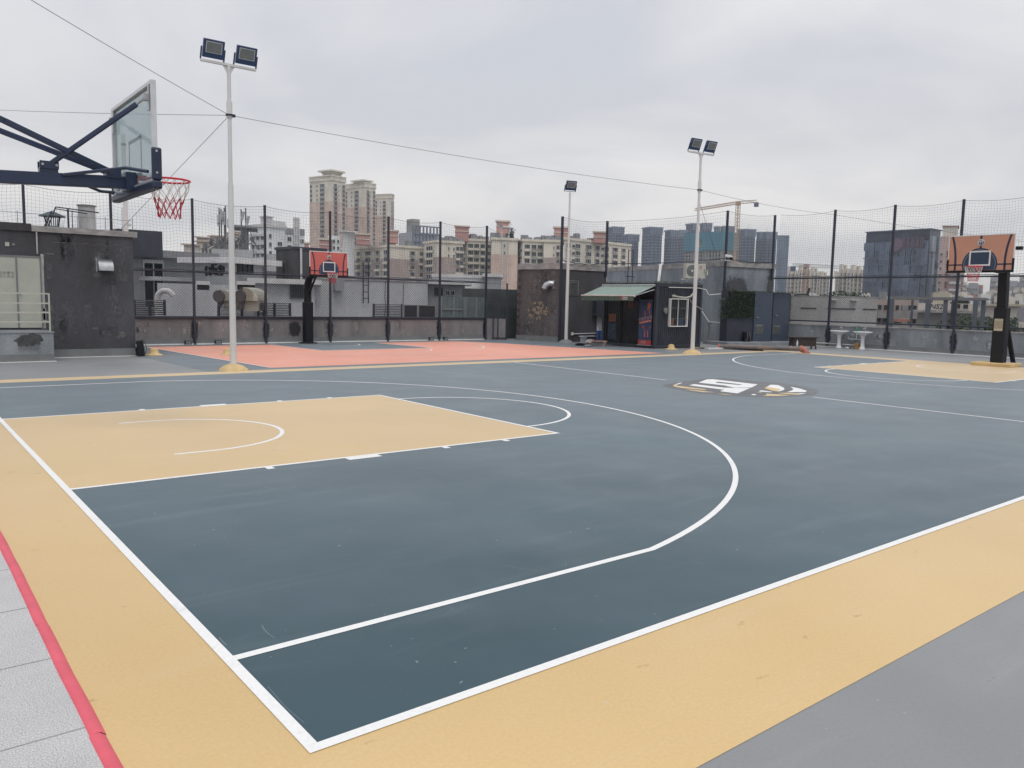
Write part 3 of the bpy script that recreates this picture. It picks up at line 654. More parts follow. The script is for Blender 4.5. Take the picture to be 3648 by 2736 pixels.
def light_pole(label, x, y, H, arm_dir, lamps, dome=True, clamp=None, r0=0.075, r1=0.042, mound='dome'):
    o = thing('floodlight_pole', label, 'floodlight pole', (x, y, 0), 0, 'white floodlight poles round the courts')
    b = MB(); b.tube([(0,0,0.12),(0,0,H*0.62)],[r0,r0*0.82],20); b.tube([(0,0,H*0.62),(0,0,H)],[r1*1.15,r1],16)
    if clamp: b.tube([(0,0,clamp-0.06),(0,0,clamp+0.3)],r0*0.85,16)
    b.build('pole', MT['whitepole'], o)
    b = MB(); b.lathe([(0.34,0.0),(0.32,0.03),(0.24,0.09),(0.16,0.125),(0.09,0.15)],24); b.build('footing', MT['dome'] if mound == 'dome' else MT['greyskirt'], o)
    ax = Vector((arm_dir[0], arm_dir[1], 0)).normalized(); fr = Vector((ax.y, -ax.x, 0))
    if lamps > 1:
        b = MB(); b.bar(ax*-0.62+Vector((0,0,H+0.02)), ax*0.62+Vector((0,0,H+0.02)), 0.06, 0.05)
        b.build('crossbar', MT['whitepole'], o)
        g = MB(); 
        for sg in (-1,1): g.add([Vector((0,0,H))+ax*(sg*r1)+fr*0.004, Vector((0,0,H-0.01))+ax*(sg*0.13)+fr*0.004, Vector((0,0,H-0.17))+ax*(sg*r1)+fr*0.004,
                                 Vector((0,0,H))+ax*(sg*r1)-fr*0.004, Vector((0,0,H-0.01))+ax*(sg*0.13)-fr*0.004, Vector((0,0,H-0.17))+ax*(sg*r1)-fr*0.004],[(0,1,2),(5,4,3),(0,3,4,1),(1,4,5,2),(2,5,3,0)])
        g.build('gusset', MT['whitepole'], o)
    k = 0
    for i in range(lamps):
        off = 0.0 if lamps == 1 else (-0.36, 0.37)[i]
        tilt = R(-22)
        Mx = Matrix.Translation(Vector((0,0,H+0.10))+ax*off) @ Matrix((ax, fr, Vector((0,0,1)))).transposed().to_4x4() @ Matrix.Rotation(tilt, 4, 'X')
        floodlight(o, Mx, 1.08 if lamps > 1 else 1.1)
    if clamp:
        c = MB(); c.tube([(0,0,clamp-0.02),(0,0,clamp+0.02)],r0*1.15,12); c.box(r0*0.9,-0.03,clamp-0.03,r0*0.9+0.06,0.03,clamp+0.03); c.build('cable_clamp', MT['post'], o)
    return o

def atz(u, v, z):
    d = ray(u, v); t = (z-EYE.z)/d.z; return EYE+d*t
P1 = (5.22, 15.86); P2 = (21.62, 15.62); P3 = (21.95, 22.72)
H1 = 6.88
pa, pb = atz(714, 207, H1), atz(904, 244, H1); d1 = (pb-pa)
light_pole('tall white pole with two floodlights on its crossbar, nearest the camera beside the coral court', *P1, H1, (d1.x, d1.y), 2, clamp=5.80)
pa, pb = atz(2455, 563, 7.0), atz(2527, 574, 7.0); d2 = (pb-pa)
light_pole('white pole with two floodlights standing in front of the container kiosk', *P2, 7.0, (d2.x, d2.y), 2, clamp=5.76)
light_pole('white pole with a single floodlight beside the charcoal hut', *P3, 6.35, (0.95,-0.30), 1, mound='grey')
p4 = thing('steel_pole', 'plain white pole rising behind the charcoal machine room on the left', 'pole', (4.95, 24.5, 0))
b = MB(); b.tube([(0,0,0.0),(0,0,6.6)],[0.08,0.06],16); b.build('pole', MT['whitepole'], p4)
c = MB(); c.tube([(0,0,6.26),(0,0,6.32)],0.075,12); c.build('cable_clamp', MT['post'], p4)

def cable(label, a, b_, sag=0.12, r=0.006):
    a = Vector(a); b_ = Vector(b_); m = MB(); n = 24
    m.tube([(a+(b_-a)*(i/n)-Vector((0,0,sag*4*(i/n)*(1-i/n))))-a for i in range(n+1)], r, 5)
    o = m.build('steel_cable', MT['cable'], loc=a); return tag(o, label, 'cable', 'overhead steel cables between the poles')
T1 = (P1[0], P1[1], 5.80); T2 = (P2[0], P2[1], 5.76)
cable('cable running from the nearest floodlight pole towards the upper left corner', T1, tuple(atz(173-260, -120, 6.9)), 0.03)
cable('nearly level cable passing behind the glass backboard', T1, (0.9, 29.1, 7.52), 0.04)
cable('guy cable slanting down to the machine room roof', T1, tuple(atz(428, 820, 3.45)), 0.0)
cable('long cable strung between the two double floodlight poles', T1, T2, 0.12)
cable('cable running from the far double floodlight pole to the right fence', T2, tuple(far(2973, 765, 38.9)), 0.1)
cable('guy cable slanting down behind the container kiosk to the grey building roof', (P2[0],P2[1],5.4), tuple(far(2553, 915, 37.6)), 0.0, 0.007)
cable('cable above the right fence passing behind the orange backboard', tuple(far(2973, 765, 38.9)), tuple(far(3660, 862, 34.0)), 0.05)

# ================================================================ parapets and fences
pw = thing('parapet_wall', 'low weathered grey parapet wall along the coral court', 'wall', (-9, 26.06, 0))
b = MB(); b.box(0,0,0,30.15,0.26,0.88); b.build('wall', MT['parapet'], pw)
b = MB(); b.box(0,-0.03,0.88,30.17,0.29,0.93); b.build('coping', MT['darkwall'], pw)
b = MB(); b.box(0,-0.006,0.0,30.15,-0.0,0.2); b.build('painted_skirt', MT['greyskirt'], pw)
b = MB(); b.box(0,-0.07,0.0,30.15,-0.006,0.03); b.build('white_edging', MT['line'], pw)
# dark damp patches round the post feet
MT['damp'] = mat('dark_patch_paint', (0.045,0.045,0.055), 0.8, 0.2, 4)
pr_ = thing('parapet_wall', 'low bluish grey parapet wall along the right side behind the wash basins', 'wall', (31.97, -12, 0))
b = MB(); b.box(0,0,0,0.27,31.4,0.93); b.build('wall', MT['parapet_cool'], pr_)
b = MB(); b.box(-0.03,0,0.93,0.30,31.4,0.98); b.build('coping', MT['slab'], pr_)
b = MB(); b.box(-0.006,0,0,0.0,31.4,0.2); b.build('painted_skirt', MT['greyskirt'], pr_)
b = MB(); b.box(-0.07,0,0,-0.006,31.4,0.03); b.build('white_edging', MT['line'], pr_)

def blob(b, x, z, w_, h_, seed, plane='y', depth=-0.009):
    rnd = random.Random(seed); n = 22; pts = []
    for i in range(n):
        t = 2*math.pi*i/n; q = 1+rnd.uniform(-.25,.25)
        pts.append((x+w_*q*math.copysign(abs(math.cos(t))**0.7, math.cos(t)), z+h_*(1+rnd.uniform(-.12,.12))*math.copysign(abs(math.sin(t))**0.6, math.sin(t))))
    if plane == 'y': b.quad(*[(p, depth, q) for p, q in pts])
    else: b.quad(*[(depth, -p, q) for p, q in pts])
posts = [-8+0.0] if False else []
PX = [-5.1, -2.6, -0.1, 2.42, 4.85, 7.42, 9.98, 12.55, 15.1, 17.6, 20.05]
_rn = random.Random(12)
soft_patches('pale_drip_marks', [(9+_rn.uniform(5,20.5), _rn.uniform(.35,.75), _rn.uniform(.03,.16), _rn.uniform(.15,.4), .5) for _ in range(34)], soft_mat('pale_lime_marks', (0.33,0.31,0.305)), pw, depth=-0.003)
MT['sprayed'] = soft_mat('sprayed_dark_paint', (0.03,0.03,0.036))
soft_patches('sprayed_dark_paint', [(x+9+0.02, 0.50, 0.17, 0.42, 0.85) for x in PX]+[(11.12+9, 0.52, 0.30, 0.36, 1.0)], MT['sprayed'], pw)
RY = [19.1, 16.40, 13.75, 11.08, 8.40, 5.73, 3.06, 0.4, -2.3, -5.0]
soft_patches('pale_drip_marks', [(-12-_rn.uniform(5,18.5), _rn.uniform(.3,.75), _rn.uniform(.04,.2), _rn.uniform(.15,.4), .5) for _ in range(26)], soft_mat('pale_blue_lime_marks', (0.36,0.385,0.41)), pr_, 'x', -0.003)
soft_patches('sprayed_dark_paint', [(-(y+12), 0.5, 0.19, 0.46, 0.9) for y in RY[1:]], MT['sprayed'], pr_, 'x')

def fence_bay(root, a, c, zl, zm, zt, ta, tb, seed, side=1, link=True, netb=None, cell=0.105):
    """chain link from zl to zm, cord net from zm to the tops ta (at a) and tb (at c)"""
    a = Vector((*a, 0)); c = Vector((*c, 0)); Ln = (c-a).length; d = (c-a)/Ln; nrm = Vector((d.y, -d.x, 0))*side
    rnd = random.Random(seed)
    if link:
        m = MB(); h = zm-zl; sp = 0.098; k = int((Ln+h)/sp)+1
        for i in range(k):
            s0 = i*sp
            for dirn in (1, -1):
                # line x - z = const (or mirrored)
                x0, z0_ = s0-h, h; x1, z1_ = s0, 0.0
                if x0 < 0: z0_ = z0_+x0*1.0; x0 = 0.0; z0_ = s0 if s0 < h else h
                if s0 < h: x0, z0_ = 0.0, s0
                if x1 > Ln: z1_ = x1-Ln; x1 = Ln
                if x1-x0 < 0.01: continue
                if dirn < 0: x0, x1 = Ln-x0, Ln-x1
                off = nrm*(0.004*dirn)
                m.tube([a+d*x0+Vector((0,0,zl+z0_))+off, a+d*x1+Vector((0,0,zl+z1_))+off], 0.0042, 3, caps=False)
        m.build('chain_link', MT['wiremesh'], root)
    zb = zm if netb is None else netb
    m = MB(); nx = max(2, int(Ln/cell)); 
    top = lambda s: ta+(tb-ta)*s-0.10*4*s*(1-s)
    ph = [rnd.uniform(0, 6.28) for _ in range(6)]
    def pt(s, t):
        z1 = top(s); z = zb+(z1-zb)*t
        w1 = 0.035*math.sin(5*s*Ln+3*t+ph[0])+0.02*math.sin(11*s*Ln-4*t+ph[1])
        x = s*Ln+(0.03*math.sin(4*t*3+ph[2]+s*9)+0.015*math.sin(13*t+ph[3]+s*17))*math.sin(math.pi*min(1,max(0,s)))
        zz = z+(0.03*math.sin(6*s*Ln+ph[4]+2*t)+0.012*math.sin(15*s*Ln+ph[5]))*math.sin(math.pi*t)
        return a+d*x+Vector((0,0,zz))+nrm*(w1*math.sin(math.pi*t))
    nz = int((min(ta, tb)-zb)/cell)
    for i in range(nx+1): m.tube([pt(i/nx, j/8) for j in range(9)], 0.0025, 3, caps=False)
    for j in range(1, nz): m.tube([pt(i/14, j/nz) for i in range(15)], 0.0025, 3, caps=False)
    m.tube([pt(i/14, 1) for i in range(15)], 0.006, 4, caps=False)
    m.tube([pt(i/14, 0.0) for i in range(15)], 0.006, 4, caps=False)
    m.build('cord_net', MT['net'], root)

fa = thing('fence', 'tall navy post fence with chain link and cord net behind the coral court', 'fence', (0, 0, 0))
yA = 26.0
for i, x in enumerate(PX):
    b = MB(); b.bar((x,yA,0.0),(x,yA,5.02),0.075); b.box(x-0.07,yA-0.045,0.25,x+0.07,yA+0.05,0.33); b.box(x-0.06,yA-0.045,0.70,x+0.06,yA+0.05,0.76); b.build('post', MT['post'], fa)
for nm, z in (('middle_rail', 2.52), ('bottom_rail', 0.965)):
    b = MB(); b.tube([(PX[0],yA,z),(20.05,yA,z)],0.028,8); 
    if nm == 'middle_rail': b.tube([(PX[0]+0.3*i,yA-0.02+0.01*math.sin(i*2.1),z+0.05+0.014*math.sin(i*1.3)) for i in range(84)],0.012,4)
    b.build(nm, MT['post'], fa)
for i in range(len(PX)-1): fence_bay(fa, (PX[i],yA), (PX[i+1],yA), 0.97, 2.5, 5.0, 4.98, 4.98, i)
fence_bay(fa, (20.05,yA), (21.35,25.9), 2.1, 2.5, 5.0, 4.98, 4.7, 40, link=False)

xR = 32.0
fb = thing('fence', 'tall navy fence with chain link and cord net on the right above the wash basins', 'fence', (0, 0, 0))
for y in RY[1:]:
    zt_ = 6.02
    b = MB(); b.bar((xR-0.05,y,0.0 if y < 18 else 3.0),(xR-0.05,y,zt_),0.085); b.build('post', MT['post'], fb)
for nm, z in (('middle_rail', 3.05), ('bottom_rail', 1.12)):
    b = MB(); b.tube([(xR-0.05,19.3,z),(xR-0.05,RY[-1],z)],0.032,8)
    if nm == 'middle_rail': b.tube([(xR-0.07,19.3-0.3*i,z+0.06+0.014*math.sin(i*1.3)) for i in range(80)],0.012,4)
    b.build(nm, MT['post'], fb)
for i in range(len(RY)-1):
    if RY[i+1] < 2: break
    fence_bay(fb, (xR-0.05,RY[i]), (xR-0.05,RY[i+1]), 1.13, 3.03, 6.0, 5.98, 5.98, 60+i)

# net fence carried along the hut and the grey building
fc = thing('fence', 'cord net on navy posts stretched above the charcoal hut and grey building roofs', 'fence', (0, 0, 0))
hp = [(21.80,22.98,0.0,5.36),(24.53,23.02,2.9,5.38),(28.95,19.86,0.0,5.98),(32.0,19.45,3.0,6.0)]
for x, y, zb, zt_ in hp:
    b = MB(); b.bar((x,y,zb),(x,y,zt_),0.085); b.build('post', MT['post'], fc)
for i in range(3):
    p, q = hp[i], hp[i+1]
    fence_bay(fc, (p[0],p[1]), (q[0],q[1]), 0, 0, 0, p[3]-0.02, q[3]-0.02, 80+i, link=False, netb=(3.5, 3.5, 3.8)[i])
    m = MB(); zz = ((3.5,3.5),(3.5,3.85),(3.85,3.8))[i]; m.tube([(p[0]+(q[0]-p[0])*t/20, p[1]+(q[1]-p[1])*t/20-0.02, zz[0]+(zz[1]-zz[0])*t/20+0.015*math.sin(t*1.7)-0.08*math.sin(math.pi*t/20)) for t in range(21)],0.018,5); m.build('lower_rope', MT['post'], fc)

# gate in the left fence
gt = thing('gate', 'narrow black steel gate with glazed bars between fence and charcoal hut', 'gate', (20.0, 25.93, 0), math.atan2(25.55-25.95, 21.05-20.0))
b = MB()
for x in (0.03, 0.98): b.bar((x,0,0),(x,0,2.52 if x > .5 else 1.85),0.06)
b.bar((0,0,1.83),(1.0,0,1.83),0.05); b.bar((0,0,1.76),(1.0,0,1.76),0.03); b.build('gate_frame', MT['post'], gt)
b = MB()
for x in (0.36, 0.58): b.bar((x,-0.03,0.06),(x,-0.03,1.72),0.04)
b.bar((0.3,-0.03,0.08),(0.95,-0.03,0.08),0.04); b.bar((0.3,-0.03,1.72),(0.95,-0.03,1.72),0.04); b.build('gate_leaf', MT['post'], gt)
b = MB(); b.box(0.06,0.02,0.0,0.96,0.05,0.93); b.build('lower_panel', MT['parapet'], gt)

# ================================================================ helpers for placing on real planes
def onp(p0, p1, u, v):
    """where the sight line of a photo pixel meets the upright plane through p0, p1: (distance along, height)"""
    p0 = Vector(p0[:2]); p1 = Vector(p1[:2]); d = ray(u, v); e = (p1-p0).normalized(); n = Vector((-e.y, e.x))
    t = n.dot(p0-Vector(EYE[:2]))/n.dot(Vector((d.x, d.y))); X = EYE+d*t
    return (Vector((X.x, X.y))-p0).dot(e), X.z
def c5(a, b): return (1800+a*.3617, 850+b*.3617)
def c6(a, b): return (2300+a*.3617, 650+b*.3617)
def c7(a, b): return (2850+a*.3617, 700+b*.3617)
def c2(a, b): return (600+a*.3617, 650+b*.3617)
def c4(a, b): return (1350+a*.3617, 750+b*.3617)
def c3(a, b): return (1050+a*.2712, 550+b*.2712)
def patchblob(b, x, z, rx, rz, seed, y=-0.004, n=18, rough=0.35):
    rnd = random.Random(seed); pts = []
    for i in range(n):
        t = 2*math.pi*i/n; q = 1+rnd.uniform(-rough, rough); pts.append((x+rx*q*math.cos(t), y, z+rz*q*math.sin(t)))
    b.quad(*pts)
def leaves(b, x0, y0, z0, x1, y1, z1, n, s, seed, droop=0.3):
    """small folded leaves filling a box, two material slots"""
    rnd = random.Random(seed)
    for i in range(n):
        c = Vector((rnd.uniform(x0,x1), rnd.uniform(y0,y1), rnd.uniform(z0,z1)))
        a = rnd.uniform(0,6.28); e = Vector((math.cos(a), math.sin(a), rnd.uniform(-.6,.4))).normalized()
        w_ = e.cross(Vector((rnd.uniform(-.5,.5),rnd.uniform(-.5,.5),1))).normalized(); q = s*rnd.uniform(.6,1.3)
        b.slot(rnd.choice((0,0,1)) ); b.add([c, c+e*q*.5+w_*q*.3, c+e*q, c+e*q*.5-w_*q*.3], [(0,1,2,3)])
    b.slot(0)

# ================================================================ machine room on the left
mr = thing('machine_room', 'charcoal rooftop machine room with pale double door and white topped parapet', 'building', (0, 21.2, 0))
b = MB(); b.box(-9,0,0,4.36,4.1,3.27); b.build('wall', MT['darkwall'], mr)
b = MB(); b.box(1.95,-0.05,3.27,4.47,4.15,3.42); b.build('coping', MT['slab'], mr)
b = MB(); b.box(-9,-0.04,3.27,1.948,4.15,3.46); b.build('coping', MT['darkwall'], mr)
b = MB(); b.box(2.2,-0.006,0,4.362,0,0.22); b.build('painted_skirt', MT['greyskirt'], mr)
b = MB(); b.box(2.2,-0.05,0,4.40,-0.006,0.012); b.build('white_edging', MT['line'], mr)
MT['plastersoft'] = mat('chipped_plaster_spots', (0.20,0.195,0.19), 0.9, 0.3, 12)
b = MB()
patchblob(b,4.02,0.60,0.09,0.08,1); patchblob(b,3.93,0.53,0.05,0.03,2); patchblob(b,3.35,0.78,0.06,0.03,3); patchblob(b,2.35,2.72,0.10,0.02,4); patchblob(b,2.2,2.66,0.03,0.05,5)
patchblob(b,2.9,0.66,0.02,0.03,5)
for i in range(9): patchblob(b,2.5+0.21*i+0.05*math.sin(i*5),3.02+0.03*math.sin(i*3),0.10,0.008,i+10)
for i in range(10): patchblob(b,4.05+0.10*math.sin(i*2.3),2.9-0.16*i*0.5,0.012,0.06,i+20)
for i in range(6): patchblob(b,3.85+0.12*math.sin(i*2.9),1.25+0.09*i,0.012,0.05,i+40)
b.build('chipped_paint', MT['plastersoft'], mr)
_rh = random.Random(5)
soft_patches('wall_grime', [(_rh.uniform(2.3,4.2), _rh.uniform(.5,3.1), _rh.uniform(.05,.35), _rh.uniform(.2,.9), .5) for _ in range(18)], soft_mat('grey_wall_bloom', (0.105,0.107,0.118)), mr, depth=-0.003)
dr = MB(); dr.box(1.02,-0.03,0.80,2.10,-0.004,2.60); d_ = dr.build('double_door', MT['cream'], mr)
b = MB(); b.box(1.565,-0.05,0.80,1.60,-0.031,2.60); b.box(2.10,-0.045,0.76,2.13,-0.003,2.62); b.box(0.98,-0.045,2.60,2.13,-0.003,2.64); b.build('door_frame', MT['greyskirt'], d_)
b = MB(); b.tube([(1.63,-0.03,1.68),(1.63,-0.07,1.68)],0.018,10); b.bar((1.63,-0.072,1.68),(1.68,-0.072,1.675),0.014); b.build('door_handle', MT['galv'], d_)
text_mesh('door_lettering', '机房重地\n闲人免进', 0.085, upright((1.36,-0.0325,2.14), (1,0,0)), mat('faded_grey_letters', (0.27,0.28,0.25), 0.8), d_, 0.002)
b = MB(); b.box(2.13,-0.012,0.78,2.19,-0.001,2.70); b.box(2.135,-0.013,2.4,2.20,-0.001,2.62); b.box(2.14,-0.012,1.0,2.205,-0.001,1.3); b.build('plaster_reveal', MT['plaster'], mr)
b = MB(); b.box(1.36,-0.02,2.86,1.45,-0.001,2.96); b.build('switch_plate', MT['cream'], mr)
b = MB(); b.tube([(1.54,-0.02,2.91),(1.54,-0.001,2.91)],0.035,14); b.build('round_socket', MT['greyskirt'], mr)
b = MB(); b.tube([(2.06,-0.02,2.7),(2.06,-0.02,3.26)],0.02,8); b.build('drain_pipe', MT['plaster'], mr)
# vent hood
def vent_hood(parent, x, z, w_, h_, dpt, m):
    b = MB(); n = 8; pts = [(0,h_)]+[(-dpt*math.sin(math.pi/2*i/n), h_*math.cos(math.pi/2*i/n)*0.98+0.0) for i in range(1,n+1)]
    vs = []
    for xx in (x, x+w_):
        vs += [(xx, p, z+q) for p, q in pts]+[(xx, 0, z)]
    k = len(pts)+1
    b.add(vs, [tuple(range(k)), tuple(range(k,2*k))[::-1]]+[(i,k+i,k+i+1,i+1) for i in range(k-2)])
    b.box(x-0.03,-0.02,z-0.03,x-0.001,-0.0,z+h_+0.03)
    return b.build('vent_hood', m, parent)
vent_hood(mr, 3.45, 2.33, 0.36, 0.30, 0.26, MT['galv'])
# roof wires
b = MB()
for i in range(7): b.tube([(0.3+0.68*i,0.05,3.42),(0.3+0.68*i,0.05,3.78)],0.008,5)
b.tube([(-8,0.05,3.74),(4.4,0.05,3.72)],0.006,5); b.build('roof_guard_wire', MT['cable'], mr)
b = MB(); b.tube([(4.15,0.15,3.42),(4.15,0.15,4.05)],0.012,6); b.bar((4.15,0.15,3.62),(4.28,0.0,3.60),0.015); b.box(4.24,-0.08,3.575,4.32,0.04,3.63)
cmr = tag(b.build('security_camera', MT['alu'], loc=(0,21.2,0)), 'small security camera on a thin rod at the machine room roof corner', 'security camera')
# ledge block with stain and railing
bl = thing('landing_block', 'grey painted concrete landing with a dark washed stain below the pale double door', 'landing', (0, 20.03, 0))
b = MB(); b.box(-9,0,0,2.18,1.16,0.73); b.build('block', MT['parapet_cool'], bl)
b = MB(); b.box(-9,-0.02,0.715,2.20,1.16,0.745); b.build('top_slab', MT['parapet_cool'], bl)
b = MB(); b.box(-9,-0.006,0,2.186,0,0.19); b.build('painted_skirt', MT['greyskirt'], bl)
b = MB(); b.box(-9,-0.05,0,2.22,-0.006,0.012); b.build('white_edging', MT['line'], bl)
b = MB(); patchblob(b,1.63,0.52,0.30,0.13,5,-0.008,30,0.22); patchblob(b,1.75,0.62,0.15,0.09,6,-0.009,20,0.2); patchblob(b,1.55,0.60,0.13,0.07,16,-0.0095,20,0.25)
rn = random.Random(4)
for i in range(26):
    x = 1.42+0.018*i+rn.uniform(-.006,.006); b.quad((x,-0.0085,0.45),(x+0.005,-0.0085,0.45),(x+0.004,-0.0085,0.42-rn.uniform(.08,.22)),(x,-0.0085,0.42-rn.uniform(.08,.2)))
b.build('washed_stain', mat('dark_grey_stain', (0.085,0.088,0.09), 0.85, 0.25, 9), bl)
rl = thing('handrail', 'pale grey steel handrail on the landing in front of the double door', 'railing', (0, 20.1, 0.745))
b = MB(); b.bar((2.12,0,0),(2.12,0,0.95),0.035); b.bar((-0.6,0,0),(-0.6,0,0.95),0.035); b.build('post', MT['acbody'], rl)
for z in (0.24,0.47,0.70,0.94):
    b = MB(); b.bar((-3,0,z),(2.12,0,z),0.032); b.bar((2.12,0.02,z),(2.12,1.05,z),0.028) if z < .9 else None; b.build('rail', MT['acbody'], rl)
# roof ventilator, chimney, pipe frame
rv = thing('roof_ventilator', 'teal roof ventilator with a dark conical cap on the machine room', 'roof ventilator', (2.71, 23.0, 3.42))
b = MB(); b.lathe([(0.19,0.0),(0.19,0.12),(0.17,0.14)],20); b.build('base_drum', MT['teal'], rv)
b = MB()
for i in range(10):
    t = 2*math.pi*i/10; b.bar((0.15*math.cos(t),0.15*math.sin(t),0.14),(0.20*math.cos(t),0.20*math.sin(t),0.42),0.02)
b.build('cage_bars', MT['post'], rv)
b = MB(); b.lathe([(0.34,0.40),(0.33,0.42),(0.12,0.52),(0.02,0.56)],24); b.build('cap', mat('dark_teal_cap', lin(60,84,88), 0.5, 0.2, 6), rv)
ch = thing('chimney', 'pale cement chimney with flat lip standing on the machine room roof', 'chimney', (3.62, 23.2, 3.42))
b = MB(); b.tube([(0,0,0),(0,0,0.78)],0.225,28); b.build('shaft', MT['cement'], ch)
b = MB(); b.tube([(0,0,0.78),(0,0,0.81)],0.255,28); b.build('lip', MT['acgrey'], ch)
pf = tag(MB().bar((2.5,0,0.02),(2.72,0,0.64),0.03).bar((2.44,0.3,0.02),(2.62,0,0.5),0.03).bar((2.72,0,0.64),(3.75,-0.25,0.55),0.03).bar((2.72,0.1,0.60),(3.5,0.0,0.52),0.025).bar((3.02,0,0),(3.02,0,0.60),0.045).bar((3.12,0,0),(3.12,0,0.58),0.02).build('pipe_frame', MT['post'], loc=(0.02,22.6,3.42)), 'thin dark pipe frame beside the teal roof ventilator', 'pipe frame')

def backpack(label, loc, rz, straps=True):
    o = thing('backpack', label, 'backpack', loc, rz)
    b = MB(); b.T = Matrix.Rotation(R(-6),4,'X'); b.box(-0.15,-0.09,0.0,0.15,0.09,0.44); b.box(-0.12,0.09,0.03,0.12,0.13,0.25); b.build('body', MT['black'], o, bevel=0.05)
    for sg in (-1,1):
        s_ = MB(); s_.T = Matrix.Rotation(R(-6),4,'X'); pts = [(sg*0.05,-0.09,0.41),(sg*0.06,-0.14,0.36),(sg*0.07,-0.155,0.22),(sg*0.10,-0.12,0.09),(sg*0.13,-0.08,0.04)]
        for i in range(4): s_.bar(pts[i],pts[i+1],0.05,0.014,up=(0,1,0))
        s_.build('strap', mat('grey_strap', (0.10,0.10,0.11), 0.8), o)
    return o
backpack('black backpack leaning against the corner of the charcoal machine room', (4.48,21.08,0.0), R(75))

# small mounds left by removed poles, wall spotlights
def mound(label, x, y, s=1.0):
    b = MB(); b.lathe([(0.26*s,0.0),(0.22*s,0.015),(0.13*s,0.05*s),(0.115*s,0.14*s),(0.08*s,0.19*s),(0.0,0.20*s)],20)
    tag(b.build('mortar_mound', MT['dome'], loc=(x,y,0.008)), label, 'mortar mound', 'ochre painted mortar mounds on the floor')
mound('ochre mortar mound on the coral court behind the nearest floodlight pole', 6.75, 20.7)
mound('ochre mortar mound beside the black backpack at the machine room corner', 4.86, 21.3)
mound('ochre mortar mound at the foot of the kiosk window wall', 22.8, 17.6, 1.0)
def spot(label, x):
    o = thing('ground_spotlight', label, 'spotlight', (x,25.78,0), 0, 'small black spotlights at the foot of the parapet')
    b = MB(); b.box(-0.10,-0.05,0.03,0.10,0.06,0.15); b.build('housing', MT['black'], o, bevel=0.01)
    b = MB(); b.bar((-0.12,0,0.0),(-0.12,0,0.1),0.015); b.bar((0.12,0,0),(0.12,0,0.1),0.015); b.bar((-0.12,0,0.006),(0.12,0,0.006),0.012); b.build('bracket', MT['black'], o)
    b = MB(); b.box(-0.085,-0.054,0.045,0.085,-0.051,0.135); b.build('lens', MT['lampglass'], o)
spot('black spotlight at the parapet foot, left of the second fence post', 7.12)
spot('black spotlight at the parapet foot between the nearest light pole and the second post', 8.15)
spot('black spotlight at the parapet foot left of the fence post nearest the gate', 17.05)
spot('black spotlight at the parapet foot right of the fence post nearest the gate', 17.78)

# ================================================================ charcoal hut
HC = (21.80, 23.07)
_q = onp(HC, (21.10, 25.72), 1845, 1205)[0]; _d = (Vector((21.10,25.72))-Vector(HC)).normalized(); HL = tuple(Vector(HC)+_d*_q)
he = (Vector(HL)-Vector(HC)).normalized(); hang = math.atan2(-he.y, -he.x)     # x axis from HL towards HC
hut = thing('hut', 'sooty charcoal rooftop hut with concrete roof edge behind the coral court', 'building', (*HL, 0), hang)
Lh = (Vector(HL)-Vector(HC)).length
# local frame: x runs HL -> HC, y away from the court
ca, sa = math.cos(hang), math.sin(hang)
def hl(x, y): dx_, dy_ = x-HL[0], y-HL[1]; return (dx_*ca+dy_*sa, -dx_*sa+dy_*ca)
pA = hl(*HL); pB = hl(*HC); pC = hl(24.62, 23.07); pD = hl(25.2, 28.0); pE = hl(HL[0]+2.0, HL[1]+2.6)
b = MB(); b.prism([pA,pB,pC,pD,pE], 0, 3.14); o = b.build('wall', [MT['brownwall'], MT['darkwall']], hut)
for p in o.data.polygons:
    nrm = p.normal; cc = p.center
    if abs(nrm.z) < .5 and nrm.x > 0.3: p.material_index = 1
def grow(P, g):
    c = Vector((sum(p[0] for p in P)/len(P), sum(p[1] for p in P)/len(P))); return [tuple(c+(Vector(p)-c)*(1+g/(Vector(p)-c).length)) for p in P]
b = MB(); b.prism(grow([pA,pB,pC,pD,pE],0.05), 3.14, 3.40); b.build('roof_edge', MT['slab'], hut)
b = MB(); b.box(-0.1,-0.02,0,Lh+0.0,-0.003,0.24); b.build('painted_skirt', MT['greyskirt'], hut)
S = lambda u, v: onp(HL, HC, u, v)
x0, z0 = S(*c5(385,490)); x1, z1 = S(*c5(480,415))
b = MB(); xm = x1-0.05
b.tube([(xm,0.0,z1-0.14),(xm-0.10,-0.10,z1-0.12),(xm-0.22,-0.2,z1-0.2),(xm-0.28,-0.24,z1-0.36)],0.14,14); b.box(xm-0.02,-0.02,z1-0.34,xm+0.10,-0.001,z1+0.02); b.build('exhaust_elbow', MT['galv'], hut)
b = MB(); patchblob(b,x1-0.20,1.5,0.05,0.85,3,-0.004,24,0.25); patchblob(b,x1-0.16,0.62,0.10,0.15,9,-0.0045,20,0.3); b.build('drip_streak', mat('pale_drip_streak', (0.155,0.14,0.135), 0.9, 0.3, 9), hut)
xc, zc_ = S(*c5(315,705)); b = MB(); rn = random.Random(5)
MT['worn'] = mat('exposed_tan_plaster', (0.48,0.37,0.27), 0.9, 0.35, 10, col2=(0.08,0.065,0.055,1))
for i in range(34):
    a = rn.uniform(0,6.28); q = rn.uniform(0,1)**.6; patchblob(b,xc+0.55*q*math.cos(a),zc_+0.36*q*math.sin(a)-0.02,rn.uniform(.03,.13),rn.uniform(.02,.09),i,-0.004-0.0002*i,12,0.5)
b.build('worn_plaster_patch', MT['worn'], hut)
b = MB()
for i in range(26): patchblob(b,rn.uniform(0.1,Lh-0.1),rn.uniform(0.3,1.0),rn.uniform(.01,.04),rn.uniform(.02,.12),i+50,-0.004-0.0002*i,10,0.5)
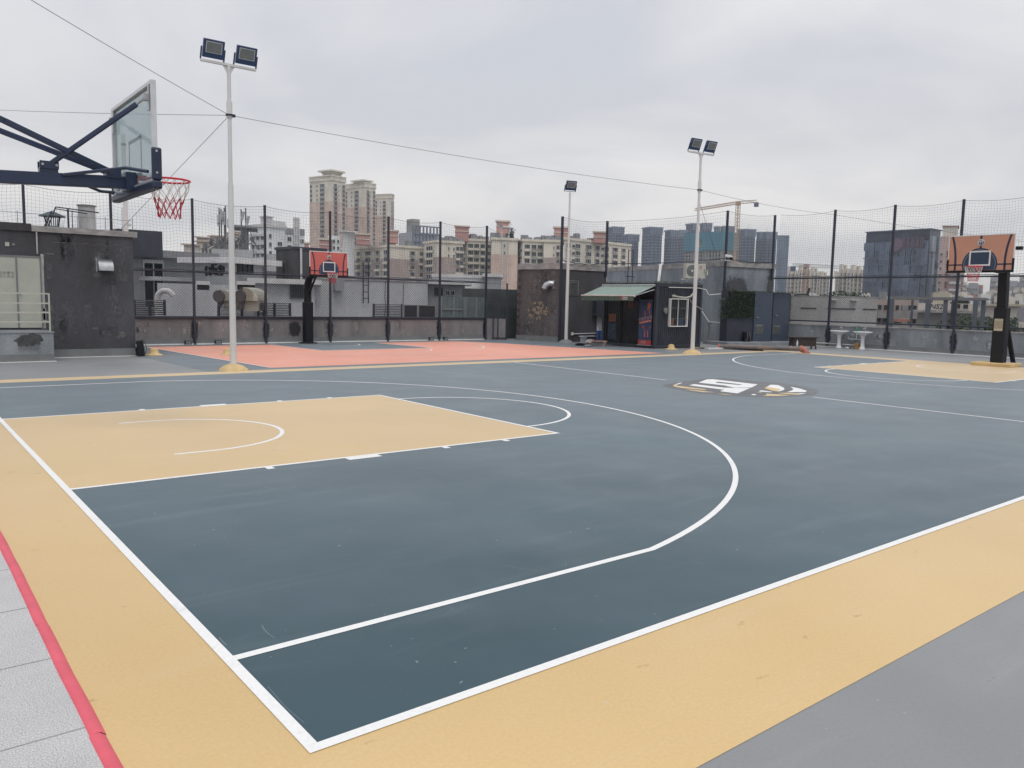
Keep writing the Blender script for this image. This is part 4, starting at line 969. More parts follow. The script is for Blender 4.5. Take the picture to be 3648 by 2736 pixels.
b.build('paint_chips', mat('grey_paint_chips', (0.16,0.15,0.15), 0.9, 0.3, 9), hut)
b = MB(); rn = random.Random(2)
for i in range(9): b.box(-0.06,-0.03,0.3+i*0.33,0.06+rn.uniform(0,.05),-0.002,0.3+i*0.33+0.15)
b.build('brick_toothing', mat('dull_brick_red', (0.11,0.07,0.065), 0.9, 0.3, 6), hut)
_rh = random.Random(3)
soft_patches('wall_grime', [(_rh.uniform(.1,Lh-.1), _rh.uniform(.2,3.0), _rh.uniform(.1,.4), _rh.uniform(.2,.8), .5) for _ in range(14)], soft_mat('pale_wall_grime', (0.165,0.148,0.148)), hut, depth=-0.0035)
# right wall of the hut (faces the court corner): louvre, boxes, conduits, in world coordinates under plain things
YW = 23.06
def wx(u, v=1100): return onp((21.8,YW),(25,YW),u,v)
s0, za_ = wx(*c5(632,412)); s1, zb_ = wx(*c5(716,560))
def hutpart(nm, mb, m):  # world -> hut local
    Ti = (Matrix.Translation((*HL,0)) @ Matrix.Rotation(hang,4,'Z')).inverted(); mb.v = [tuple(Ti @ Vector(p)) for p in mb.v]; return mb.build(nm, m, hut)
b = MB(); X0, X1 = 21.8+s0, 21.8+s1
b.box(X0,YW-0.03,zb_,X1,YW-0.002,zb_+0.03); b.box(X0,YW-0.03,za_-0.03,X1,YW-0.002,za_); b.box(X0,YW-0.03,zb_+0.03,X0+0.03,YW-0.002,za_-0.03); b.box(X1-0.03,YW-0.03,zb_+0.03,X1,YW-0.002,za_-0.03)
k = 9
for i in range(k): z = zb_+0.05+(za_-zb_-0.1)*i/k; b.add([(X0+0.03,YW-0.005,z+0.05),(X1-0.03,YW-0.005,z+0.05),(X1-0.03,YW-0.045,z),(X0+0.03,YW-0.045,z)],[(0,1,2,3),(3,2,1,0)])
hutpart('louvre_vent', b, MT['acgrey'])
s0, z1_ = wx(*c5(865,615)); s1, z0_ = wx(*c5(962,765))
b = MB(); b.box(21.8+s0,YW-0.22,z0_,21.8+s1,YW-0.002,z1_); hutpart('distribution_box', b, MT['container'])
sa_, zs_ = wx(*c5(935,685)); b = MB(); b.box(21.8+sa_-0.03,YW-0.226,zs_-0.09,21.8+sa_+0.05,YW-0.221,zs_+0.09); hutpart('warning_sticker', b, MT['white'])
b = MB()
for i in range(5):
    s_, _ = wx(c5(905+9*i,850)[0]); b.tube([(21.8+s_,YW-0.03,z0_),(21.8+s_+0.01*i,YW-0.03,0.5-0.03*i),(21.8+s_+0.03*i,YW-0.03,0.06)],0.014,6)
s_, zz_ = wx(*c5(655,950)); s2, _ = wx(*c5(905,950)); b.tube([(21.8+s_,YW-0.03,0.36),(21.8+s2,YW-0.03,0.38),(21.8+s2,YW-0.03,0.7)],0.018,6); b.tube([(21.8+s_+0.4,YW-0.03,0.25),(21.8+s2+0.1,YW-0.03,0.25)],0.018,6)
b.box(21.8+s_-0.06,YW-0.06,0.30,21.8+s_+0.04,YW-0.003,0.43)
hutpart('white_conduit', b, MT['white'])

# ================================================================ container kiosk
KX0, KX1, KY0, KY1, KH = 22.49, 25.30, 18.18, 21.12, 2.53
ks = thing('container_kiosk', 'dark slate container kiosk with barred window and glazed open front', 'kiosk', (KX0, KY0, 0))
W_, D_ = KX1-KX0, KY1-KY0
b = MB(); b.box(0.12,0.06,0.10,W_,D_,KH-0.10)
n = 22
for i in range(n):        # corrugation on the window wall
    x = 0.14+(W_-0.2)*i/n; w_ = (W_-0.2)/n*0.5
    b.prism([(x,0.06),(x+w_*0.3,0.025),(x+w_*0.7,0.025),(x+w_,0.06)], 0.12, KH-0.12)
b.build('corrugated_wall', MT['container'], ks)
b = MB()
for (x,y) in ((0,0),(W_-0.12,0),(0,D_-0.12)): b.box(x,y,0.02,x+0.12,y+0.12,KH)
b.box(0.12,0,KH-0.11,W_-0.12,0.06,KH-0.001); b.box(0.12,0,0.03,W_-0.12,0.06,0.13); b.box(0,0.12,KH-0.12,0.115,D_-0.12,KH-0.001); b.box(0,0.12,0.03,0.115,D_-0.12,0.12)
b.box(0.01,0.01,KH,W_,D_,KH+0.02)
b.build('steel_frame', MT['container'], ks, bevel=0.006)
b = MB(); b.box(0.075,0.12,0.12,0.119,D_-0.12,KH-0.12); b.build('glazed_front', MT['darkglass'], ks)
b = MB()
for y in (0.92,1.85,1.93,2.72): b.box(0.04,y,0.12,0.074,y+0.045,KH-0.3)
b.box(0.035,0.12,KH-0.42,0.074,D_-0.12,KH-0.30); b.build('door_frame', MT['dark'], ks)
b = MB(); b.box(0.068,2.20,0.98,0.073,2.62,1.30); b.build('window_decal', mat('dull_orange_decal', (0.16,0.055,0.02), 0.5), ks)
b = MB(); b.box(0.068,2.15,0.25,0.073,2.64,0.93)
b.slot(1)
rn = random.Random(8)
for i in range(18): y = 2.2+rn.random()*0.36; z = 0.32+rn.random()*0.5; b.box(0.062,y,z,0.067,y+0.06,z+0.03)
b.build('window_poster', [mat('dim_blue_poster', (0.015,0.03,0.06), 0.4), mat('dim_poster_marks', (0.10,0.12,0.15), 0.5)], ks)
b = MB(); patchblob(b,0,0,0.16,0.20,3); b.v = [(0.070, 1.40+x, 1.72+z) for x,y,z in b.v]; b.build('door_sticker', mat('dim_brown_sticker', (0.10,0.035,0.03), 0.6), ks)
def kw(a, b_): s, z = onp((KX0,KY0),(KX0+3,KY0),*c5(a,b_)); return s, z
wx0, wz1 = kw(1615,588); wx1, _ = kw(1790,590); _, wz0 = kw(1605,868)
b = MB(); b.box(wx0+0.04,0.0,wz0+0.05,wx1-0.04,0.02,wz1-0.04); pane = b.build('window', MT['darkglass'], ks)
b = MB(); t_ = 0.035
b.box(wx0,-0.09,wz0,wx1,0.02,wz0+t_); b.box(wx0,-0.09,wz1-t_,wx1,0.02,wz1); b.box(wx0,-0.09,wz0+t_,wx0+t_,0.02,wz1-t_); b.box(wx1-t_,-0.09,wz0+t_,wx1,0.02,wz1-t_)
b.box((wx0+wx1)/2-0.012,-0.03,wz0+t_,(wx0+wx1)/2+0.012,0.0,wz1-t_)
b.build('window_frame', MT['white'], pane)
b = MB()
for i in range(1,10): x = wx0+(wx1-wx0)*i/10; b.tube([(x,-0.08,wz0+t_),(x,-0.08,wz1-t_)],0.0035,5)
for z in (wz0+(wz1-wz0)*.3, wz0+(wz1-wz0)*.66): b.bar((wx0+t_,-0.08,z),(wx1-t_,-0.08,z),0.008,0.012)
b.build('window_bars', MT['acgrey'], pane)
b = MB(); b.box(wx0+0.06,-0.004,wz0+0.06,wx0+0.32,-0.001,wz0+0.34); b.slot(1); b.box(wx0+0.60,-0.004,wz0+0.06,wx0+0.92,-0.001,wz0+0.30); b.build('goods_behind_glass', [mat('dull_tan_goods', (0.22,0.09,0.045), 0.6), mat('dull_blue_goods', (0.03,0.04,0.10), 0.6)], pane)
sx, sz = kw(1575,705); b = MB(); b.box(sx-0.10,-0.05,sz-0.08,sx+0.10,0.02,sz+0.09); b.tube([(sx,-0.06,sz-0.10),(sx,0,sz-0.10)],0.05,12); b.build('meter_box', MT['acgrey'], ks, bevel=0.02)
# pipes on the kiosk wall
b = MB(); b.tube([(kw(1605,480)[0],-0.03,kw(1605,480)[1]),(kw(1900,488)[0],-0.03,kw(1900,488)[1]),(kw(1935,495)[0],-0.03,kw(1935,495)[1])],0.016,6); b.build('white_conduit', MT['white'], ks)
b = MB(); P_ = [(1648,565),(1700,575),(1760,582),(1810,572),(1840,535),(1856,490),(1860,455)]; b.tube([(kw(*p)[0],-0.07,kw(*p)[1]) for p in P_],0.032,10); b.tube([(kw(1648,565)[0],-0.12,kw(1648,565)[1]),(kw(1648,565)[0],0.0,kw(1648,565)[1])],0.05,10)
b.tube([(kw(1800,585)[0],-0.06,kw(1800,585)[1]),(kw(1825,630)[0],-0.06,kw(1825,630)[1]),(kw(1850,655)[0],-0.06,kw(1850,655)[1]),(kw(1885,672)[0],-0.06,kw(1885,672)[1]),(kw(1930,700)[0],-0.06,kw(1930,700)[1])],0.014,6)
b.build('refrigerant_pipe', MT['acbody'], ks)
# awning
aw = thing('awning', 'green retractable awning with scalloped valance over the kiosk front', 'awning', (KX0, KY0, 0))
ya, yb, xo, zo, zi = 0.06, 2.95, -1.20, 2.03, 2.44
b = MB(); b.add([(-0.02,ya,zi),(-0.02,yb,zi),(xo,yb,zo),(xo,ya,zo),(-0.02,ya,zi-.006),(-0.02,yb,zi-.006),(xo,yb,zo-.006),(xo,ya,zo-.006)],[(0,1,2,3),(7,6,5,4)]); b.build('canopy', MT['green'], aw)
b = MB(); n = 17
for i in range(n):
    y0 = ya+(yb-ya)*i/n; y1 = ya+(yb-ya)*(i+1)/n; pts = [(y0,zo-0.02)]+[(y0+(y1-y0)*j/8, zo-0.16-0.045*math.sin(math.pi*j/8)) for j in range(9)]+[(y1,zo-0.02)]
    b.quad(*[(xo-0.004,y,z) for y,z in pts]); b.quad(*[(xo+0.002,y,z) for y,z in pts[::-1]])
b.build('valance', mat('deep_green_cloth', (0.075,0.115,0.095), 0.8), aw)
b = MB(); b.tube([(xo,ya-0.02,zo),(xo,yb+0.02,zo)],0.026,10); b.tube([(xo,ya-0.05,zo),(xo,ya-0.02,zo)],0.045,12); b.build('front_bar', mat('pale_pinkish_bar', (0.6,0.52,0.49), 0.4), aw)
b = MB(); b.tube([(-0.02,ya,zi+0.03),(-0.02,yb,zi+0.03)],0.035,10); b.build('roller', MT['alu'], aw)
for y in (ya+0.04, yb-0.04): b = MB(); b.bar((-0.03,y,zi-0.14),(xo,y,zo-0.01),0.04,0.03); b.build('folding_arm', MT['alu'], aw)
b = MB(); b.box(xo-0.012,ya+0.30,zo-0.16,xo-0.006,ya+0.72,zo-0.02); sg_ = b.build('sign_plate', mat('dull_green_sign', lin(96,120,108), 0.6), aw)
b = MB(); b.box(xo-0.016,ya+0.60,zo-0.12,xo-0.0125,ya+0.69,zo-0.035); b.slot(1)
for i in range(4):
    y = ya+0.52-0.062*i; b.box(xo-0.016,y,zo-0.055,xo-0.0125,y+0.045,zo-0.043); b.box(xo-0.016,y,zo-0.082,xo-0.0125,y+0.045,zo-0.072); b.box(xo-0.0165,y+0.016,zo-0.10,xo-0.0125,y+0.028,zo-0.04)
b.box(xo-0.016,ya+0.31,zo-0.14,xo-0.0125,ya+0.58,zo-0.125)
b.build('sign_lettering', [MT['redmark'], MT['white']], sg_)
# creeper on the kiosk roof
b = MB(); leaves(b,-0.05,-0.04,KH+0.01,W_,0.10,KH+0.11,900,0.055,3); leaves(b,-0.08,0.05,KH+0.0,0.10,D_,KH+0.09,800,0.05,4)
tag(b.build('creeper', [MT['leafpale'], MT['leaf']], loc=(KX0,KY0,0)), 'dusty artificial creeper along the kiosk roof edge', 'plant')
# roll-up banner
py0, py1 = 18.34, 19.02
bn = thing('banner', 'tall blue and red printed banner standing at the kiosk front', 'banner', (22.46, py1, 0.10), R(-90))
wB = py1-py0; hB = 1.78
MT['bnblue'] = mat('banner_blue', (0.028,0.062,0.15), 0.5, 0.2, 2); MT['bnred'] = mat('banner_red', (0.42,0.045,0.045), 0.5); MT['bnorange'] = mat('banner_orange', (0.5,0.14,0.06), 0.5, 0.3, 12)
b = MB(); b.box(0,-0.006,0.22,wB,0.0,hB); b.build('blue_panel', MT['bnblue'], bn)
b = MB(); b.box(0,-0.0065,0.03,wB,0.0,0.219); b.build('red_panel', MT['bnred'], bn)
b = MB(); b.tube([(0,0.01,hB+0.005),(wB,0.01,hB+0.005)],0.012,8); b.box(-0.02,-0.05,0,wB+0.02,0.06,0.03); b.build('stand', MT['galv'], bn)
b = MB(); e = -0.009
patchblob(b,0.52,1.58,0.085,0.13,2,e,20,0.12)
for x0_,z0_,x1_,z1_ in ((0.50,1.50,0.57,1.18),(0.44,1.50,0.47,1.38),(0.28,1.30,0.33,1.10),(0.25,1.30,0.28,1.22),(0.38,1.28,0.33,1.2),(0.30,1.36,0.31,1.28)):
    b.bar((x0_,e+0.002,z0_),(x1_,e+0.002,z1_),0.045,0.006,up=(0,1,0))
b.build('basketball_artwork', MT['bnorange'], bn)
rot = Matrix.Rotation(R(11),4,'Z')
text_mesh('banner_headline', '巨圈开业啦', 0.145, upright((0.35,e-0.002,1.06),(1,0,0)) @ rot, mat('banner_pale_print', (0.50,0.33,0.36), 0.5), bn, 0.002)
b = MB(); b.T = upright((0.35,e,0.94),(1,0,0)) @ rot; b.box(-0.33,-0.05,-0.001,0.33,0.045,0.001); b.T = upright((0.35,e-0.001,0.94),(1,0,0)) @ rot
b.slot(1)
for i in range(9): b.box(-0.31+0.07*i,-0.03,-0.001,-0.26+0.07*i,0.025,0.0015)
b.build('banner_subheading', [MT['bnred'], mat('banner_pink_print', (0.6,0.35,0.3), 0.5)], bn)
b = MB(); rn = random.Random(3)
for j in range(9):
    for i in range(7):
        if rn.random() < .75: b.box(0.05+0.085*i,e,0.36+0.055*j,0.05+0.085*i+rn.uniform(.02,.055),e+0.003,0.372+0.055*j)
b.slot(1); b.box(0.30,e-0.001,0.33,0.37,e+0.003,0.63); b.box(0.46,e-0.001,0.33,0.53,e+0.003,0.63); b.box(0.18,e-0.001,0.68,0.30,e+0.003,0.77); b.box(0.58,e-0.001,0.68,0.66,e+0.003,0.76)
b.slot(2); 
for j in range(4):
    for x in (0.32,0.48): b.box(x,e-0.002,0.36+0.065*j,x+0.03,e-0.001,0.385+0.065*j)
for i in range(5): b.box(0.16+0.06*i,e-0.002,0.15,0.20+0.06*i,e-0.001,0.175)
b.box(0.08,e-0.002,0.11,0.42,e-0.001,0.12); b.box(0.08,e-0.002,0.07,0.42,e-0.001,0.08)
b.build('banner_price_table', [mat('banner_lightblue_print', (0.10,0.2,0.34), 0.5), MT['bnred'], mat('banner_white_print', (0.55,0.42,0.42), 0.5)], bn)

# clutter in front of the kiosk
bx_, by_ = ground(*c5(770,1035)); 
bk = thing('bucket', 'white plastic bucket standing among the clutter left of the kiosk', 'bucket', (bx_,by_,0))
b = MB(); b.lathe([(0.13,0.0),(0.155,0.30),(0.165,0.30),(0.165,0.33),(0.15,0.33),(0.12,0.02)],24); b.build('body', MT['bucket'], bk)
b = MB(); b.tube([(0.165*math.cos(t),-0.02-0.05*math.sin(t),0.28-0.12*abs(math.sin(t))) for t in [math.pi+math.pi*i/12 for i in range(13)]],0.005,5); b.build('bail_handle', MT['galv'], bk)
def bag(label, p, s, seed, m, cat='bag'):
    rnd = random.Random(seed); b = MB(); n = 16; prof = []
    for k in range(9):
        t = k/8; z = s[2]*t; q = math.sin(math.pi*min(1,(t*0.85+0.12)))**0.6
        prof.append((q, z))
    vs = []
    for q, z in prof:
        for j in range(n):
            a = 2*math.pi*j/n; f = q*(1+rnd.uniform(-.18,.18)); vs.append((s[0]*f*math.cos(a), s[1]*f*math.sin(a), max(0,z+rnd.uniform(-.02,.02))))
    b.add(vs,[(i*n+j,i*n+(j+1)%n,(i+1)*n+(j+1)%n,(i+1)*n+j) for i in range(8) for j in range(n)]+[tuple(range(n))[::-1],tuple(range(8*n,9*n))])
    return tag(b.build('plastic_bag' if cat == 'bag' else 'cloth_bundle', m, loc=(*p,0.004)), label, cat)
bag('crumpled white plastic bag lying between the bucket and the open carton', ground(*c5(835,1040)), (0.24,0.18,0.20), 3, MT['bagwhite'])
bag('black and white bundle lying at the front left of the clutter', ground(*c5(735,1055)), (0.22,0.16,0.11), 5, MT['black'], 'bundle')
bag('flat white bag trailing in front of the clutter', ground(*c5(820,1062)), (0.26,0.14,0.06), 6, mat('grey_white_bag', (0.3,0.3,0.33), 0.6, 0.3, 14))
cb = thing('cardboard_box', 'open brown carton with spread flaps left of the kiosk step', 'cardboard box', (*ground(*c5(925,1062)),0), R(-62))
b = MB(); w2, d2_, h2_ = 0.24, 0.17, 0.17
b.box(-w2,-d2_,0,w2,-d2_+0.008,h2_); b.box(-w2,d2_-0.008,0,w2,d2_,h2_); b.box(-w2,-d2_+0.008,0,-w2+0.008,d2_-0.008,h2_); b.box(w2-0.008,-d2_+0.008,0,w2,d2_-0.008,h2_); b.box(-w2,-d2_,0,w2,d2_,0.006); b.build('walls', MT['cardgrey'], cb)
b = MB(); b.quad((-w2,-d2_,h2_),(w2,-d2_,h2_),(w2+0.03,-d2_-0.22,h2_+0.05),(-w2-0.02,-d2_-0.2,h2_+0.03)); b.quad((-w2,d2_,h2_),(w2,d2_,h2_),(w2,d2_+0.17,h2_+0.06),(-w2,d2_+0.16,h2_+0.04)); b.quad((-w2,-d2_,h2_),(-w2,d2_,h2_),(-w2-0.28,d2_,h2_+0.02),(-w2-0.28,-d2_,h2_-0.02)); b.build('flaps', MT['card'], cb)
sx_, sy_ = ground(*c5(930,1015)); st = thing('step_stool', 'bright blue plastic stool behind the open carton', 'stool', (sx_-0.1,sy_-0.1,0), R(20))
b = MB(); b.box(-0.16,-0.13,0.46,0.16,0.13,0.50); b.box(-0.15,-0.12,0.3,0.15,-0.10,0.46); b.build('seat', MT['blueplastic'], st, bevel=0.01)
for x in (-0.14,0.14):
    for y in (-0.11,0.11): b = MB(); b.bar((x,y,0),(x*0.85,y*0.85,0.46),0.05,0.03); b.build('leg', MT['blueplastic'], st)
b = MB(); b.cbox((0,0,0.05),(0.34,0.22,0.10)); tag(b.build('red_toolbox', mat('dull_red_plastic', (0.32,0.05,0.06), 0.5), bevel=0.01, loc=(*ground(*c5(890,1015)),0)), 'low dull red box behind the white bags', 'toolbox')
rn = random.Random(11)
for i,(a,b_,m_,lb) in enumerate(((1790,1078,'wood','flat brown board lying left of the kiosk light pole foot'),(1900,1080,'card','thin tan board lying just right of the kiosk light pole foot'),(1990,1082,'leafpale','flat pale plank on the floor near the fire pipe'),(2060,1088,'white','flat white sheet on the floor near the fire pipe end'))):
    b = MB(); b.T = Matrix.Rotation(rn.uniform(-.4,.1),4,'Z'); b.box(-0.42,-0.12,0,0.42,0.12,0.02+0.01*i); x_, y_ = ground(*c5(a,b_)); tag(b.build('board_scrap', MT[m_], loc=(x_,y_,0.004)), lb, 'board scrap')
tl = MB(); tl.tube([(0,0,0),(0,0,1.45)],0.02,6); tl.tube([(0.32,0.05,0),(0.32,0.05,1.45)],0.02,6); tl.bar((-0.12,0,0.35),(0.5,0.08,0.35),0.03); tl.bar((-0.02,0,1.42),(0.34,0.05,1.42),0.015)
px_, py_ = far(*c5(1205,440), 33.6)[:2]; tag(tl.build('aerial_frame', MT['post'], loc=(px_,py_,2.5)), 'thin dark two pole aerial frame behind the kiosk roof', 'aerial frame')

# ================================================================ grey building
GC = (29.0, 19.92)
gb = thing('grey_building', 'bluish grey rendered rooftop block with pale coping behind the kiosk', 'building', (*GC, 0))
PG = [(0,0),(3.25,-0.45),(5.0,8.0),(2.4,9.9)]
b = MB(); b.prism(PG,0,3.50); b.build('wall', MT['bluewall'], gb)
b = MB(); b.prism(grow(PG,0.07),3.50,3.74); b.build('coping', MT['slab'], gb)
soft_patches('sooty_spray', [(0.75,2.2,1.0,1.1,1.0),(0.35,1.2,0.6,1.5,1.0),(3.0,2.6,0.3,1.2,0.7)], soft_mat('soot_dark_spray', (0.07,0.075,0.085)), gb)
for c in kids(gb):
    if c.name.startswith('sooty'): c.rotation_euler.z = math.atan2(-0.45,3.25)
cm = thing('security_camera', 'white security camera on the corner of the grey building roof', 'security camera', (GC[0]-0.02, GC[1]-0.12, 3.74), R(-25))
b = MB(); b.box(-0.12,-0.06,0,0.12,0.06,0.02); b.tube([(-0.05,0,0.02),(-0.12,0,0.12),(-0.02,0,0.2)],0.015,6); b.build('bracket', MT['white'], cm)
b = MB(); b.bar((-0.10,-0.0,0.24),(0.22,-0.02,0.18),0.13,0.12); b.build('housing', MT['white'], cm, bevel=0.02)
b = MB(); b.tube([(0.10,-0.04,0.14),(0.24,-0.06,0.10)],0.06,12); b.build('lens', MT['dark'], cm)
# air conditioner on brackets
ap = far(2479, 965, 36.6); aang = math.atan2(-(ap.x-EYE.x), (ap.y-EYE.y))
ac = thing('air_conditioner', 'cream outdoor air conditioner with round grey fan on the grey building wall', 'air conditioner', (ap.x, ap.y, ap.z-0.33), math.atan2(-CR.y*-1, CR.x))
ac.rotation_euler.z = math.atan2(CR.y, CR.x)+R(8)
b = MB(); b.box(-0.46,0,0,0.46,0.34,0.64); b.build('casing', MT['acbody'], ac, bevel=0.012)
b = MB(); b.tube([(-0.17,-0.006,0.33),(-0.17,0.001,0.33)],0.255,36); b.build('fan_guard', MT['acgrey'], ac)
b = MB()
for r_ in (0.24,0.2,0.16,0.12,0.08): b.tube([(-0.17+r_*math.cos(t),-0.009,0.33+r_*math.sin(t)) for t in [2*math.pi*i/32 for i in range(32)]],0.003,4,closed=True)
b.build('guard_rings', MT['post'], ac)
b = MB(); b.tube([(-0.17,-0.014,0.33),(-0.17,-0.005,0.33)],0.042,16); b.build('fan_hub', MT['white'], ac)
b = MB(); xq, zq = 0.22, 0.50
b.bar((xq-0.045,-0.004,zq-0.04),(xq,-0.004,zq+0.055),0.014,0.004,up=(0,1,0)); b.bar((xq+0.045,-0.004,zq-0.04),(xq,-0.004,zq+0.055),0.014,0.004,up=(0,1,0)); b.bar((xq-0.05,-0.004,zq-0.04),(xq+0.05,-0.004,zq-0.04),0.014,0.004,up=(0,1,0)); b.bar((xq-0.02,-0.004,zq),(xq+0.04,-0.004,zq-0.01),0.012,0.004,up=(0,1,0))
for i in range(6): b.box(xq-0.07+0.024*i,-0.004,zq-0.10,xq-0.055+0.024*i,0.0,zq-0.08)
b.build('maker_emblem', mat('dark_red_emblem', (0.33,0.05,0.05), 0.5), ac)
b = MB(); b.tube([(0.40,-0.01,0.45),(0.43,-0.04,0.2),(0.5,-0.03,0.14),(0.56,0.05,0.22),(0.55,0.1,0.4)],0.02,8); b.build('hose', MT['acbody'], ac)
for x in (-0.3,0.3): b = MB(); b.bar((x,0.0,-0.02),(x,0.95,-0.02),0.04); b.bar((x,0.1,-0.03),(x,0.9,-0.5),0.03); b.build('wall_bracket', MT['white'], ac)
# three white pipes over the coping, conduits and downpipe on the wall
b = MB()
for i in range(3):
    A = far(*c5(1522+9*i,252),36.3); B_ = far(*c5(1500+9*i,425),36.0); b.tube([A+Vector((0.2,0.3,0.0)), A, B_], 0.02, 6)
tag(b.build('white_pipes', MT['white']), 'three white pipes bending over the grey building coping down to the kiosk', 'pipes')
b = MB(); b.tube([far(*c5(a,b_),37.2) for a,b_ in ((1945,495),(1980,505),(1995,540),(2010,555),(2095,548),(2190,540))],0.02,6)
b.tube([far(*c5(a,b_),37.0) for a,b_ in ((1885,672),(1915,685),(1960,750),(2005,820),(2090,825),(2180,848))],0.022,6)
tag(b.build('wall_conduit', MT['white']), 'thin white conduits zigzagging across the grey wall right of the kiosk', 'conduit')
A = far(*c5(2010,840),37.0); b = MB(); b.tube([A, Vector((A.x,A.y,0.02))],0.055,12); b.tube([A+Vector((0,0,0.0)),A+Vector((0.0,0,0.06))],0.085,12); b.tube([A+Vector((-.3,.05,-0.15)),A+Vector((-.3,.05,-1.0))],0.02,6); b.tube([A+Vector((-.5,.1,-0.2)),A+Vector((-.5,.1,-1.0)),A+Vector((-.1,.1,-1.0))],0.02,6)
tag(b.build('downpipe', MT['acgrey']), 'grey downpipe with collar at the foot of the grey wall beside the kiosk', 'downpipe')

# ================================================================ toilet cubicles on a plinth
TA, TB = (28.35, 18.95), (31.85, 18.2)
tang = math.atan2(TB[1]-TA[1], TB[0]-TA[0])
T_ = lambda a, b_: onp(TA, TB, *c6(a, b_))
pl = thing('plinth', 'low grey concrete plinth under the two toilet cubicles', 'plinth', (*TA, 0), tang)
xa = T_(712,1575)[0]; xb = T_(1575,1575)[0]
b = MB(); b.box(xa,-0.62,0,xb,1.0,0.15); b.build('upper_slab', MT['parapet_cool'], pl, bevel=0.01)
b = MB(); b.box(xb-1.0,-0.95,0,min(xb+0.3,3.55),-0.64,0.08); b.build('lower_step', MT['parapet_cool'], pl)
tb_ = thing('toilet_cubicle', 'slate blue toilet cubicle with louvred door and ivy covered side panel', 'toilet cubicle', (*TA, 0.15), tang, 'slate blue toilet cubicles')
u0, u1, u2, u3 = T_(805,1300)[0], T_(1062,1300)[0], T_(1078,1300)[0], T_(1237,1300)[0]
ztop = T_(1000,1072)[1]-0.15
b = MB(); b.box(u0,0.0,0,u3+0.02,0.45,ztop); b.build('body', MT['container'], tb_)
def lou(parent, x0, x1, z0, z1, y):
    b = MB(); n = 7
    for i in range(n): z = z0+(z1-z0)*i/n; b.add([(x0,y,z+0.045),(x1,y,z+0.045),(x1,y-0.03,z),(x0,y-0.03,z)],[(0,1,2,3),(3,2,1,0)])
    b.box(x0-.02,y-0.002,z0-.02,x1+.02,y,z1+.02); b.build('louvre', MT['acgrey'], parent)
b = MB(); b.box(u1,-0.05,0.0,u3,-0.001,ztop-0.03); d_ = b.build('door', MT['door'], tb_, bevel=0.006)
w_ = u3-u1; lou(d_, u1+0.12*w_, u1+0.50*w_, 0.36, 0.74, -0.053)
b = MB(); b.tube([(u1+0.13*w_,-0.05,1.10),(u1+0.13*w_,-0.10,1.10)],0.03,10); b.bar((u1+0.13*w_,-0.10,1.10),(u1+0.22*w_,-0.10,1.07),0.025); b.build('door_handle', MT['galv'], d_)
b = MB(); zi0 = T_(900,1335)[1]-0.15; leaves(b,u0-0.03,-0.10,zi0,u1-0.02,-0.01,ztop+0.04,5200,0.06,7); leaves(b,u0-0.35,-0.02,zi0-0.05,u0,0.35,ztop-0.3,900,0.05,8); b.build('ivy_panel', [MT['leaf'], mat('mid_ivy_leaf', (0.17,0.23,0.13), 0.6, 0.2, 9)], tb_)
tc_ = thing('toilet_cubicle', 'slate blue toilet cubicle with louvred door, nearest the right fence', 'toilet cubicle', (*TA, 0.15), tang, 'slate blue toilet cubicles')
v0, v1 = T_(1285,1300)[0], T_(1455,1300)[0]
b = MB(); b.box(u3+0.03,0.25,0,v1+0.02,1.1,ztop-0.02); b.build('body', MT['container'], tc_)
b = MB(); b.box(v0,0.20,0.0,v1,0.249,ztop-0.05); d_ = b.build('door', MT['door'], tc_, bevel=0.006)
w_ = v1-v0; lou(d_, v0+0.08*w_, v0+0.45*w_, 0.36, 0.70, 0.197)
b = MB(); b.tube([(v0+0.16*w_,0.20,1.18),(v0+0.16*w_,0.15,1.18)],0.03,10); b.bar((v0+0.16*w_,0.15,1.18),(v0+0.26*w_,0.15,1.15),0.025); b.build('door_handle', MT['galv'], d_)
b = MB(); leaves(b,u1,-0.05,ztop-0.03,v1+0.05,0.3,ztop+0.03,900,0.05,9); leaves(b,v1-0.02,0.15,0.5,v1+0.08,0.35,ztop+0.02,800,0.05,10)
b.build('ivy_fringe', [MT['leaf'], MT['leafpale']], tc_)
bq = T_(968,1560)[0]; e_ = Vector((math.cos(tang), math.sin(tang))); pos_ = Vector(TA)+e_*bq+Vector((e_.y,-e_.x))*0.18
backpack('black backpack with grey straps standing on the plinth before the ivy cubicle', (pos_.x,pos_.y,0.15), tang)
# fire pipe
pa_ = Vector((*ground(2566,1243),0.10)); pb_ = Vector((*ground(2856,1258),0.16))
fp = thing('fire_pipe', 'long rusty red and grey fire main pipe lying on the floor before the plinth', 'pipe', (0,0,0))
b = MB(); b.tube([pa_, pb_],0.085,16); b.build('pipe', MT['rust'], fp)
b = MB(); d_ = (pb_-pa_).normalized(); b.tube([pb_-d_*0.05, pb_+d_*0.02],0.13,16); b.tube([pb_, pb_+d_*0.10+Vector((0,0,-0.01)), pb_+d_*0.16+Vector((0,0,-0.09)), pb_+d_*0.17+Vector((0,0,-0.19))],0.095,14); b.tube([pb_+d_*0.17+Vector((0,0,-0.15)), pb_+d_*0.17+Vector((0,0,-0.12))],0.14,16); b.tube([pa_,pa_-d_*0.08],0.11,14); b.build('flanged_elbow', mat('orange_red_primer', (0.52,0.20,0.15), 0.6, 0.2, 8), fp)
b = MB(); b.bar(pa_+Vector((0,0,-0.15)),pa_+d_*1.7+Vector((0,0,-0.13)),0.16,0.10); b.build('rubber_support', MT['dark'], fp)
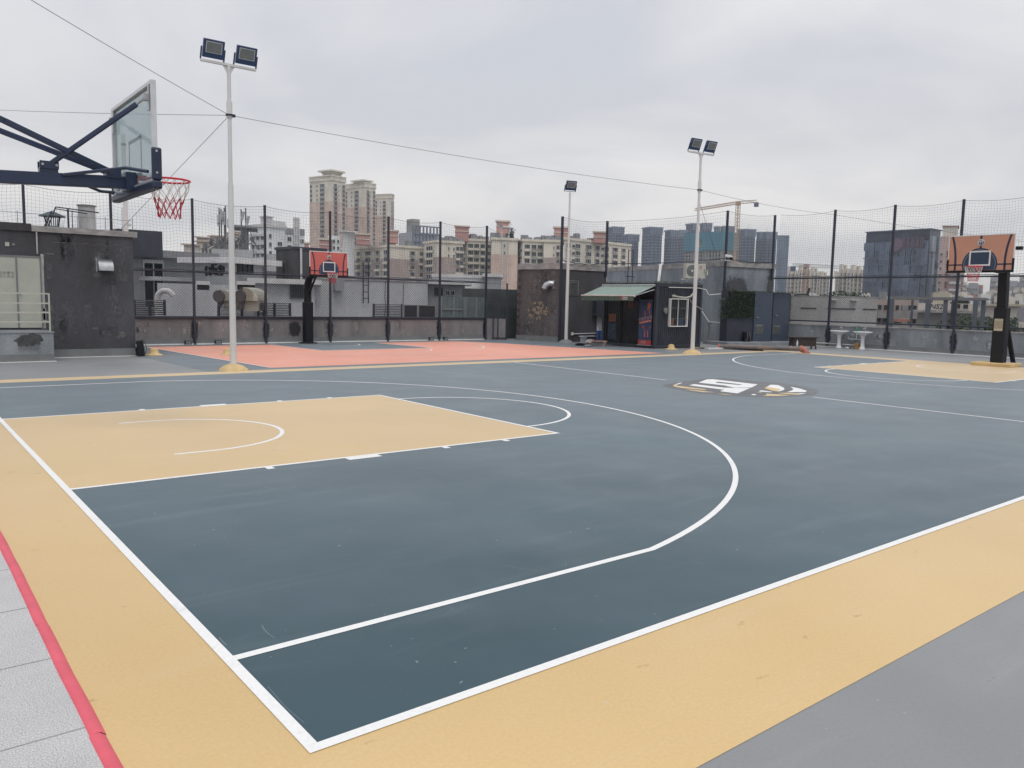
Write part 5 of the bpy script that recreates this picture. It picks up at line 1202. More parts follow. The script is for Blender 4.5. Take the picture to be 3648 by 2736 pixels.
# bench-like crate by the fence
tx, ty = far(*c6(1545,1590), 35.6)[:2]
tbn = thing('wooden_table', 'low dark wooden table between the cubicles and the wash basins', 'table', (tx,ty,0), R(-30))
b = MB(); b.box(-0.62,-0.25,0.46,0.62,0.25,0.50); b.build('tabletop', MT['wood'], tbn)
b = MB(); b.box(-0.5,-0.2,0.12,0.5,0.2,0.459); b.build('cabinet', MT['wood'], tbn)
for x in (-0.5,0.5):
    for y in (-0.18,0.18): b = MB(); b.bar((x,y,0),(x,y,0.12),0.05); b.build('leg', MT['wood'], tbn)
b = MB(); b.lathe([(0.04,0),(0.04,0.14),(0.015,0.19),(0.015,0.24)],12); tag(b.build('plastic_bottle', MT['bucket'], loc=(*far(*c6(1495,1560),35.0)[:2],0.15)), 'clear white plastic bottle at the right end of the plinth', 'bottle')

# wash basins
def basin(label, u):
    s, _ = onp((31.55,20),(31.55,10),u,1200); y = 20-s
    o = thing('wash_basin', label, 'wash basin', (31.55, y, 0), R(90), 'white pedestal wash basins')
    # local: x along the wall (towards +y world), -y... front faces -x world = +y local
    b = MB(); b.lathe([(0.13,0.0),(0.125,0.05),(0.09,0.10),(0.085,0.12),(0.075,0.35),(0.085,0.52),(0.10,0.54),(0.10,0.57),(0.16,0.62)],20); b.build('pedestal', MT['porcelain'], o)
    b = MB(); n = 24
    def sup(t, a, c_): return (a*math.copysign(abs(math.cos(t))**0.6, math.cos(t)), c_*math.copysign(abs(math.sin(t))**0.6, math.sin(t)))
    rings = [(0.15,0.12,0.60),(0.27,0.18,0.66),(0.36,0.23,0.70),(0.38,0.245,0.72),(0.38,0.245,0.755),(0.35,0.22,0.755),(0.30,0.17,0.70),(0.12,0.08,0.66)]
    vs = []
    for a, c_, z in rings:
        for j in range(n): q = sup(2*math.pi*j/n, a, c_); vs.append((q[0], q[1]+0.02, z))
    b.add(vs, [(i*n+j,i*n+(j+1)%n,(i+1)*n+(j+1)%n,(i+1)*n+j) for i in range(len(rings)-1) for j in range(n)]+[tuple(range(7*n,8*n))], True); b.build('bowl', MT['porcelain'], o)
    b = MB(); b.tube([(0,-0.17,0.755),(0,-0.17,0.86),(0,-0.12,0.91),(0,-0.04,0.90),(0,-0.02,0.86)],0.016,8); b.tube([(0,-0.17,0.86),(0,-0.19,0.93)],0.02,8); b.build('tap', MT['galv'], o)
    return o, y
s1_, yb1 = basin('white pedestal wash basin left of the grey wall pipe', 2990)
s2_, yb2 = basin('white pedestal wash basin carrying a green bottle, right of the pair', 3074)
b = MB(); b.lathe([(0.05,0),(0.055,0.05),(0.04,0.08),(0.045,0.12),(0.03,0.16),(0.02,0.2),(0.025,0.23)],12); tag(b.build('green_bottle', MT['bottle'], loc=(31.42,yb2+0.18,0.757)), 'green pump bottle on the rim of the right wash basin', 'bottle')
ym = (yb1+yb2)/2
b = MB(); b.tube([(31.95,ym-0.05,0.93),(31.92,ym-0.05,0.90),(31.92,ym-0.05,0.40)],0.022,8); b.tube([(31.92,ym+0.32,0.52),(31.92,ym+0.32,0.40),(31.92,ym-0.42,0.38)],0.02,8); b.box(31.90,ym-0.42,0.40,31.96,ym-0.30,0.46)
tag(b.build('supply_pipe', MT['pvc']), 'white water pipe fixed to the parapet between the two wash basins', 'pipe')
b = MB(); b.tube([(31.75,yb2,0.14),(31.75,yb1+0.1,0.15),(31.70,yb1+1.25,0.16),(31.70,yb1+1.35,0.05),(31.6,yb1+1.9,0.03),(31.5,yb1+2.6,0.03)],0.035,10); tag(b.build('drain_pipe', MT['pvc']), 'white drain pipe running low behind both wash basins', 'pipe')
b = MB(); b.lathe([(0.14,0.0),(0.15,0.05),(0.1,0.12),(0.13,0.17),(0.11,0.24),(0.0,0.27)],14); tag(b.build('cleaning_cloths', MT['orange'], loc=(31.62,ym-0.28,0.0)), 'small orange bundle on the floor between the wash basins', 'cleaning bundle')
b = MB(); b.lathe([(0.16,0.0),(0.17,0.04),(0.1,0.08),(0.0,0.09)],14); tag(b.build('floor_dish', MT['galv'], loc=(31.55,yb1-0.4,0.0)), 'low grey dish on the floor right of the left wash basin', 'dish')

# ================================================================ city beyond
MT['pale'] = mat('pale_grey_render', (0.50,0.505,0.52), 0.85, 0.12, 0.6, stretch=(1,1,0.4), fine=0.2, fscale=9)
MT['midgrey'] = mat('mid_grey_render', (0.31,0.315,0.335), 0.85, 0.15, 0.6, stretch=(1,1,0.4), fine=0.2, fscale=9)
MT['tilegrey'] = mat('pale_tile_wall', (0.43,0.445,0.475), 0.7, 0.12, 1.2, fine=0.2, fscale=9)
MT['trim'] = mat('white_roof_trim', (0.60,0.59,0.59), 0.8, 0.1, 2)
MT['creamwall'] = mat('cream_city_render', (0.75,0.69,0.59), 0.85, 0.12, 0.15, stretch=(1,1,0.5))
MT['peach'] = mat('peach_city_tile', (0.66,0.50,0.42), 0.85, 0.12, 0.15)
MT['brownp'] = mat('brown_pink_city_tile', (0.44,0.355,0.325), 0.85, 0.12, 0.15)
MT['pinkbox'] = mat('dusty_pink_tile', (0.52,0.29,0.265), 0.85, 0.12, 0.2)
MT['whitecity'] = mat('off_white_city_wall', (0.74,0.76,0.77), 0.85, 0.1, 0.2)
MT['yellowcity'] = mat('pale_yellow_city_wall', (0.52,0.48,0.38), 0.85, 0.1, 0.2)
MT['bluecity'] = mat('slate_blue_tower_wall', (0.085,0.115,0.18), 0.7, 0.12, 0.1)
MT['bluecity2'] = mat('slate_blue_balcony', (0.20,0.24,0.32), 0.7, 0.12, 0.1)
MT['blueglass'] = mat('blue_tower_glass', (0.035,0.055,0.10), 0.3, 0.2, 0.2)
MT['cityglass'] = mat('city_window_glass', (0.035,0.042,0.052), 0.2, 0.35, 0.5, spec=0.25)
MT['cityframe'] = mat('city_window_frame', (0.55,0.56,0.55), 0.6)
MT['tealnet'] = mat('teal_safety_netting', (0.055,0.215,0.29), 0.8, 0.15, 0.12, stretch=(1,1,0.2))
MT['conc'] = mat('raw_city_concrete', (0.34,0.33,0.32), 0.9, 0.15, 0.3)
MT['craneyellow'] = mat('faded_crane_paint', (0.50,0.31,0.15), 0.6)
MT['cranered'] = mat('faded_red_crane', (0.50,0.30,0.24), 0.6)
MT['darkcity'] = mat('dark_glass_facade', (0.05,0.07,0.12), 0.3, 0.3, 0.25)
MT['terracotta'] = mat('terracotta_tiles', (0.40,0.20,0.14), 0.85, 0.2, 4)
ZC = -24.0

SHEAR = {}
def block(name, label, cat, uL, uC, uR, vtop, D, delta, m, zb=ZC, wl=None, wr=None, group=None, roof=None, over=0.0, rh=0.4, parapet=None):
    c = far(uC, vtop, D); h = hdir(uC, vtop); va = math.atan2(h[1], h[0]); a = va-math.pi/2+R(delta)
    e = Vector((math.cos(a), math.sin(a))); f = Vector((-math.sin(a), math.cos(a)))
    def hit(d, u):
        q = Vector(hdir(u, vtop)); o = Vector((EYE.x, EYE.y)); cc = Vector((c.x, c.y))
        den = d.x*q.y-d.y*q.x
        r_ = o-cc; return (r_.x*q.y-r_.y*q.x)/den
    wR = wr if wr else hit(e, uR); wL = wl if wl else hit(f, uL)
    o = thing(name, label, cat, (c.x, c.y, zb), a, group); H = c.z-zb
    SH = Matrix.Identity(4)
    if wl: SH[0][1] = math.tan(R(delta+1.5))
    SHEAR[o.name] = SH
    b = MB().at(SH); b.box(0,0,0,wR,wL,H); b.build('wall', m, o)
    if roof:
        b = MB().at(SH); b.box(-over,-over,H-rh,wR+over,wL+over,H+0.02); b.build('roof', roof, o)
    if parapet:
        b = MB().at(SH); b.box(-0.5,-0.5,H-0.9,wR+0.5,wL+0.5,H+0.1); b.build('cornice', parapet, o)
    o['_wr'] = wR; o['_wl'] = wL; o['_h'] = H; o['_zb'] = zb; o['_D'] = D
    return o
WINMESH = {}
def winmesh(key, fr, gl, ratio, mull=1, sill=True):
    if key in WINMESH: return WINMESH[key]
    b = MB(); t = 0.07; tx = t/ratio if ratio > 1 else t
    b.box(0,-1,0,1,0,t); b.box(0,-1,1-t,1,0,1); b.box(0,-1,t,tx,0,1-t); b.box(1-tx,-1,t,1,0,1-t)
    for i in range(mull): x = (i+1)/(mull+1); b.box(x-tx*.4,-0.8,t,x+tx*.4,0,1-t)
    if sill: b.box(-0.06,-1.6,-0.05,1.06,0,-0.001)
    b.slot(1); b.box(tx,-0.4,t,1-tx,0,1-t)
    o = b.build('window', [fr, gl]); me = o.data; bpy.data.objects.remove(o); WINMESH[key] = me; return me
def windows(o, L, me, name='window', dep=0.14, cap=100, used=[0]):
    """L: (face, x, z, w, h)"""
    L = sorted(L, key=lambda q: -q[2]); wL = o['_wl']
    have = sum(1 for c in kids(o) if c.name.split('.')[0] == name)
    room = max(0, cap-have)
    def mtx(face, x, z, w_, h_):
        if face == 'R': return Matrix.Translation((x,-0.01,z)) @ Matrix.Diagonal((w_,dep,h_,1))
        return Matrix.Translation((-0.01,x+w_,z)) @ Matrix.Rotation(R(-90),4,'Z') @ Matrix.Diagonal((w_,dep,h_,1))
    for q in L[:room]:
        w_ = bpy.data.objects.new(name, me); COL.objects.link(w_); w_.parent = o; M = mtx(*q)
        w_.location = M.to_translation(); w_.rotation_euler = (0,0,0 if q[0] == 'R' else R(-90)); w_.scale = (q[3], dep, q[4])
    rest = L[room:]
    if rest:
        b = MB()
        for q in rest:
            b.T = mtx(*q)
            for mi in (0,1):
                fs = [tuple(p.vertices) for p in me.polygons if p.material_index == mi]; b.slot(mi); b.add([v.co.copy() for v in me.vertices], fs)
        r_ = b.build(name+'_rows', list(me.materials), o); r_['kind'] = 'stuff'
def clean(o):
    for k in ('_wr','_wl','_h','_zb','_D'):
        if k in o: del o[k]
def roofbox(o, x0, y0, x1, y1, h, m, name='stair_tower', cap=None, over=0.4):
    H = o['_h']; b = MB().at(SHEAR[o.name]); b.box(x0,y0,H,x1,y1,H+h); q = b.build(name, m, o)
    if cap: b = MB().at(SHEAR[o.name]); b.box(x0-over,y0-over,H+h,x1+over,y1+over,H+h+max(.25,h*0.07)); b.build('cap', cap, q)
    return q
def band(o, z0, z1, m, name='lower_cladding', grow_=0.06):
    b = MB().at(SHEAR[o.name]); g = grow_; b.box(-g,-g,z0,o['_wr']+g,o['_wl']+g,z1); return b.build(name, m, o)

# ---- ground sheets
b = MB(); b.box(-6000,-6000,ZC-1,6000,6000,ZC); structure(b.build('city_ground', mat('distant_city_ground', (0.20,0.205,0.20), 0.9, 0.25, 0.01, world=True)))
b = MB(); b.box(-30,26.4,-0.6,31.9,75,-0.25); structure(b.build('neighbouring_roof', MT['midgrey']))
b = MB(); b.box(32.3,-20,-4.5,60,75,-0.9); structure(b.build('lower_terrace', MT['midgrey']))

# ---- rooftop neighbours behind the coral court
o = block('roof_house', 'long low grey rooftop house with overhanging flat roof beyond the left parapet', 'rooftop house', 400, 470, 722, 890, 46, 22, MT['pale'], -0.3, wl=8, roof=MT['midgrey'], over=0.9, rh=0.35)
H = o['_h']; b = MB(); b.box(0.3,-1.8,H-1.55,o['_wr']-0.6,-0.0,H-1.35); b.build('ledge', MT['pale'], o); windows(o, [('R',0.5,1.2,1.1,2.6)], winmesh('tall', MT['alu'], MT['darkglass'], 0.4, 1, False), dep=0.08); clean(o)
b = MB(); c_ = far(481, 870, 45); b.cbox((0,0,0),(2.1,2.0,1.3)); tag(b.build('water_tank', MT['container'], loc=(c_.x,c_.y,c_.z)), 'dark box water tank on the roof beyond the machine room corner', 'water tank')
o = block('roof_house', 'grey rooftop house with white slab roof and black wall lettering', 'rooftop house', 690, 822, 950, 919, 42, 47, MT['tilegrey'], -0.3, roof=MT['trim'], over=0.55, rh=0.26)
H = o['_h']
b = MB(); k = 6; wL = o['_wl']
zz1 = zat(720,945,44)+0.3; zz0 = zat(720,985,44)+0.3
rn = random.Random(21)
for i in range(k):      # bold brush-like characters on the left wall
    y = wL-0.8-i*(wL*0.50)/k; s_ = wL*0.50/k*0.74
    for j in range(5): z = zz0+(zz1-zz0)*rn.random()*0.95; b.box(-0.05,y-s_*rn.uniform(.6,1),z,-0.001,y,z+0.07)
    for j in range(3): q = y-s_*rn.random(); z = zz0+(zz1-zz0)*rn.uniform(0,.5); b.box(-0.05,q-0.06,z,-0.001,q+0.05,z+(zz1-zz0)*rn.uniform(.35,.6))
b.build('wall_lettering', MT['dark'], o)
windows(o, [('R', o['_wr']*0.16, zat(870,974,42)+0.3, o['_wr']*0.42, zat(870,936,42)-zat(870,974,42))], winmesh('wide', MT['dark'], MT['darkglass'], 1.4, 2, False), dep=0.08)
b = MB(); b.tube([(o['_wr']*0.9,-0.1,0),(o['_wr']*0.9,-0.1,H-0.3)],0.05,8); b.build('downpipe', MT['trim'], o); clean(o)
o = block('roof_wall', 'grey block wall with two small white canopies below the lettered rooftop house', 'rooftop wall', 440, 560, 905, 1008, 38, 20, MT['pale'], -0.3, wl=3)
clean(o)
for (ua, ub, v0_, v1_), lb in (((699,748,1001,1014),'short white canopy slab over a dark slot, left of the roof exhaust hoods'),((842,909,1001,1014),'long white canopy slab above the roof exhaust hoods')):
    A = far(ua, v0_, 37); B2 = far(ub, v0_, 37); hgt = A.z-zat(ua, v1_, 37)
    t = thing('canopy', lb, 'canopy', (A.x, A.y, A.z-hgt), math.atan2(B2.y-A.y, B2.x-A.x), 'white canopy slabs'); Lc = math.hypot(B2.x-A.x, B2.y-A.y)
    b = MB(); b.box(0,-0.3,0,Lc,0.9,hgt); b.build('slab', MT['trim'], t); b = MB(); b.box(0.03,-0.05,-0.22,Lc-0.03,0.5,-0.001); b.build('dark_opening', MT['dark'], t)
o = block('roof_box', 'dark charcoal stair box standing on the neighbouring roof left of the red backboard', 'stair box', 983, 1042, 1160, 879, 44, 30, MT['darkwall'], -0.3, roof=MT['container'], over=0.06, rh=0.12)
windows(o, [('L', o['_wl']*0.35, o['_h']-2.4, o['_wl']*0.25, 1.7)], winmesh('darkdoor', MT['darkwall'], MT['dark'], .5, 0, False), dep=0.05)
b = MB(); b.tube([(0.45,-0.09,o['_h']-3.9),(0.45,-0.09,o['_h']-0.05)],0.06,8); b.cbox((0.6,-0.3,o['_h']-4.0),(1.6,0.7,0.3)); b.build('white_downpipe', MT['trim'], o)
b = MB(); b.box(o['_wr']*0.70,-0.5,o['_h']-1.25,o['_wr']*0.86,-0.02,o['_h']-0.85); b.build('wall_lamp', MT['trim'], o); clean(o)
o = block('roof_house', 'rooftop house with white slab roof and small barred window behind the red hoop', 'rooftop house', 890, 908, 1120, 992, 40, 12, MT['pale'], -0.3, wl=6, roof=MT['trim'], over=0.35, rh=0.22)
windows(o, [('R', o['_wr']*0.575, zat(1055,1063,40)+0.3, o['_wr']*0.235, zat(1055,1009,40)-zat(1055,1063,40))], winmesh('barred', MT['container'], MT['darkglass'], 1, 5, False), dep=0.08); clean(o)
o = block('roof_wall', 'long tall pale concrete wall with a steel ladder behind the coral court', 'rooftop wall', 1100, 1106, 1524, 979, 41, 14, MT['pale'], -0.3, wl=3, roof=MT['slab'], over=0.05, rh=0.2)
wR = o['_wr']; H = o['_h']
b = MB(); z0_ = zat(1290,1080,42)+0.3; z1_ = zat(1290,936,42)+0.3; xl = wR*0.42
for dx in (0,0.27): b.tube([(xl+dx,-0.25,z0_),(xl+dx,-0.25,z1_)],0.03,6)
for i in range(5): b.tube([(xl,-0.25,z0_+0.25+0.33*i),(xl+0.27,-0.25,z0_+0.25+0.33*i)],0.02,6)
b.build('ladder', MT['post'], o)
b = MB(); b.tube([(wR*0.62,-0.05,H-0.2),(wR*0.615,-0.06,H-1.0),(wR*0.625,-0.06,H-1.7)],0.015,5); b.tube([(wR*0.63+0.1*math.cos(t),-0.05,H-1.9+0.25*math.sin(t)) for t in [6.28*i/16 for i in range(17)]],0.015,5); b.tube([(wR*0.78,-0.04,H-0.3),(wR*0.775,-0.04,H-2.2)],0.012,5)
b.build('loose_cable', MT['dark'], o)
b = MB(); b.box(wR*0.18,-0.45,H-0.75,wR*0.25,-0.001,H-0.15); b.build('wall_box', MT['midgrey'], o); clean(o)
o = block('roof_house', 'small grey rooftop hut with thin white roof and one dark window', 'rooftop house', 1522, 1524, 1656, 1004, 44, 8, MT['midgrey'], -0.3, wl=4, roof=MT['trim'], over=0.4, rh=0.12)
windows(o, [('R', o['_wr']*0.18, zat(1558,1053,44)+0.3, o['_wr']*0.22, zat(1558,1024,44)-zat(1558,1053,44))], winmesh('wide', None, None, 1), dep=0.06)
windows(o, [('R', o['_wr']*0.48, zat(1600,1053,44)+0.3, o['_wr']*0.10, zat(1600,1034,44)-zat(1600,1053,44)),('R', o['_wr']*0.62, zat(1600,1053,44)+0.3, o['_wr']*0.10, zat(1600,1034,44)-zat(1600,1053,44))], winmesh('tall', None, None, 1), dep=0.06); clean(o)
o = block('roof_wall', 'weathered green corrugated partition beside the gate', 'partition', 1569, 1571, 1726, 1056, 37.5, 10, mat('weathered_green_sheet', (0.16,0.215,0.205), 0.7, 0.3, 3, col2=(0.09,0.115,0.115,1), stretch=(2,2,0.5)), -0.3, wl=0.6)
b = MB(); 
for f_ in (0.0,0.28,0.52,0.56,0.8): b.box(o['_wr']*f_,-0.04,0,o['_wr']*f_+0.06,-0.001,o['_h'])
b.box(0,-0.05,o['_h']*0.72,o['_wr']*0.5,-0.041,o['_h']*0.75); b.build('sheet_frame', MT['midgrey'], o); clean(o)
o = block('roof_wall', 'dark green high wall behind the gate beside the charcoal hut', 'rooftop wall', 1645, 1647, 1880, 1027, 40, 8, mat('dark_green_wall', (0.075,0.09,0.09), 0.8, 0.25, 1), -0.3, wl=1); clean(o)
o = block('roof_house', 'long pale rooftop shed with white roof line behind the gate', 'rooftop house', 1541, 1543, 1722, 976, 52, 8, MT['whitecity'], -0.3, wl=5, roof=MT['trim'], over=0.1, rh=0.2); clean(o)
o = block('roof_house', 'blue grey rooftop shed with white roof line right of the long pale shed', 'rooftop house', 1723, 1724, 1786, 975, 52, 8, MT['midgrey'], -0.3, wl=5, roof=MT['trim'], over=0.1, rh=0.2); clean(o)
# opening with dark shutters, louvre rails
def louvre_rail(label, ua, ub, v0_, v1_, D):
    A = far(ua, v1_, D); B2 = far(ub, v1_, D+1.2); hgt = zat(ua, v0_, D)-A.z; Lc = math.hypot(B2.x-A.x, B2.y-A.y)
    t = thing('louvre_screen', label, 'louvre screen', (A.x,A.y,A.z), math.atan2(B2.y-A.y,B2.x-A.x), 'dark louvre screens on the neighbouring roof')
    b = MB()
    for x in (0, Lc/2, Lc): b.bar((x,0,0),(x,0,hgt),0.07)
    b.build('frame', MT['container'], t)
    b = MB(); n = 8
    for i in range(n): z = hgt*(i+0.5)/n; b.add([(0,0,z+hgt*.32/n),(Lc,0,z+hgt*.32/n),(Lc,-0.09,z-hgt*.2/n),(0,-0.09,z-hgt*.2/n)],[(0,1,2,3),(3,2,1,0)])
    b.build('slats', mat('grey_louvre', (0.11,0.115,0.13), 0.6), t)
louvre_rail('dark louvre screen just right of the machine room', 479, 587, 1067, 1126, 30)
louvre_rail('dark louvre screen around the roof exhaust hoods', 779, 940, 1090, 1128, 31)
louvre_rail('dark louvre screen left of the red hoop post', 920, 1033, 1078, 1128, 31)
louvre_rail('dark louvre screen beside the dark opening, right of the ladder wall', 1331, 1432, 1082, 1130, 35.5)
op = MB(); A = far(1433,1132,36); op.box(0,0,0,1.5,0.3,0.58); op.slot(1); op.box(0.1,-0.02,0.02,0.65,-0.001,0.55); op.box(0.75,-0.02,0.02,1.45,-0.001,0.55)
tag(op.build('service_hatch', [MT['midgrey'], MT['dark']], loc=(A.x,A.y,A.z)), 'dark open service hatch beside the right louvre screen', 'hatch').rotation_euler.z = math.atan2(CR.y,CR.x)
def hood(label, u0, u1, v0_, v1_, D):
    A = far(u0, v1_, D); s = (far(u1,v1_,D)-A).length; hgt = zat(u0,v0_,D)-A.z
    t = thing('exhaust_hood', label, 'exhaust hood', (A.x,A.y,A.z), math.atan2(CR.y,CR.x)-0.15, 'big curved roof exhaust hoods')
    b = MB(); n = 12; pr = [(-0.0,0.0)]+[(s*0.95*math.sin(math.pi/2*i/n)*1.0, hgt*(1-(1-math.cos(math.pi/2*i/n))*1.0)) for i in range(n+1)]
    pr = [(0.25*s,0),(0.25*s,hgt)]+[(0.25*s+0.75*s*math.sin(math.pi/2*i/n), hgt*math.cos(math.pi/2*i/n)*0.98) for i in range(1,n+1)]
    vs = [(x,0,z) for x,z in pr]+[(x,1.0,z) for x,z in pr]; k = len(pr)
    b.add(vs,[tuple(range(k))[::-1],tuple(range(k,2*k))]+[(i,(i+1)%k,k+(i+1)%k,k+i) for i in range(k)]); b.build('curved_cowl', mat('ivory_duct', (0.45,0.43,0.36), 0.6, 0.1, 3), t)
    b = MB(); b.box(0.25*s,0.1,-hgt*0.75,0.95*s,0.9,-0.001); b.build('duct', MT['acbody'], t)
    b = MB(); b.box(0.12*s,-0.05,-hgt*0.4,0.24*s,0.3,hgt*0.95) if False else b.bar((0.2*s,-0.05,-0.1),(0.2*s,-0.05,hgt*0.98),0.06); b.tube([(0.12*s,-0.1,0.16),(0.12*s,0.3,0.16)],0.22,16); b.bar((0.1*s,0,-hgt*.7),(0.1*s,0,0.1),0.10); b.bar((0.1*s,0,-hgt*.6),(0.3*s,0,-0.05),0.08); b.build('fan_motor', MT['brownwall'], t)
hood('left ivory curved exhaust hood partly behind the nearest light pole', 775, 846, 1032, 1071, 31.5)
hood('right ivory curved exhaust hood beside the louvre screen', 850, 921, 1023, 1071, 31.0)
b = MB(); A = far(563,1126,32); rr_ = 0.28
b.tube([(0,0,0),(0,0,0.70),(0.05,0,0.82),(0.2,0,0.92),(0.38,0,0.92),(0.52,0,0.84),(0.56,0,0.74)],0.105,12); tag(b.build('elbow_duct', MT['trim'], loc=(A.x,A.y,A.z)), 'white curved elbow duct rising behind the parapet left of the nearest light pole', 'duct').rotation_euler.z = math.atan2(CR.y,CR.x)

# ---- antenna masts
def masts(label, ulist, D, seed, zb):
    c_ = far(ulist[0][0], 900, D); t = thing('antenna_mast', label, 'antenna mast', (c_.x,c_.y,zb), math.atan2(CR.y,CR.x), 'mobile antenna masts beyond the left fence')
    px = D/FPX; u0 = ulist[0][0]; rnd = random.Random(seed)
    b = MB()
    for (u, vt, vb) in ulist: x = (u-u0)*px; b.tube([(x,0,zat(u,vb,D)-zb),(x,0,zat(u,vt,D)-zb)],0.05,6)
    for i in range(6): x = rnd.uniform(-0.6,1.0); b.bar((x,0,zat(u0,900,D)-zb),(rnd.uniform(-.2,.8),0.2,zat(u0,840,D)-zb),0.05)
    b.build('mast_tubes', MT['cable'], t)
    return t, px, u0
t, px, u0 = masts('cluster of antenna masts left of the nearest light pole', [(783,740,885),(800,742,890),(804,735,890),(790,770,880)], 62, 1, -0.3)
def panel(t, px, u0, D, zb, u, v0_, v1_, tilt, m):
    b = MB(); x = (u-u0)*px; b.T = Matrix.Translation((x,-0.15,(zat(u,v0_,D)+zat(u,v1_,D))/2-zb)) @ Matrix.Rotation(R(tilt),4,'Y'); h_ = (v1_-v0_)*px/2; b.box(-0.09,-0.06,-h_,0.09,0.06,h_); b.build('antenna_panel', m, t)
MT['antpanel'] = mat('antenna_panel_grey', (0.42,0.44,0.46), 0.6)
for q in ((784,768,804,0),(795,748,790,-14),(801,758,800,0),(816,783,812,0)): panel(t,px,u0,62,-0.3,*q,MT['antpanel'])
panel(t,px,u0,62,-0.3,784,795,800,0,mat('mauve_band', (0.14,0.12,0.25), 0.6))
bb = MB(); rn = random.Random(6)
for i in range(9): x = rn.uniform(-1.5,1.6); z = zat(u0,rn.uniform(862,885),62)+0.3; bb.cbox((x,rn.uniform(-.3,.6),z),(0.25,0.2,0.5))
for i in range(14): bb.bar((rn.uniform(-1.8,1.8),0,zat(u0,890,62)+.3),(rn.uniform(-1,1.2),0.1,zat(u0,850,62)+.3),0.05)
bb.build('radio_boxes', MT['cable'], t)
t, px, u0 = masts('pair of tall antenna masts right of the nearest light pole', [(861,746,885),(876,742,890)], 62, 4, -0.3)
for q in ((868,756,784,14),(884,772,806,14)): panel(t,px,u0,62,-0.3,*q,MT['antpanel'])
bb = MB()
for i in range(10): bb.bar((rn.uniform(-1.0,1.6),0,zat(u0,888,62)+.3),(rn.uniform(-.6,1.2),0.1,zat(u0,845,62)+.3),0.05)
bb.bar((-0.6,0,zat(u0,885,62)+.3),(0.2,0,zat(u0,815,62)+.3),0.05); bb.bar((0.6,0,zat(u0,820,62)+.3),(1.2,0,zat(u0,890,62)+.3),0.05)
bb.build('bracing', MT['cable'], t)
o = block('tank_house', 'teal grey metal tank cabin among the antenna masts', 'tank cabin', 850, 862, 884, 807, 66, 30, mat('teal_grey_metal', (0.22,0.27,0.29), 0.6, 0.15, 1), -0.3, wl=2, roof=MT['midgrey'], over=0.8, rh=0.12); clean(o)
o = block('plant_room', 'pale plant room under the antenna masts left of the light pole', 'plant room', 752, 754, 826, 886, 58, 10, MT['pale'], -0.3, wl=4); clean(o)
o = block('plant_room', 'pale low plant room under the paired antenna masts', 'plant room', 836, 838, 900, 888, 58, 10, MT['pale'], -0.3, wl=4); clean(o)
o = block('roof_wall', 'grey parapet block between the lettered house and the charcoal stair box', 'rooftop wall', 905, 945, 1000, 905, 50, 20, MT['midgrey'], -0.3, wl=4, roof=MT['pale'], over=0.05, rh=1.0); clean(o)

# ---- villas with tiled cornices, D about 170
MT['villa'] = mat('villa_cream', (0.60,0.55,0.50), 0.85, 0.1, 0.3); MT['vroof'] = mat('villa_peach_roof', (0.62,0.50,0.43), 0.85, 0.1, 0.5)
vi = [(655,662,712,868,24,'low cream villa with peach roof, farthest left above the parapet'),(700,712,756,857,20,'cream villa with flat cornice second from the left above the parapet'),(748,760,800,838,24,'taller cream villa just left of the antenna masts'),(700,703,744,842,30,'cream penthouse with thin cornice behind the second villa'),(808,812,850,828,26,'cream villa partly hidden by the nearest light pole'),(836,842,872,824,24,'narrow cream villa right of the nearest light pole')]
for i,(ul,uc,ur,vt,dl,lb) in enumerate(vi):
    o = block('villa', lb, 'villa', ul,uc,ur,vt,165+6*i,dl,MT['villa'],-8,group='cream villas beyond the left fence',roof=MT['vroof'],over=0.45,rh=0.22)
    wr, wl, H = o['_wr'], o['_wl'], o['_h']
    windows(o, [('R',wr*(0.12+0.3*j),H-3.4-3.1*k,wr*0.17,2.0) for j in range(3) for k in range(2)], winmesh('city', MT['cityframe'], MT['cityglass'], 1.2, 1), dep=0.2)
    b = MB(); b.box(-0.1,-0.4,H-4.0,wr+0.1,-0.02,H-3.85); b.build('balcony', MT['villa'], o); clean(o)

# ---- white apartment house centre left
W1 = winmesh('city', None, None, 1)
WC = winmesh('wide3', MT['cityframe'], MT['cityglass'], 1.8, 2)
def grid(face, x0, x1, n, z0, z1, fl, w_, h_):
    L = []; k = int((z1-z0)/fl)
    for i in range(n):
        x = x0+(x1-x0)*(i+0.5)/n-w_/2
        for j in range(k): L.append((face, x, z1-fl*(j+1)+(fl-h_)*0.5, w_, h_))
    return L
o = block('apartment_block', 'white stepped apartment block with rounded roof fence right of the antenna masts', 'apartment block', 890, 948, 1016, 799, 300, 38, MT['whitecity'], parapet=MT['trim'])
wr, wl, H = o['_wr'], o['_wl'], o['_h']
windows(o, grid('L', wl*.08, wl*.95, 3, H-21, H-3, 3, wl*.17, 1.9), WC); windows(o, grid('R', wr*.05, wr*.35, 1, H-21, H-2.5, 3, wr*.14, 1.6)+grid('R', wr*.5, wr*.9, 1, H-9, H-5, 3, wr*.25, 1.6), W1)
b = MB()
for i in range(6): b.box(-1.3,wl*0.1,H-4.2-3*i,-0.15,wl*0.42,H-3.3-3*i); b.box(-1.3,wl*0.55,H-4.2-3*i,-0.15,wl*0.9,H-3.3-3*i)
b.build('balconies', MT['trim'], o); b = MB(); b.box(wr*.42,-0.1,0,wr*.98,0,H-10); b.build('yellow_cladding', MT['yellowcity'], o)
b = MB()
for i in range(16): b.bar((wr*i/15,0,H),(wr*i/15,0,H+1.3),0.25)
b.box(0,-0.1,H+1.3,wr,0.1,H+1.55); b.build('roof_fence', MT['trim'], o); roofbox(o,wr*.3,wl*.3,wr*.6,wl*.7,3.0,MT['trim'],cap=MT['trim']); clean(o)
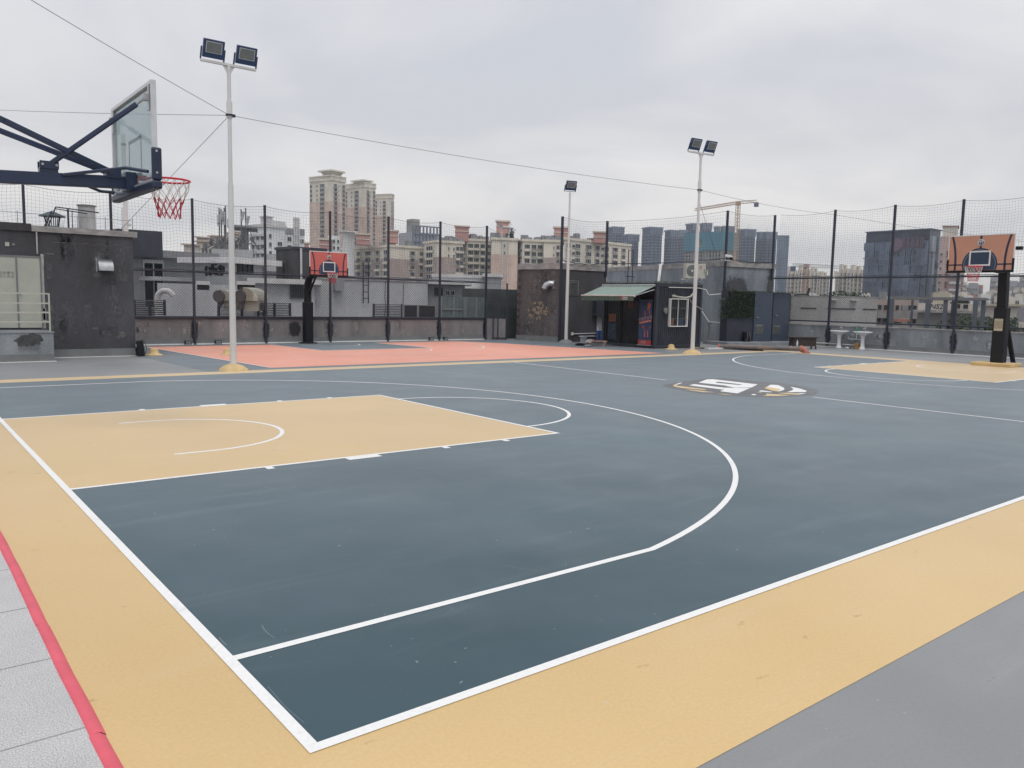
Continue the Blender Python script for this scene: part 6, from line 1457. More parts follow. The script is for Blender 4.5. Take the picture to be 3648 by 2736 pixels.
o = block('apartment_block', 'white apartment block with open frame tower left of the pink high-rise', 'apartment block', 1014, 1018, 1084, 812, 310, 18, MT['whitecity'])
wr, wl, H = o['_wr'], o['_wl'], o['_h']
windows(o, grid('R', 0, wr*.38, 1, H-21, H-2.5, 3, wr*.22, 1.7)+grid('R', wr*.66, wr*.98, 2, H-21, H-3, 3, wr*.12, 1.5), W1)
b = MB(); x = wr*.40
for dx in (0,0.12*wr,0.24*wr): b.box(x+dx,-0.6,0,x+dx+0.6,-0.01,H+4)
for i in range(10): b.box(x,-0.7,H+3.4-3.0*i,x+0.27*wr,-0.02,H+4.0-3.0*i)
b.build('open_frame_tower', MT['trim'], o); b = MB(); b.box(-0.3,-0.2,H-2.3,x-.1,-0.02,H); b.box(x+.28*wr,-0.2,H-2.3,wr+.1,-0.02,H); b.build('roof_terrace_band', MT['midgrey'], o); clean(o)

# ---- peach high-rise trio
def highrise(label, uL, uC, uR, vt, vs, D, dl, crown):
    o = block('residential_tower', label, 'residential tower', uL,uC,uR,vt,D,dl,MT['creamwall'],group='peach and cream residential towers',parapet=MT['creamwall'])
    wr, wl, H = o['_wr'], o['_wl'], o['_h']; zs = zat(uC, vs, D)-ZC
    band(o, 0, zs, MT['peach'], 'lower_cladding', 0.12)
    b = MB()
    for t in range(18):
        b.box(wr*t/17-.25,-0.3,H,wr*t/17+.25,0.3,H+2.0); b.box(-0.3,wl*t/17-.25,H,0.3,wl*t/17+.25,H+2.0)
    b.box(-.5,-.5,H+2.0,wr+.5,.5,H+2.7); b.box(-.5,.5,H+2.0,.5,wl+.5,H+2.7); b.build('roof_balustrade', MT['creamwall'], o)
    if crown:
        x0, x1 = wr*crown[0], wr*crown[1]; ch_ = crown[2]; b = MB(); k = 5
        for t in range(k+1): b.box(x0+(x1-x0)*t/k-.5,1.0,H,x0+(x1-x0)*t/k+.5,2.0,H+ch_); b.box(x0-.5,1.0+(wl*.4)*t/k-.5,H,x0+.5,1.0+wl*.4*t/k+.5,H+ch_)
        b.box(x0-1,0.6,H+ch_*0.78,x1+1,wl*.5,H+ch_); b.box(x0-2.4,-0.8,H+ch_,x1+2.4,wl*.5+2,H+ch_+1.0); b.build('crown', MT['creamwall'], o)
    fl = 3.05; zmin = zat(uC, 880, D)-ZC
    n = int((H-4-zmin)/fl); L = []; S_ = []
    for j in range(n):
        z = H-5-fl*j
        L += [('R',wr*0.17,z,wr*0.20,2.1),('R',wr*0.74,z,wr*0.20,2.1),('L',wl*0.30,z,wl*0.20,2.1)]; S_ += [('L',wl*0.62,z+.5,wl*0.06,1.2),('L',wl*0.88,z,wl*0.10,2.2),('R',wr*0.50,z+.5,wr*0.05,1.2)]
    windows(o, L, WC, dep=0.5); windows(o, S_, W1, dep=0.2)
    b = MB()
    for j in range(n): z = H-5-fl*j-0.75; b.box(wr*0.15,-1.2,z,wr*0.39,-0.13,z+0.75)
    b.build('balconies', mat('grey_balcony_rail', (0.30,0.30,0.31), 0.6), o); clean(o); return o
highrise('tallest cream and peach tower with arched crown, leftmost of the trio', 1103,1180,1231,637,716,560,42,(0.15,0.75,5.2))
highrise('cream and peach tower with small crown, middle of the trio', 1229,1300,1338,662,736,600,40,(0.0,0.5,3.4))
highrise('shortest cream and peach tower, rightmost of the trio', 1337,1392,1397+6,702,768,660,60,None)
# low pink stair heads and slabs in front of the towers
def pinkblock(label, uL, uR, vt, vb_, D, m=None):
    o = block('stair_head', label, 'stair head', uL,uL+2,uR,vt,D,10,m or MT['pinkbox'],zb=zat(uL,vb_,D)-1.5,wl=6,group='dusty pink stair heads on the apartment roofs'); H=o['_h']
    b = MB().at(SHEAR[o.name]); b.box(-.5,-.5,H-.1,o['_wr']+.5,6.5,H+.5); b.box(-.25,-.25,H-2.2,o['_wr']+.25,6.25,H-1.9); b.build('cornice', MT['creamwall'], o); clean(o)
for q in ((1055,1100,865,880,'pink stair head left of the tallest peach tower'),(1137,1183,853,875,'pink stair head at the foot of the tallest peach tower'),(1267,1316,834,858,'pink stair head under the middle peach tower'),(1375,1418,822,852,'pink stair head under the shortest peach tower'),
          (1620,1670,806,846,'square pink stair head above the second cream block'),(1767,1814,788,842,'tallest pink stair head above the blank cream gable'),(1972,2024,810,842,'pink stair head behind the single floodlight pole'),(2113,2158,827,852,'pink stair head left of the slate blue towers')):
    pinkblock(q[4], *q[:4], 350)
o = block('plant_room', 'pale blue grey cylinder-like plant room with flat disc roof above the pink stair heads', 'plant room', 1214,1220,1262,822,356,20,MT['whitecity'],zb=5,wl=8,roof=MT['trim'],over=1.6,rh=0.5); clean(o)
o = block('apartment_block', 'white latticed apartment block end under the tallest peach tower', 'apartment block', 1166,1168,1212,838,352,12,MT['whitecity'],wl=8)
windows(o, grid('R',0,o['_wr'],3,o['_h']-12,o['_h']-1,2.8,o['_wr']*.16,1.5), W1); clean(o)
# concrete frame under construction
o = block('unfinished_block', 'dark unfinished concrete frame building between the peach towers and cream blocks', 'unfinished building', 1420,1470,1568,826,430,30,MT['tilegrey'])
wr, wl, H = o['_wr'], o['_wl'], o['_h']; b = MB()
for i in range(9): b.box(wr*i/8-.3,-0.8,H-14,wr*i/8+.3,0,H+3)
for j in range(5): b.box(0,-0.8,H-13+4*j,wr,0,H-12.4+4*j)
b.build('concrete_frame', MT['bluecity2'], o); roofbox(o,wr*.05,2,wr*.32,8,7,MT['conc'],name='lift_head'); clean(o)

# ---- cream apartment row
def cream(label, uL, uC, uR, vt, vs, D, dl, R_cols, L_cols, small=(), blank=(), wl=None, lower=None, floors=6):
    o = block('apartment_block', label, 'apartment block', uL,uC,uR,vt,D,dl,MT['creamwall'],wl=wl,parapet=MT['creamwall'])
    wr, wl_, H = o['_wr'], o['_wl'], o['_h']; fl = 3.0
    if vs: band(o, 0, zat(uC,vs,D)-ZC, lower or MT['brownp'], 'lower_cladding', 0.1)
    L = []; A = []
    for face, W, cols in (('R',wr,R_cols),('L',wl_,L_cols)):
        for (f0, f1) in cols:
            for j in range(floors):
                z = H-4.0-fl*j; L.append((face, W*f0, z, W*(f1-f0), 1.9)); A.append((face, W*f0, z, W*(f1-f0)))
    windows(o, L, WC, dep=0.45)
    windows(o, [(fc_, (wr if fc_ == 'R' else wl_)*f, H-3.8-fl*j, (wr if fc_ == 'R' else wl_)*0.05, 1.2) for fc_, f in small for j in range(floors)], W1, dep=0.2)
    b = MB(); rn_ = random.Random(int(uL))
    for face, x, z, w_ in A:
        if rn_.random() < .55:
            if face == 'R': b.box(x-.2,-1.0,z-0.9,x+w_+.2,-0.12,z-0.15)
            else: b.box(-1.0,x-.2,z-0.9,-0.12,x+w_+.2,z-0.15)
    if b.v: b.build('balconies', MT['creamwall'], o)
    b = MB()
    for face, x, z, w_ in A:
        if rn_.random() < .5:
            q = x+w_*rn_.random()*.7
            if face == 'R': b.box(q,-0.6,z-1.0,q+.9,-0.13,z-.4)
            else: b.box(-.6,q,z-1.0,-.13,q+.9,z-.4)
    if b.v: b.slot(0); b.build('air_conditioners', MT['cityframe'], o)
    # roof clutter
    for i in range(7):
        x = wr*rn_.random()*.85; y = wl_*rn_.random()*.5; MB().box(x,y,H,x+rn_.uniform(1,3.5),y+2,H+rn_.uniform(.8,2.4)).build('roof_shed', MT['midgrey'], o)
    return o
o = cream('cream apartment block with long windowed wing and blank brown gable behind the red hoop', 1205,1397,1516,872,921,345,33,[(0.02,0.09),(0.52,0.62),(0.74,0.86)] and [(0.52,0.66),(0.80,0.92)],[(0.05,0.13),(0.2,0.28),(0.36,0.47),(0.55,0.63),(0.70,0.80),(0.88,0.96)]); clean(o)
o = cream('cream block with small square windows and brown lower half, second fence bay from the gate', 1510,1557,1650,856,915,340,26,[(0.72,0.84),(0.87,0.99)],[(0.25,0.75)],small=(('R',0.42),('R',0.62))); clean(o)
o = cream('recessed cream wing with stacked enclosed balconies', 1648,1664,1752,850,None,352,15,[(0.04,0.24),(0.28,0.48),(0.54,0.72),(0.78,0.96)],[(0.2,0.8)]); clean(o)
o = cream('tall blank cream gable with central white pilasters and tiny roof pavilion', 1749,1752,1845,846,905,335,14,[],[],small=(('R',0.47),),wl=14,lower=MT['peach'])
wr, H = o['_wr'], o['_h']; b = MB(); b.box(wr*.38,-0.4,0,wr*.41,-0.13,H+1); b.box(wr*.60,-0.4,0,wr*.63,-0.13,H+1); b.build('pilasters', MT['trim'], o)
b = MB(); b.box(wr*.36,0,H,wr*.40,.5,H+4.2); b.box(wr*.64,0,H,wr*.68,.5,H+4.2); b.add([(wr*.28,-1,H+6.2),(wr*.40,-1,H+4.6),(wr*.64,-1,H+4.6),(wr*.76,-1,H+6.2),(wr*.28,4,H+6.2),(wr*.40,4,H+4.6),(wr*.64,4,H+4.6),(wr*.76,4,H+6.2)],[(0,1,5,4),(1,2,6,5),(2,3,7,6)]); b.box(wr*.38,-1,H+4.2,wr*.66,4,H+4.6); b.build('roof_pavilion', MT['trim'], o)
b = MB(); leaves(b, wr*.7,0,H,wr*.86,3,H+4.5,260,1.0,31); b.build('roof_shrubs', [MT['leaf'],MT['leafpale']], o); clean(o)
o = cream('curved cream wing with broad white windows above the charcoal hut', 1843,1862,1938,852,None,340,14,[(0.10,0.34),(0.42,0.64),(0.70,0.94)],[(0.1,0.8)]); clean(o)
o = cream('cream block with brown lower cladding just left of the single floodlight pole', 1934,1938,2006,854,917,338,14,[(0.66,0.80),(0.84,0.97)],[],small=(('R',0.5),),wl=12); clean(o)
o = cream('long receding cream block ending at the slate blue towers', 2004,2010,2250,846,None,338,48,[(0.03,0.08),(0.15,0.22),(0.30,0.38),(0.44,0.50),(0.57,0.64),(0.70,0.78),(0.84,0.90)],[],small=(('R',0.11),('R',0.53)),wl=14); clean(o)

# ---- slate blue towers far away
def bluetower(label, uL, uC, uR, vt, D, dl, m=None, cols=3):
    o = block('high_rise', label, 'high-rise', uL,uC,uR,vt,D,dl,m or MT['bluecity'],group='slate blue high-rises on the skyline')
    wr, wl, H = o['_wr'], o['_wl'], o['_h']; zmin = zat(uC,975,D)-ZC; fl = 3.1; n = int((H-9-zmin)/fl)
    b = MB()
    for j in range(n):
        z = H-9-fl*j
        for c_ in range(cols):
            x = wr*(c_+0.18)/cols; b.box(x,-1.3,z,x+wr*0.5/cols,-0.02,z+1.1)
            y = wl*(c_+0.18)/cols; b.box(-1.3,y,z,-0.02,y+wl*0.5/cols,z+1.1)
    q = b.build('balconies', MT['bluecity2'], o); q['kind'] = 'stuff'
    b = MB()
    for c_ in range(cols):
        x = wr*(c_+0.74)/cols; y = wl*(c_+0.74)/cols
        b.box(x,-0.4,zmin-5,x+wr*0.16/cols,-0.01,H-8); b.box(-0.4,y,zmin-5,-0.01,y+wl*0.16/cols,H-8)
    b.build('glazed_strips', MT['blueglass'], o)
    b = MB(); b.box(-.8,-.8,H-0.8,wr+.8,wl+.8,H+.8)
    for t in range(9): b.box(wr*t/8-.5,-.8,H-7,wr*t/8+.5,-.01,H-0.9)
    b.build('crown', MT['bluecity2'], o)
    L = []
    for j in range(n):
        for c_ in range(cols): L.append(('R', wr*(c_+0.22)/cols, H-7.7-fl*j, wr*0.42/cols, 1.5))
    windows(o, L, winmesh('bluewin', MT['bluecity2'], MT['blueglass'], 2, 1, False), dep=0.4); clean(o)
for q in ((2164,2186,2223,809,930,30,'slate blue high-rise with stepped roof behind the end of the long cream block'),(2221,2240,2276,836,900,30,'lower slate blue high-rise second from the left of the blue row'),
          (2289,2318,2360,810,880,34,'broad slate blue high-rise standing alone behind the thin aerial frame'),(2369,2390,2420,821,900,34,'slate blue high-rise left of the far double floodlight pole'),(2418,2424,2446,821,925,20,'narrow slate blue wing joining the tall blue tower'),
          (2444,2470,2486,797,940,38,'tallest slate blue high-rise behind the far double floodlight pole'),(2494,2506,2536,796,950,20,'slate blue high-rise with flat crown just right of the far double floodlight pole'),
          (2544,2552,2564,808,1000,24,'small slate blue tower top peeking above the teal netting'),(2567,2578,2616,807,960,24,'slate blue high-rise right of the corner fence post'),
          (2628,2634,2645,818,1000,20,'narrow slate blue slab just right of the crane mast'),(2640,2655,2692,818,900,24,'slate blue high-rise right of the crane mast'),
          (2696,2706,2722,828,930,28,'narrow slate blue high-rise left of the grey building corner post'),(2720,2730,2768,828,910,20,'slate blue high-rise with stepped crown near the grey building corner post')):
    bluetower(q[6], *q[:6])
o = block('glass_tower', 'blue glass office tower right of the slate blue row', 'office tower', 2766,2770,2811,838,870,12,mat('blue_curtain_wall', (0.12,0.18,0.27), 0.3, 0.2, 0.1),wl=25)
b = MB(); wr, H = o['_wr'], o['_h']
for i in range(28): b.box(0,-.3,H-4-3.6*i,wr,-0.01,H-3.4-3.6*i)
for i in range(8): b.box(wr*i/7-.2,-.35,H-110,wr*i/7+.2,-0.02,H)
b.build('mullions', MT['bluecity2'], o); clean(o)
# tower under construction wrapped in teal netting
o = block('unfinished_tower', 'unfinished concrete tower wrapped in teal safety netting', 'unfinished building', 2446,2574,2622,826,700,58,MT['conc'],group=None)
wr, wl, H = o['_wr'], o['_wl'], o['_h']; zn = zat(2574,891,700)-ZC
b = MB(); b.box(-1.5,-1.5,zn,wr+1.5,-1.0,H+0.5); b.box(-1.5,-1.0,zn,-1.0,wl*0.52,H+.5); b.box(-1.5,wl*0.72,zn,-1.0,wl+1.5,H+.5); b.box(-1.5,wl*0.52,zn,-1.0,wl*0.72,zn+3.0); b.box(-1.5,wl*0.52,H-12.5+6,-1.0,wl*0.72,H+.5); b.build('safety_netting', MT['tealnet'], o)
b = MB()
for j in range(10):
    z = zn+6-3*j
    b.box(-0.9,0,z,-0.01,wl,z+0.5); b.box(0,-0.9,z,wr,-0.01,z+0.5)
for i in range(13): b.box(-0.95,wl*i/12-.4,zn-30,-0.02,wl*i/12+.4,zn+9)
b.build('floor_frames', MT['conc'], o)
L = [('L', wl*(i+0.2)/12, zn-2.4-3*j, wl*0.6/12, 2.0) for i in range(12) if i not in (4,5,9) for j in range(9)]
windows(o, L, winmesh('voids', MT['conc'], MT['dark'], 1, 0, False), name='window_opening', dep=0.15); clean(o)

# ---- cranes
def truss(b, A, B_, w_, n, th, up=Vector((0,0,1))):
    A = Vector(A); B_ = Vector(B_); d = (B_-A).normalized(); s_ = d.cross(up)
    if s_.length < .1: s_ = Vector((1,0,0))
    s_.normalize(); u_ = s_.cross(d)
    cs = [s_*w_/2+u_*w_/2, -s_*w_/2+u_*w_/2, -s_*w_/2-u_*w_/2, s_*w_/2-u_*w_/2]
    for c_ in cs: b.bar(A+c_, B_+c_, th)
    for i in range(n):
        p = A+(B_-A)*(i/n); q = A+(B_-A)*((i+1)/n)
        for k in range(4):
            b.bar(p+cs[k], q+cs[(k+1) % 4], th*0.7)
def crane(label, um, vtop, vbot, jl, jr, D, m, w_, up_jib=True):
    T = far(um, vtop, D); t = thing('tower_crane', label, 'tower crane', (T.x,T.y,ZC), 0); O = Vector((T.x,T.y,ZC))
    b = MB(); truss(b, (0,0,0), (0,0,T.z-ZC), w_, int((T.z-ZC)/w_/1.1), w_*0.11); b.build('mast', m[0], t)
    zj = Vector((0,0,T.z-ZC))
    A = far(jl[0], jl[1], D+jl[2])-O; B_ = far(jr[0], jr[1], D+jr[2])-O
    b = MB(); truss(b, zj, A, w_*0.75, int((A-zj).length/w_/1.2), w_*0.12); b.build('jib', m[1], t)
    b = MB(); truss(b, zj, B_, w_*0.75, max(2,int((B_-zj).length/w_/1.2)), w_*0.09); b.build('counter_jib', m[1], t)
    cwp = A if (A-zj).length < (B_-zj).length else B_
    b = MB(); b.cbox(cwp+Vector((0,0,-w_)), (w_*1.0,w_*1.0,w_*1.3)); b.build('counterweight', MT['bluecity'], t)
    b = MB(); b.cbox(zj+Vector((0,0,-w_*0.3)), (w_*1.1,w_*1.1,w_*1.2)); b.build('cab', m[0], t)
crane('tall tower crane with jib to the left beside the teal netted tower', 2630, 722, 940, (2477,747,40), (2695,717,-20), 690, (MT['craneyellow'], MT['craneyellow']), 2.6)
crane('lower red and white tower crane with jib to the right over the distant flats', 2873, 946, 1030, (2826,944,-10), (2989,952,30), 420, (MT['cranered'], MT['cityframe']), 1.8)
# ---- distant pale flats right
def flats(label, uL, uR, vt, D, n, m=None):
    o = block('apartment_block', label, 'apartment block', uL,uL+4,uR,vt,D,20,m or MT['villa'],group='distant pale flats on the right')
    wr, wl, H = o['_wr'], o['_wl'], o['_h']
    windows(o, grid('R',wr*.03,wr*.97,n,max(2,H-48),H-2,3.0,wr/n*.55,1.7), winmesh('bigcity', MT['cityframe'], MT['cityglass'], 1.2, 1), dep=0.5)
    b = MB()
    for i in range(n): 
        if i % 2: b.box(wr*i/n,-1.5,0,wr*(i+.3)/n,-.01,H)
    b.box(wr*.2,1,H,wr*.4,6,H+3); b.box(wr*.6,1,H,wr*.75,6,H+2.4); b.build('projecting_bays', MT['creamwall'], o); clean(o)
flats('pale flats left of the red and white crane mast', 2804,2845,963,620,5); flats('taller pale flats behind the red and white crane mast', 2843,2890,959,600,6); flats('pale flats just right of the red and white crane mast', 2888,2922,967,640,5)
flats('low pale flats in the gap left of the second right fence post', 2918,2956,980,700,5); flats('pale flats with tall lift head left of the dark glass office', 2990,3030,957,560,5); flats('pale flats touching the dark glass office', 3028,3084,960,540,7); flats('stepped low wing left of the flats with tall lift head', 2976,2993,982,560,3)
# ---- dark glass office block
o = block('office_block', 'dark glass office block with offset facade panels and red rooftop sign', 'office block', 3088,3314,3352,816,400,66,MT['darkcity'])
wr, wl, H = o['_wr'], o['_wl'], o['_h']; rn = random.Random(9); b = MB(); 
cols = 12; rows = 16; ph_ = wl/cols; zmin = H-70
for i in range(cols):
    z = H-5
    while z > zmin:
        h_ = rn.choice((3.6,7.2,7.2,10.8)); w_ = ph_*rn.choice((.9,1,1)); q = rn.choice((0.4,0.9,1.5,1.5)); b.slot(rn.choice((0,0,1,2)))
        b.box(-q,i*ph_+0.1,z-h_+.3,-0.01,i*ph_+w_,z); z -= h_
for i in range(3):
    z = H-3
    while z > zmin:
        h_ = rn.choice((3.6,7.2,10.8)); b.slot(rn.choice((1,3,3))); b.box(i*wr/3+.2,-rn.choice((.3,1.2)),z-h_+.4,(i+.8)*wr/3,-0.01,z); z -= h_
b.slot(1)
for i in range(cols*3): b.box(-1.62,i*ph_/3-.12,zmin,-1.52,i*ph_/3+.12,H-5)
b.slot(0)
for j in range(18): b.box(-1.60,0,H-8.6-3.6*j,-1.5,wl,H-8.2-3.6*j)
q = b.build('facade_panels', [mat('facade_slate', (0.13,0.17,0.26), 0.5, 0.2, 0.3), mat('facade_blue', (0.20,0.245,0.34), 0.5, 0.2, 0.3), mat('facade_teal', (0.11,0.17,0.22), 0.5, 0.2, 0.3), mat('facade_pale', (0.30,0.34,0.39), 0.5, 0.1, 0.3)], o); q['kind'] = 'stuff'
windows(o, [('L', (i+.15+rn.random()*.3)*ph_, H-8-3.6*j+rn.random(), ph_*.28, 1.5) for i in range(cols) for j in range(15) if rn.random() < .5], winmesh('palepanes', MT['facade'] if 'facade' in MT else mat('pale_reflective_frame', (0.25,0.28,0.34), 0.4), mat('pale_reflective_pane', (0.22,0.25,0.31), 0.25), 1.2, 1, False), dep=1.75)  # scattered panes with a paler base colour
b = MB(); b.box(-0.9,-0.7,H-0.2,wr+.1,wl+.1,H+0.3); b.build('roof_edge', MT['bluecity'], o)
fx = lambda u: (lambda c_, h_: 0)(0, 0)
sg = MB(); y1 = wl*0.46; 
sg.T = Matrix.Translation((-2.0, wl*0.47, H-6.3)) @ Matrix.Rotation(R(90),4,'Y'); sg.prism([(2.9*math.cos(6.28*i/24),2.9*math.sin(6.28*i/24)) for i in range(24)],-0.2,0.2); sg.at()
k = 5
for i in range(k):
    yy = wl*(0.385-0.072*i); s_ = wl*0.05
    for j in range(4): z = H-8.0+1.25*j; sg.box(-2.1,yy-s_,z,-1.8,yy,z+.55)
    for j in range(2): sg.box(-2.1,yy-s_*(.25+.5*j)-.3,H-8.2,-1.8,yy-s_*(.25+.5*j)+.3,H-3.4)
sg.build('rooftop_sign', mat('dull_red_sign', (0.17,0.11,0.16), 0.6), o); clean(o)
# ---- pink tall block right of it
o = block('hotel_tower', 'tall dusty pink tower with white balconies behind the orange backboard', 'tower block', 3345,3352,3446,842,380,16,mat('dusty_pink_render', (0.48,0.36,0.34), 0.85, 0.1, 0.2),wl=16)
wr, wl, H = o['_wr'], o['_wl'], o['_h']
windows(o, grid('R',0,wr*.14,1,H-62,H-6,2.9,wr*.08,1.3)+grid('R',wr*.55,wr,2,H-62,H-6,2.9,wr*.14,1.5), W1, dep=.2)
b = MB()
for i in range(20): b.box(wr*.42,-1.6,H-8-2.9*i,wr*.86,-.15,H-7-2.9*i)
b.build('balconies', MT['trim'], o); roofbox(o,wr*.06,1,wr*.62,12,4.2,MT['villa'],cap=MT['pinkbox'])
b = MB()
for i in range(6):
    z = H-8.5-4.2*i
    for j in range(3): b.box(wr*.27,-0.3,z+.9*j,wr*.37,-.02,z+.9*j+.4)
    b.box(wr*.30,-0.35,z-.2,wr*.325,-.02,z+2.6)
b.build('sign_characters', mat('brown_red_letters', (0.20,0.07,0.05), 0.7), o); clean(o)

# ---- roofs just beyond the right parapet
o = block('terrace_wall', 'long pale concrete wall beyond the right fence, behind the wash basins', 'wall', 2700,2703,3128,1053,41.5,14,mat('pale_warm_concrete', (0.44,0.43,0.425), 0.85, 0.12, 0.7, stretch=(1,1,0.4), fine=.2, fscale=9),-4,wl=0.5)
wr, H = o['_wr'], o['_h']
b = MB()
for f0,f1 in ((0.36,0.49),(0.585,0.82),(0.88,0.995)): b.box(wr*f0,-0.035,H-0.58,wr*f1,-0.001,H-0.54)
b.build('painted_ledge_shadow', MT['dark'], o)  # near-black strips stand in for the shadow lines along the wall ledges
b = MB()
for f in (0.63,0.80): b.cbox((wr*f,-0.12,H-0.13),(0.30,0.22,0.05))
b.build('wall_light', MT['trim'], o)
b = MB(); b.box(-0.1,-0.02,H,wr+.02,0.52,H+0.05); b.build('coping', MT['slab'], o); clean(o)
b = MB(); A = far(2868,1052,41); b.box(0,0,0,0.4,0.4,0.03); b.bar((0.2,0,0),(0.35,0,0.35),0.08); b.bar((-0.9,0,0.0),(0.1,0,0.03),0.07); tag(b.build('scrap_bracket', MT['dark'], loc=(A.x,A.y,A.z)), 'dark twisted metal bracket on top of the long pale wall', 'bracket')
# pergola
A = far(3168,1150,47); B2 = far(3512,1150,47); pgA = math.atan2(B2.y-A.y,B2.x-A.x); zt_ = zat(3300,1058,47); zb_ = zat(3300,1067,47)
pg = thing('pergola', 'grey steel pergola frame with tall flat columns beyond the right fence', 'pergola', (A.x,A.y,-3), pgA); Lp = math.hypot(B2.x-A.x,B2.y-A.y)
b = MB(); b.box(0,0,zb_+3,Lp,0.35,zt_+3); b.box(0,3.2,zb_+3,Lp,3.4,zt_+3)
for i in range(8): b.box(Lp*i/7.01,0.35,zb_+3.02,Lp*i/7.01+.12,3.2,zt_+2.95)
b.build('roof_beams', mat('grey_steel_beam', (0.20,0.20,0.205), 0.6, 0.1, 2), pg)
for (u0_,u1_,y) in ((3165,3181,0),(3241,3250,1.5),(3296,3316,0),(3360,3376,0.1),(3390,3410,1.6),(3465,3481,0),(3492,3508,0.2)):
    x0 = Lp*(u0_-3168)/344; x1 = Lp*(u1_-3168)/344; b = MB(); b.box(x0,y,0,x1,y+0.25,zb_+3); b.build('column', mat('slate_steel_column', (0.10,0.115,0.14), 0.6, 0.1, 1) if y != 1.6 else mat('dark_steel_column', (0.05,0.055,0.07), 0.6), pg)
# brown balcony block, white house, trees
o = block('apartment_block', 'low brown block with stacked concrete balconies seen through the pergola', 'apartment block', 3118,3122,3275,1066,95,12,MT['brownp'],wl=10)
wr, H = o['_wr'], o['_h']; b = MB()
for i in range(5): b.box(0,-1.2,H-2.0-1.35*i,wr,-.01,H-1.4-1.35*i)
b.build('balconies', MT['conc'], o); windows(o, grid('R',wr*.02,wr*.98,7,H-6.6,H-.2,1.35,wr*.09,.62), winmesh('darkwin', MT['conc'], MT['dark'], 1.3, 0, False), dep=.1); clean(o)
o = block('house', 'small terracotta tiled canopy in front of the brown balcony block', 'canopy', 3181,3183,3240,1136,70,8,MT['terracotta'],zb=zat(3183,1146,70),wl=3); clean(o)
o = block('water_tank', 'tall ribbed beige water tank beside the brown balcony block', 'water tank', 3213,3215,3235,1088,80,10,MT['conc'],wl=1.4); clean(o)
o = block('house', 'white house with flat eave and black painted letters behind the pergola', 'house', 3262,3272,3466,1079,60,12,MT['villa'],-12,wl=6,group=None)
wr, wl, H = o['_wr'], o['_wl'], o['_h']; ze = zat(3330,1107,60)+12
b = MB(); b.box(-0.5,-0.8,ze-0.13,wr+.3,-.01,ze+.04); b.build('eave', MT['slab'], o)
b = MB(); b.box(-.02,-.02,0,wr*.98,-0.001,ze-.14); b.build('beige_lower_wall', MT['conc'], o)
roofbox(o, wr*.26, .3, wr*.58, 5, zat(3345,1041,60)+12-H, MT['yellowcity'], name='upper_storey')
text_mesh('wall_letters', 'NS2', 0.46, upright((wr*.335,-0.02,(H+ze)/2+.02),(1,0,0)), MT['dark'], o, 0.02, shear=.2)
windows(o, [('R',wr*.66,ze+.14,wr*.12,.36),('R',wr*.82,ze+.14,wr*.10,.34)], winmesh('darkwin2', MT['trim'], MT['dark'], 1.6, 0, False), dep=.06); clean(o)
o = block('house', 'beige house with long pale roof line behind the orange hoop post', 'house', 3510,3515,3640,1083,75,10,MT['villa'],wl=8,roof=MT['yellowcity'],over=.3,rh=.15)
windows(o, grid('R',o['_wr']*.45,o['_wr'],2,o['_h']-5.5,o['_h']-.5,1.6,o['_wr']*.12,.7), winmesh('darkwin2', None, None, 1), dep=.06); clean(o)
o = block('house', 'beige house with dark balcony at the right edge of the photo', 'house', 3620,3624,3700,1096,60,10,MT['midgrey'],wl=8)
b = MB()
for i in range(3): b.box(0,-.8,o['_h']-1.3-1.5*i,o['_wr'],-.01,o['_h']-.9-1.5*i)
b.build('balconies', MT['villa'], o); clean(o)

def tree(label, u, v, D, rad, hgt, seed, pal=None, n=2600, group='trees beyond the right fence', ls=0.5):
    c_ = far(u, v, D); rnd = random.Random(seed); zb = c_.z-hgt*1.1; t = thing('tree', label, 'tree', (c_.x,c_.y,zb), 0, group)
    b = MB(); b.tube([(0,0,-4),(0.1,0,hgt*.3),(0.0,0.1,hgt*.8)],[rad*.09,rad*.07,rad*.03],8)
    cl = []
    for i in range(16):
        a = rnd.uniform(0,6.28); q = rnd.uniform(.2,1); p = Vector((rad*q*math.cos(a)*.85, rad*q*math.sin(a)*.85, hgt*(.35+.75*rnd.random()*(1-.4*q)))); cl.append((p, rad*rnd.uniform(.22,.42)))
        b.tube([(0.05,0,hgt*rnd.uniform(.2,.5)), p*.6+Vector((0,0,hgt*.15)), p],[rad*.03,rad*.02,rad*.008],5)
    b.build('trunk', MT['wood'], t)
    b = MB()
    for i in range(n):
        p, r_ = rnd.choice(cl); d = Vector((rnd.gauss(0,1),rnd.gauss(0,1),rnd.gauss(0,1))).normalized()*r_*rnd.uniform(.5,1.1); d.z *= .6; c0 = p+d
        e = Vector((rnd.gauss(0,1),rnd.gauss(0,1),rnd.gauss(0,.6))).normalized(); w_ = e.cross(Vector((rnd.gauss(0,1),rnd.gauss(0,1),1))).normalized(); s_ = ls*rnd.uniform(.5,1.2)*rad*.14
        b.slot(0 if rnd.random() < .7 else 1); b.add([c0,c0+e*s_+w_*s_*.5,c0+e*s_*2,c0+e*s_-w_*s_*.5],[(0,1,2,3)])
    b.build('crown', pal or [MT['leaf'], MT['leafpale']], t)
tree('dark bushy tree between the pergola columns and the orange hoop post', 3490, 1120, 58, 1.6, 2.0, 3)
tree('spreading tree with drooping branches left of the orange hoop post', 3440, 1130, 55, 1.3, 1.3, 4)
tree('dark low tree behind the foot of the pergola', 3460, 1165, 54, 1.6, 0.9, 14)
tree('pale leafed tree right of the orange hoop post', 3590, 1130, 56, 1.0, 1.4, 5)
tree('dark tree top behind the upper storey of the white house', 3402, 1058, 75, 1.1, 0.9, 6)
tree('loose tree crown left of the dark glass office', 3040, 1040, 130, 5.5, 5, 7, n=1500)
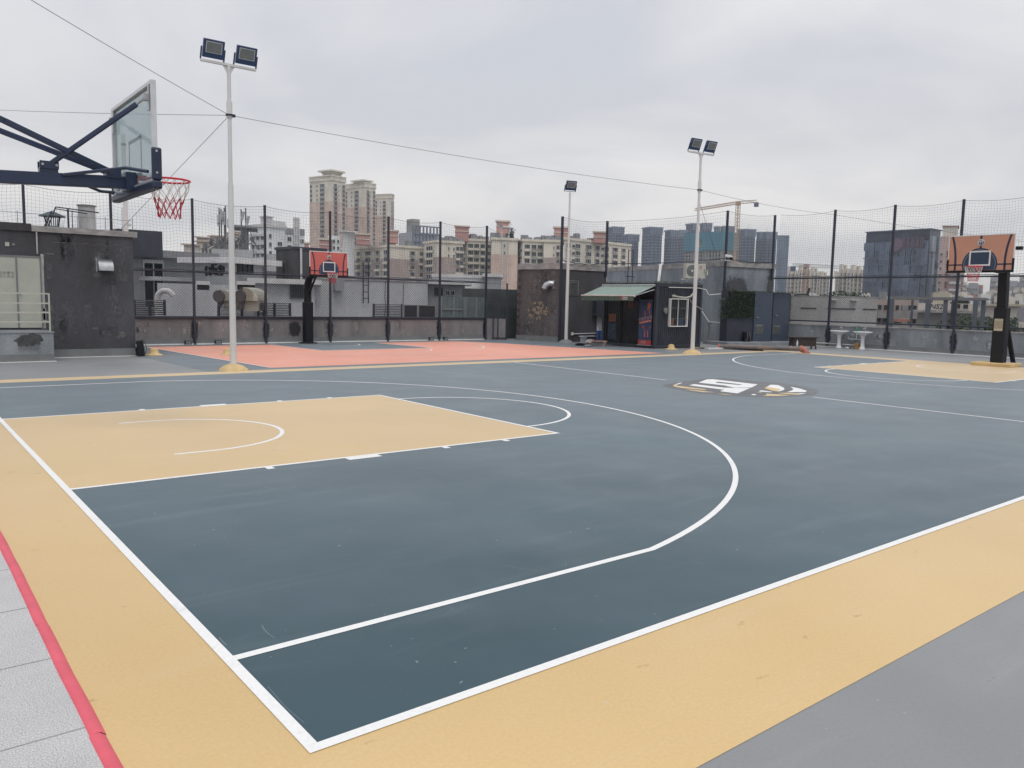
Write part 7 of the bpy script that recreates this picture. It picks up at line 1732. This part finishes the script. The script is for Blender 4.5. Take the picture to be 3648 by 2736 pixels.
tree('loose tree crown among the flats right of the second fence post', 2990, 1045, 150, 4.5, 4, 8, n=1200)
tree('low tree crown beside the red and white crane mast', 2905, 1050, 140, 3.5, 3, 9, n=1000)
# small far houses on the slope
rn = random.Random(77)
o0 = None
far_cols = [MT['whitecity'], MT['villa'], MT['midgrey'], MT['creamwall'], MT['pinkbox']]
for i in range(46):
    u = rn.uniform(3425,3650); k = rn.random(); v = 1000+58*k+rn.uniform(-4,6); D = 620-430*k+rn.uniform(-20,20); wpx = rn.uniform(9,22); 
    if 3528 < u+wpx and u < 3500 and False: continue
    o = block('far_house', 'small pale house in the dense distant cluster right of the pink tower', 'house', u, u+1.5, u+wpx, v, D, 18, far_cols[i % 5], wl=8, group='small distant houses on the slope')
    H = o['_h']; windows(o, [('R', o['_wr']*(.1+.3*j), H-3.4-3*q, o['_wr']*.18, 1.5) for j in range(3) for q in range(2)], W1, dep=.2); clean(o)
for (ul,ur,vt,D,lb) in ((3448,3485,1008,520,'mid grey low tower block just right of the pink tower'),(3526,3560,985,600,'pale grey tower block directly behind the orange hoop post'),(3568,3628,1000,560,'hazy grey tower block right of the orange hoop post'),(3630,3660,984,640,'hazy tower block at the right edge of the photo')):
    o = block('tower_block', lb, 'tower block', ul,ul+3,ur,vt,D,16,MT['tilegrey'],wl=20); windows(o, grid('R',0,o['_wr'],4,max(3,o['_h']-30),o['_h']-2,3.2,o['_wr']*.13,1.5), W1, dep=.3); clean(o)
# fill low city roofs so that no gap shows ground at the skyline
for i in range(30):
    u = 2790+22*i+rn.uniform(-6,6) if i < 14 else rn.uniform(3120,3650); v = 1046+rn.uniform(-8,10); D = rn.uniform(170,300)
    if 3095 < u < 3300: D = rn.uniform(150,200)
    o = block('low_house', 'low city roof just above the terrace wall line beyond the right fence', 'house', u,u+2,u+rn.uniform(20,42),v,D,15,far_cols[(i*3) % 4],wl=10,group='low city roofs beyond the right fence')
    windows(o, [('R', o['_wr']*(.1+.3*j), o['_h']-3.2, o['_wr']*.18, 1.5) for j in range(3)], W1, dep=.2); clean(o)

# ---------------------------------------------------------------- air
HAZE = 0.00027
if HAZE:
    b = MB(); b.box(-300,-300,ZC-2,1350,1350,120); hz = b.build('haze', bpy.data.materials.new('haze_air')); hz['kind'] = 'stuff'
    m = hz.data.materials[0]; m.use_nodes = True; t = m.node_tree; t.nodes.clear()
    v_ = t.nodes.new('ShaderNodeVolumePrincipled'); v_.inputs['Color'].default_value = (0.80,0.86,0.95,1); v_.inputs['Density'].default_value = HAZE; v_.inputs['Anisotropy'].default_value = 0.0
    oo = t.nodes.new('ShaderNodeOutputMaterial'); t.links.new(v_.outputs[0], oo.inputs['Volume'])
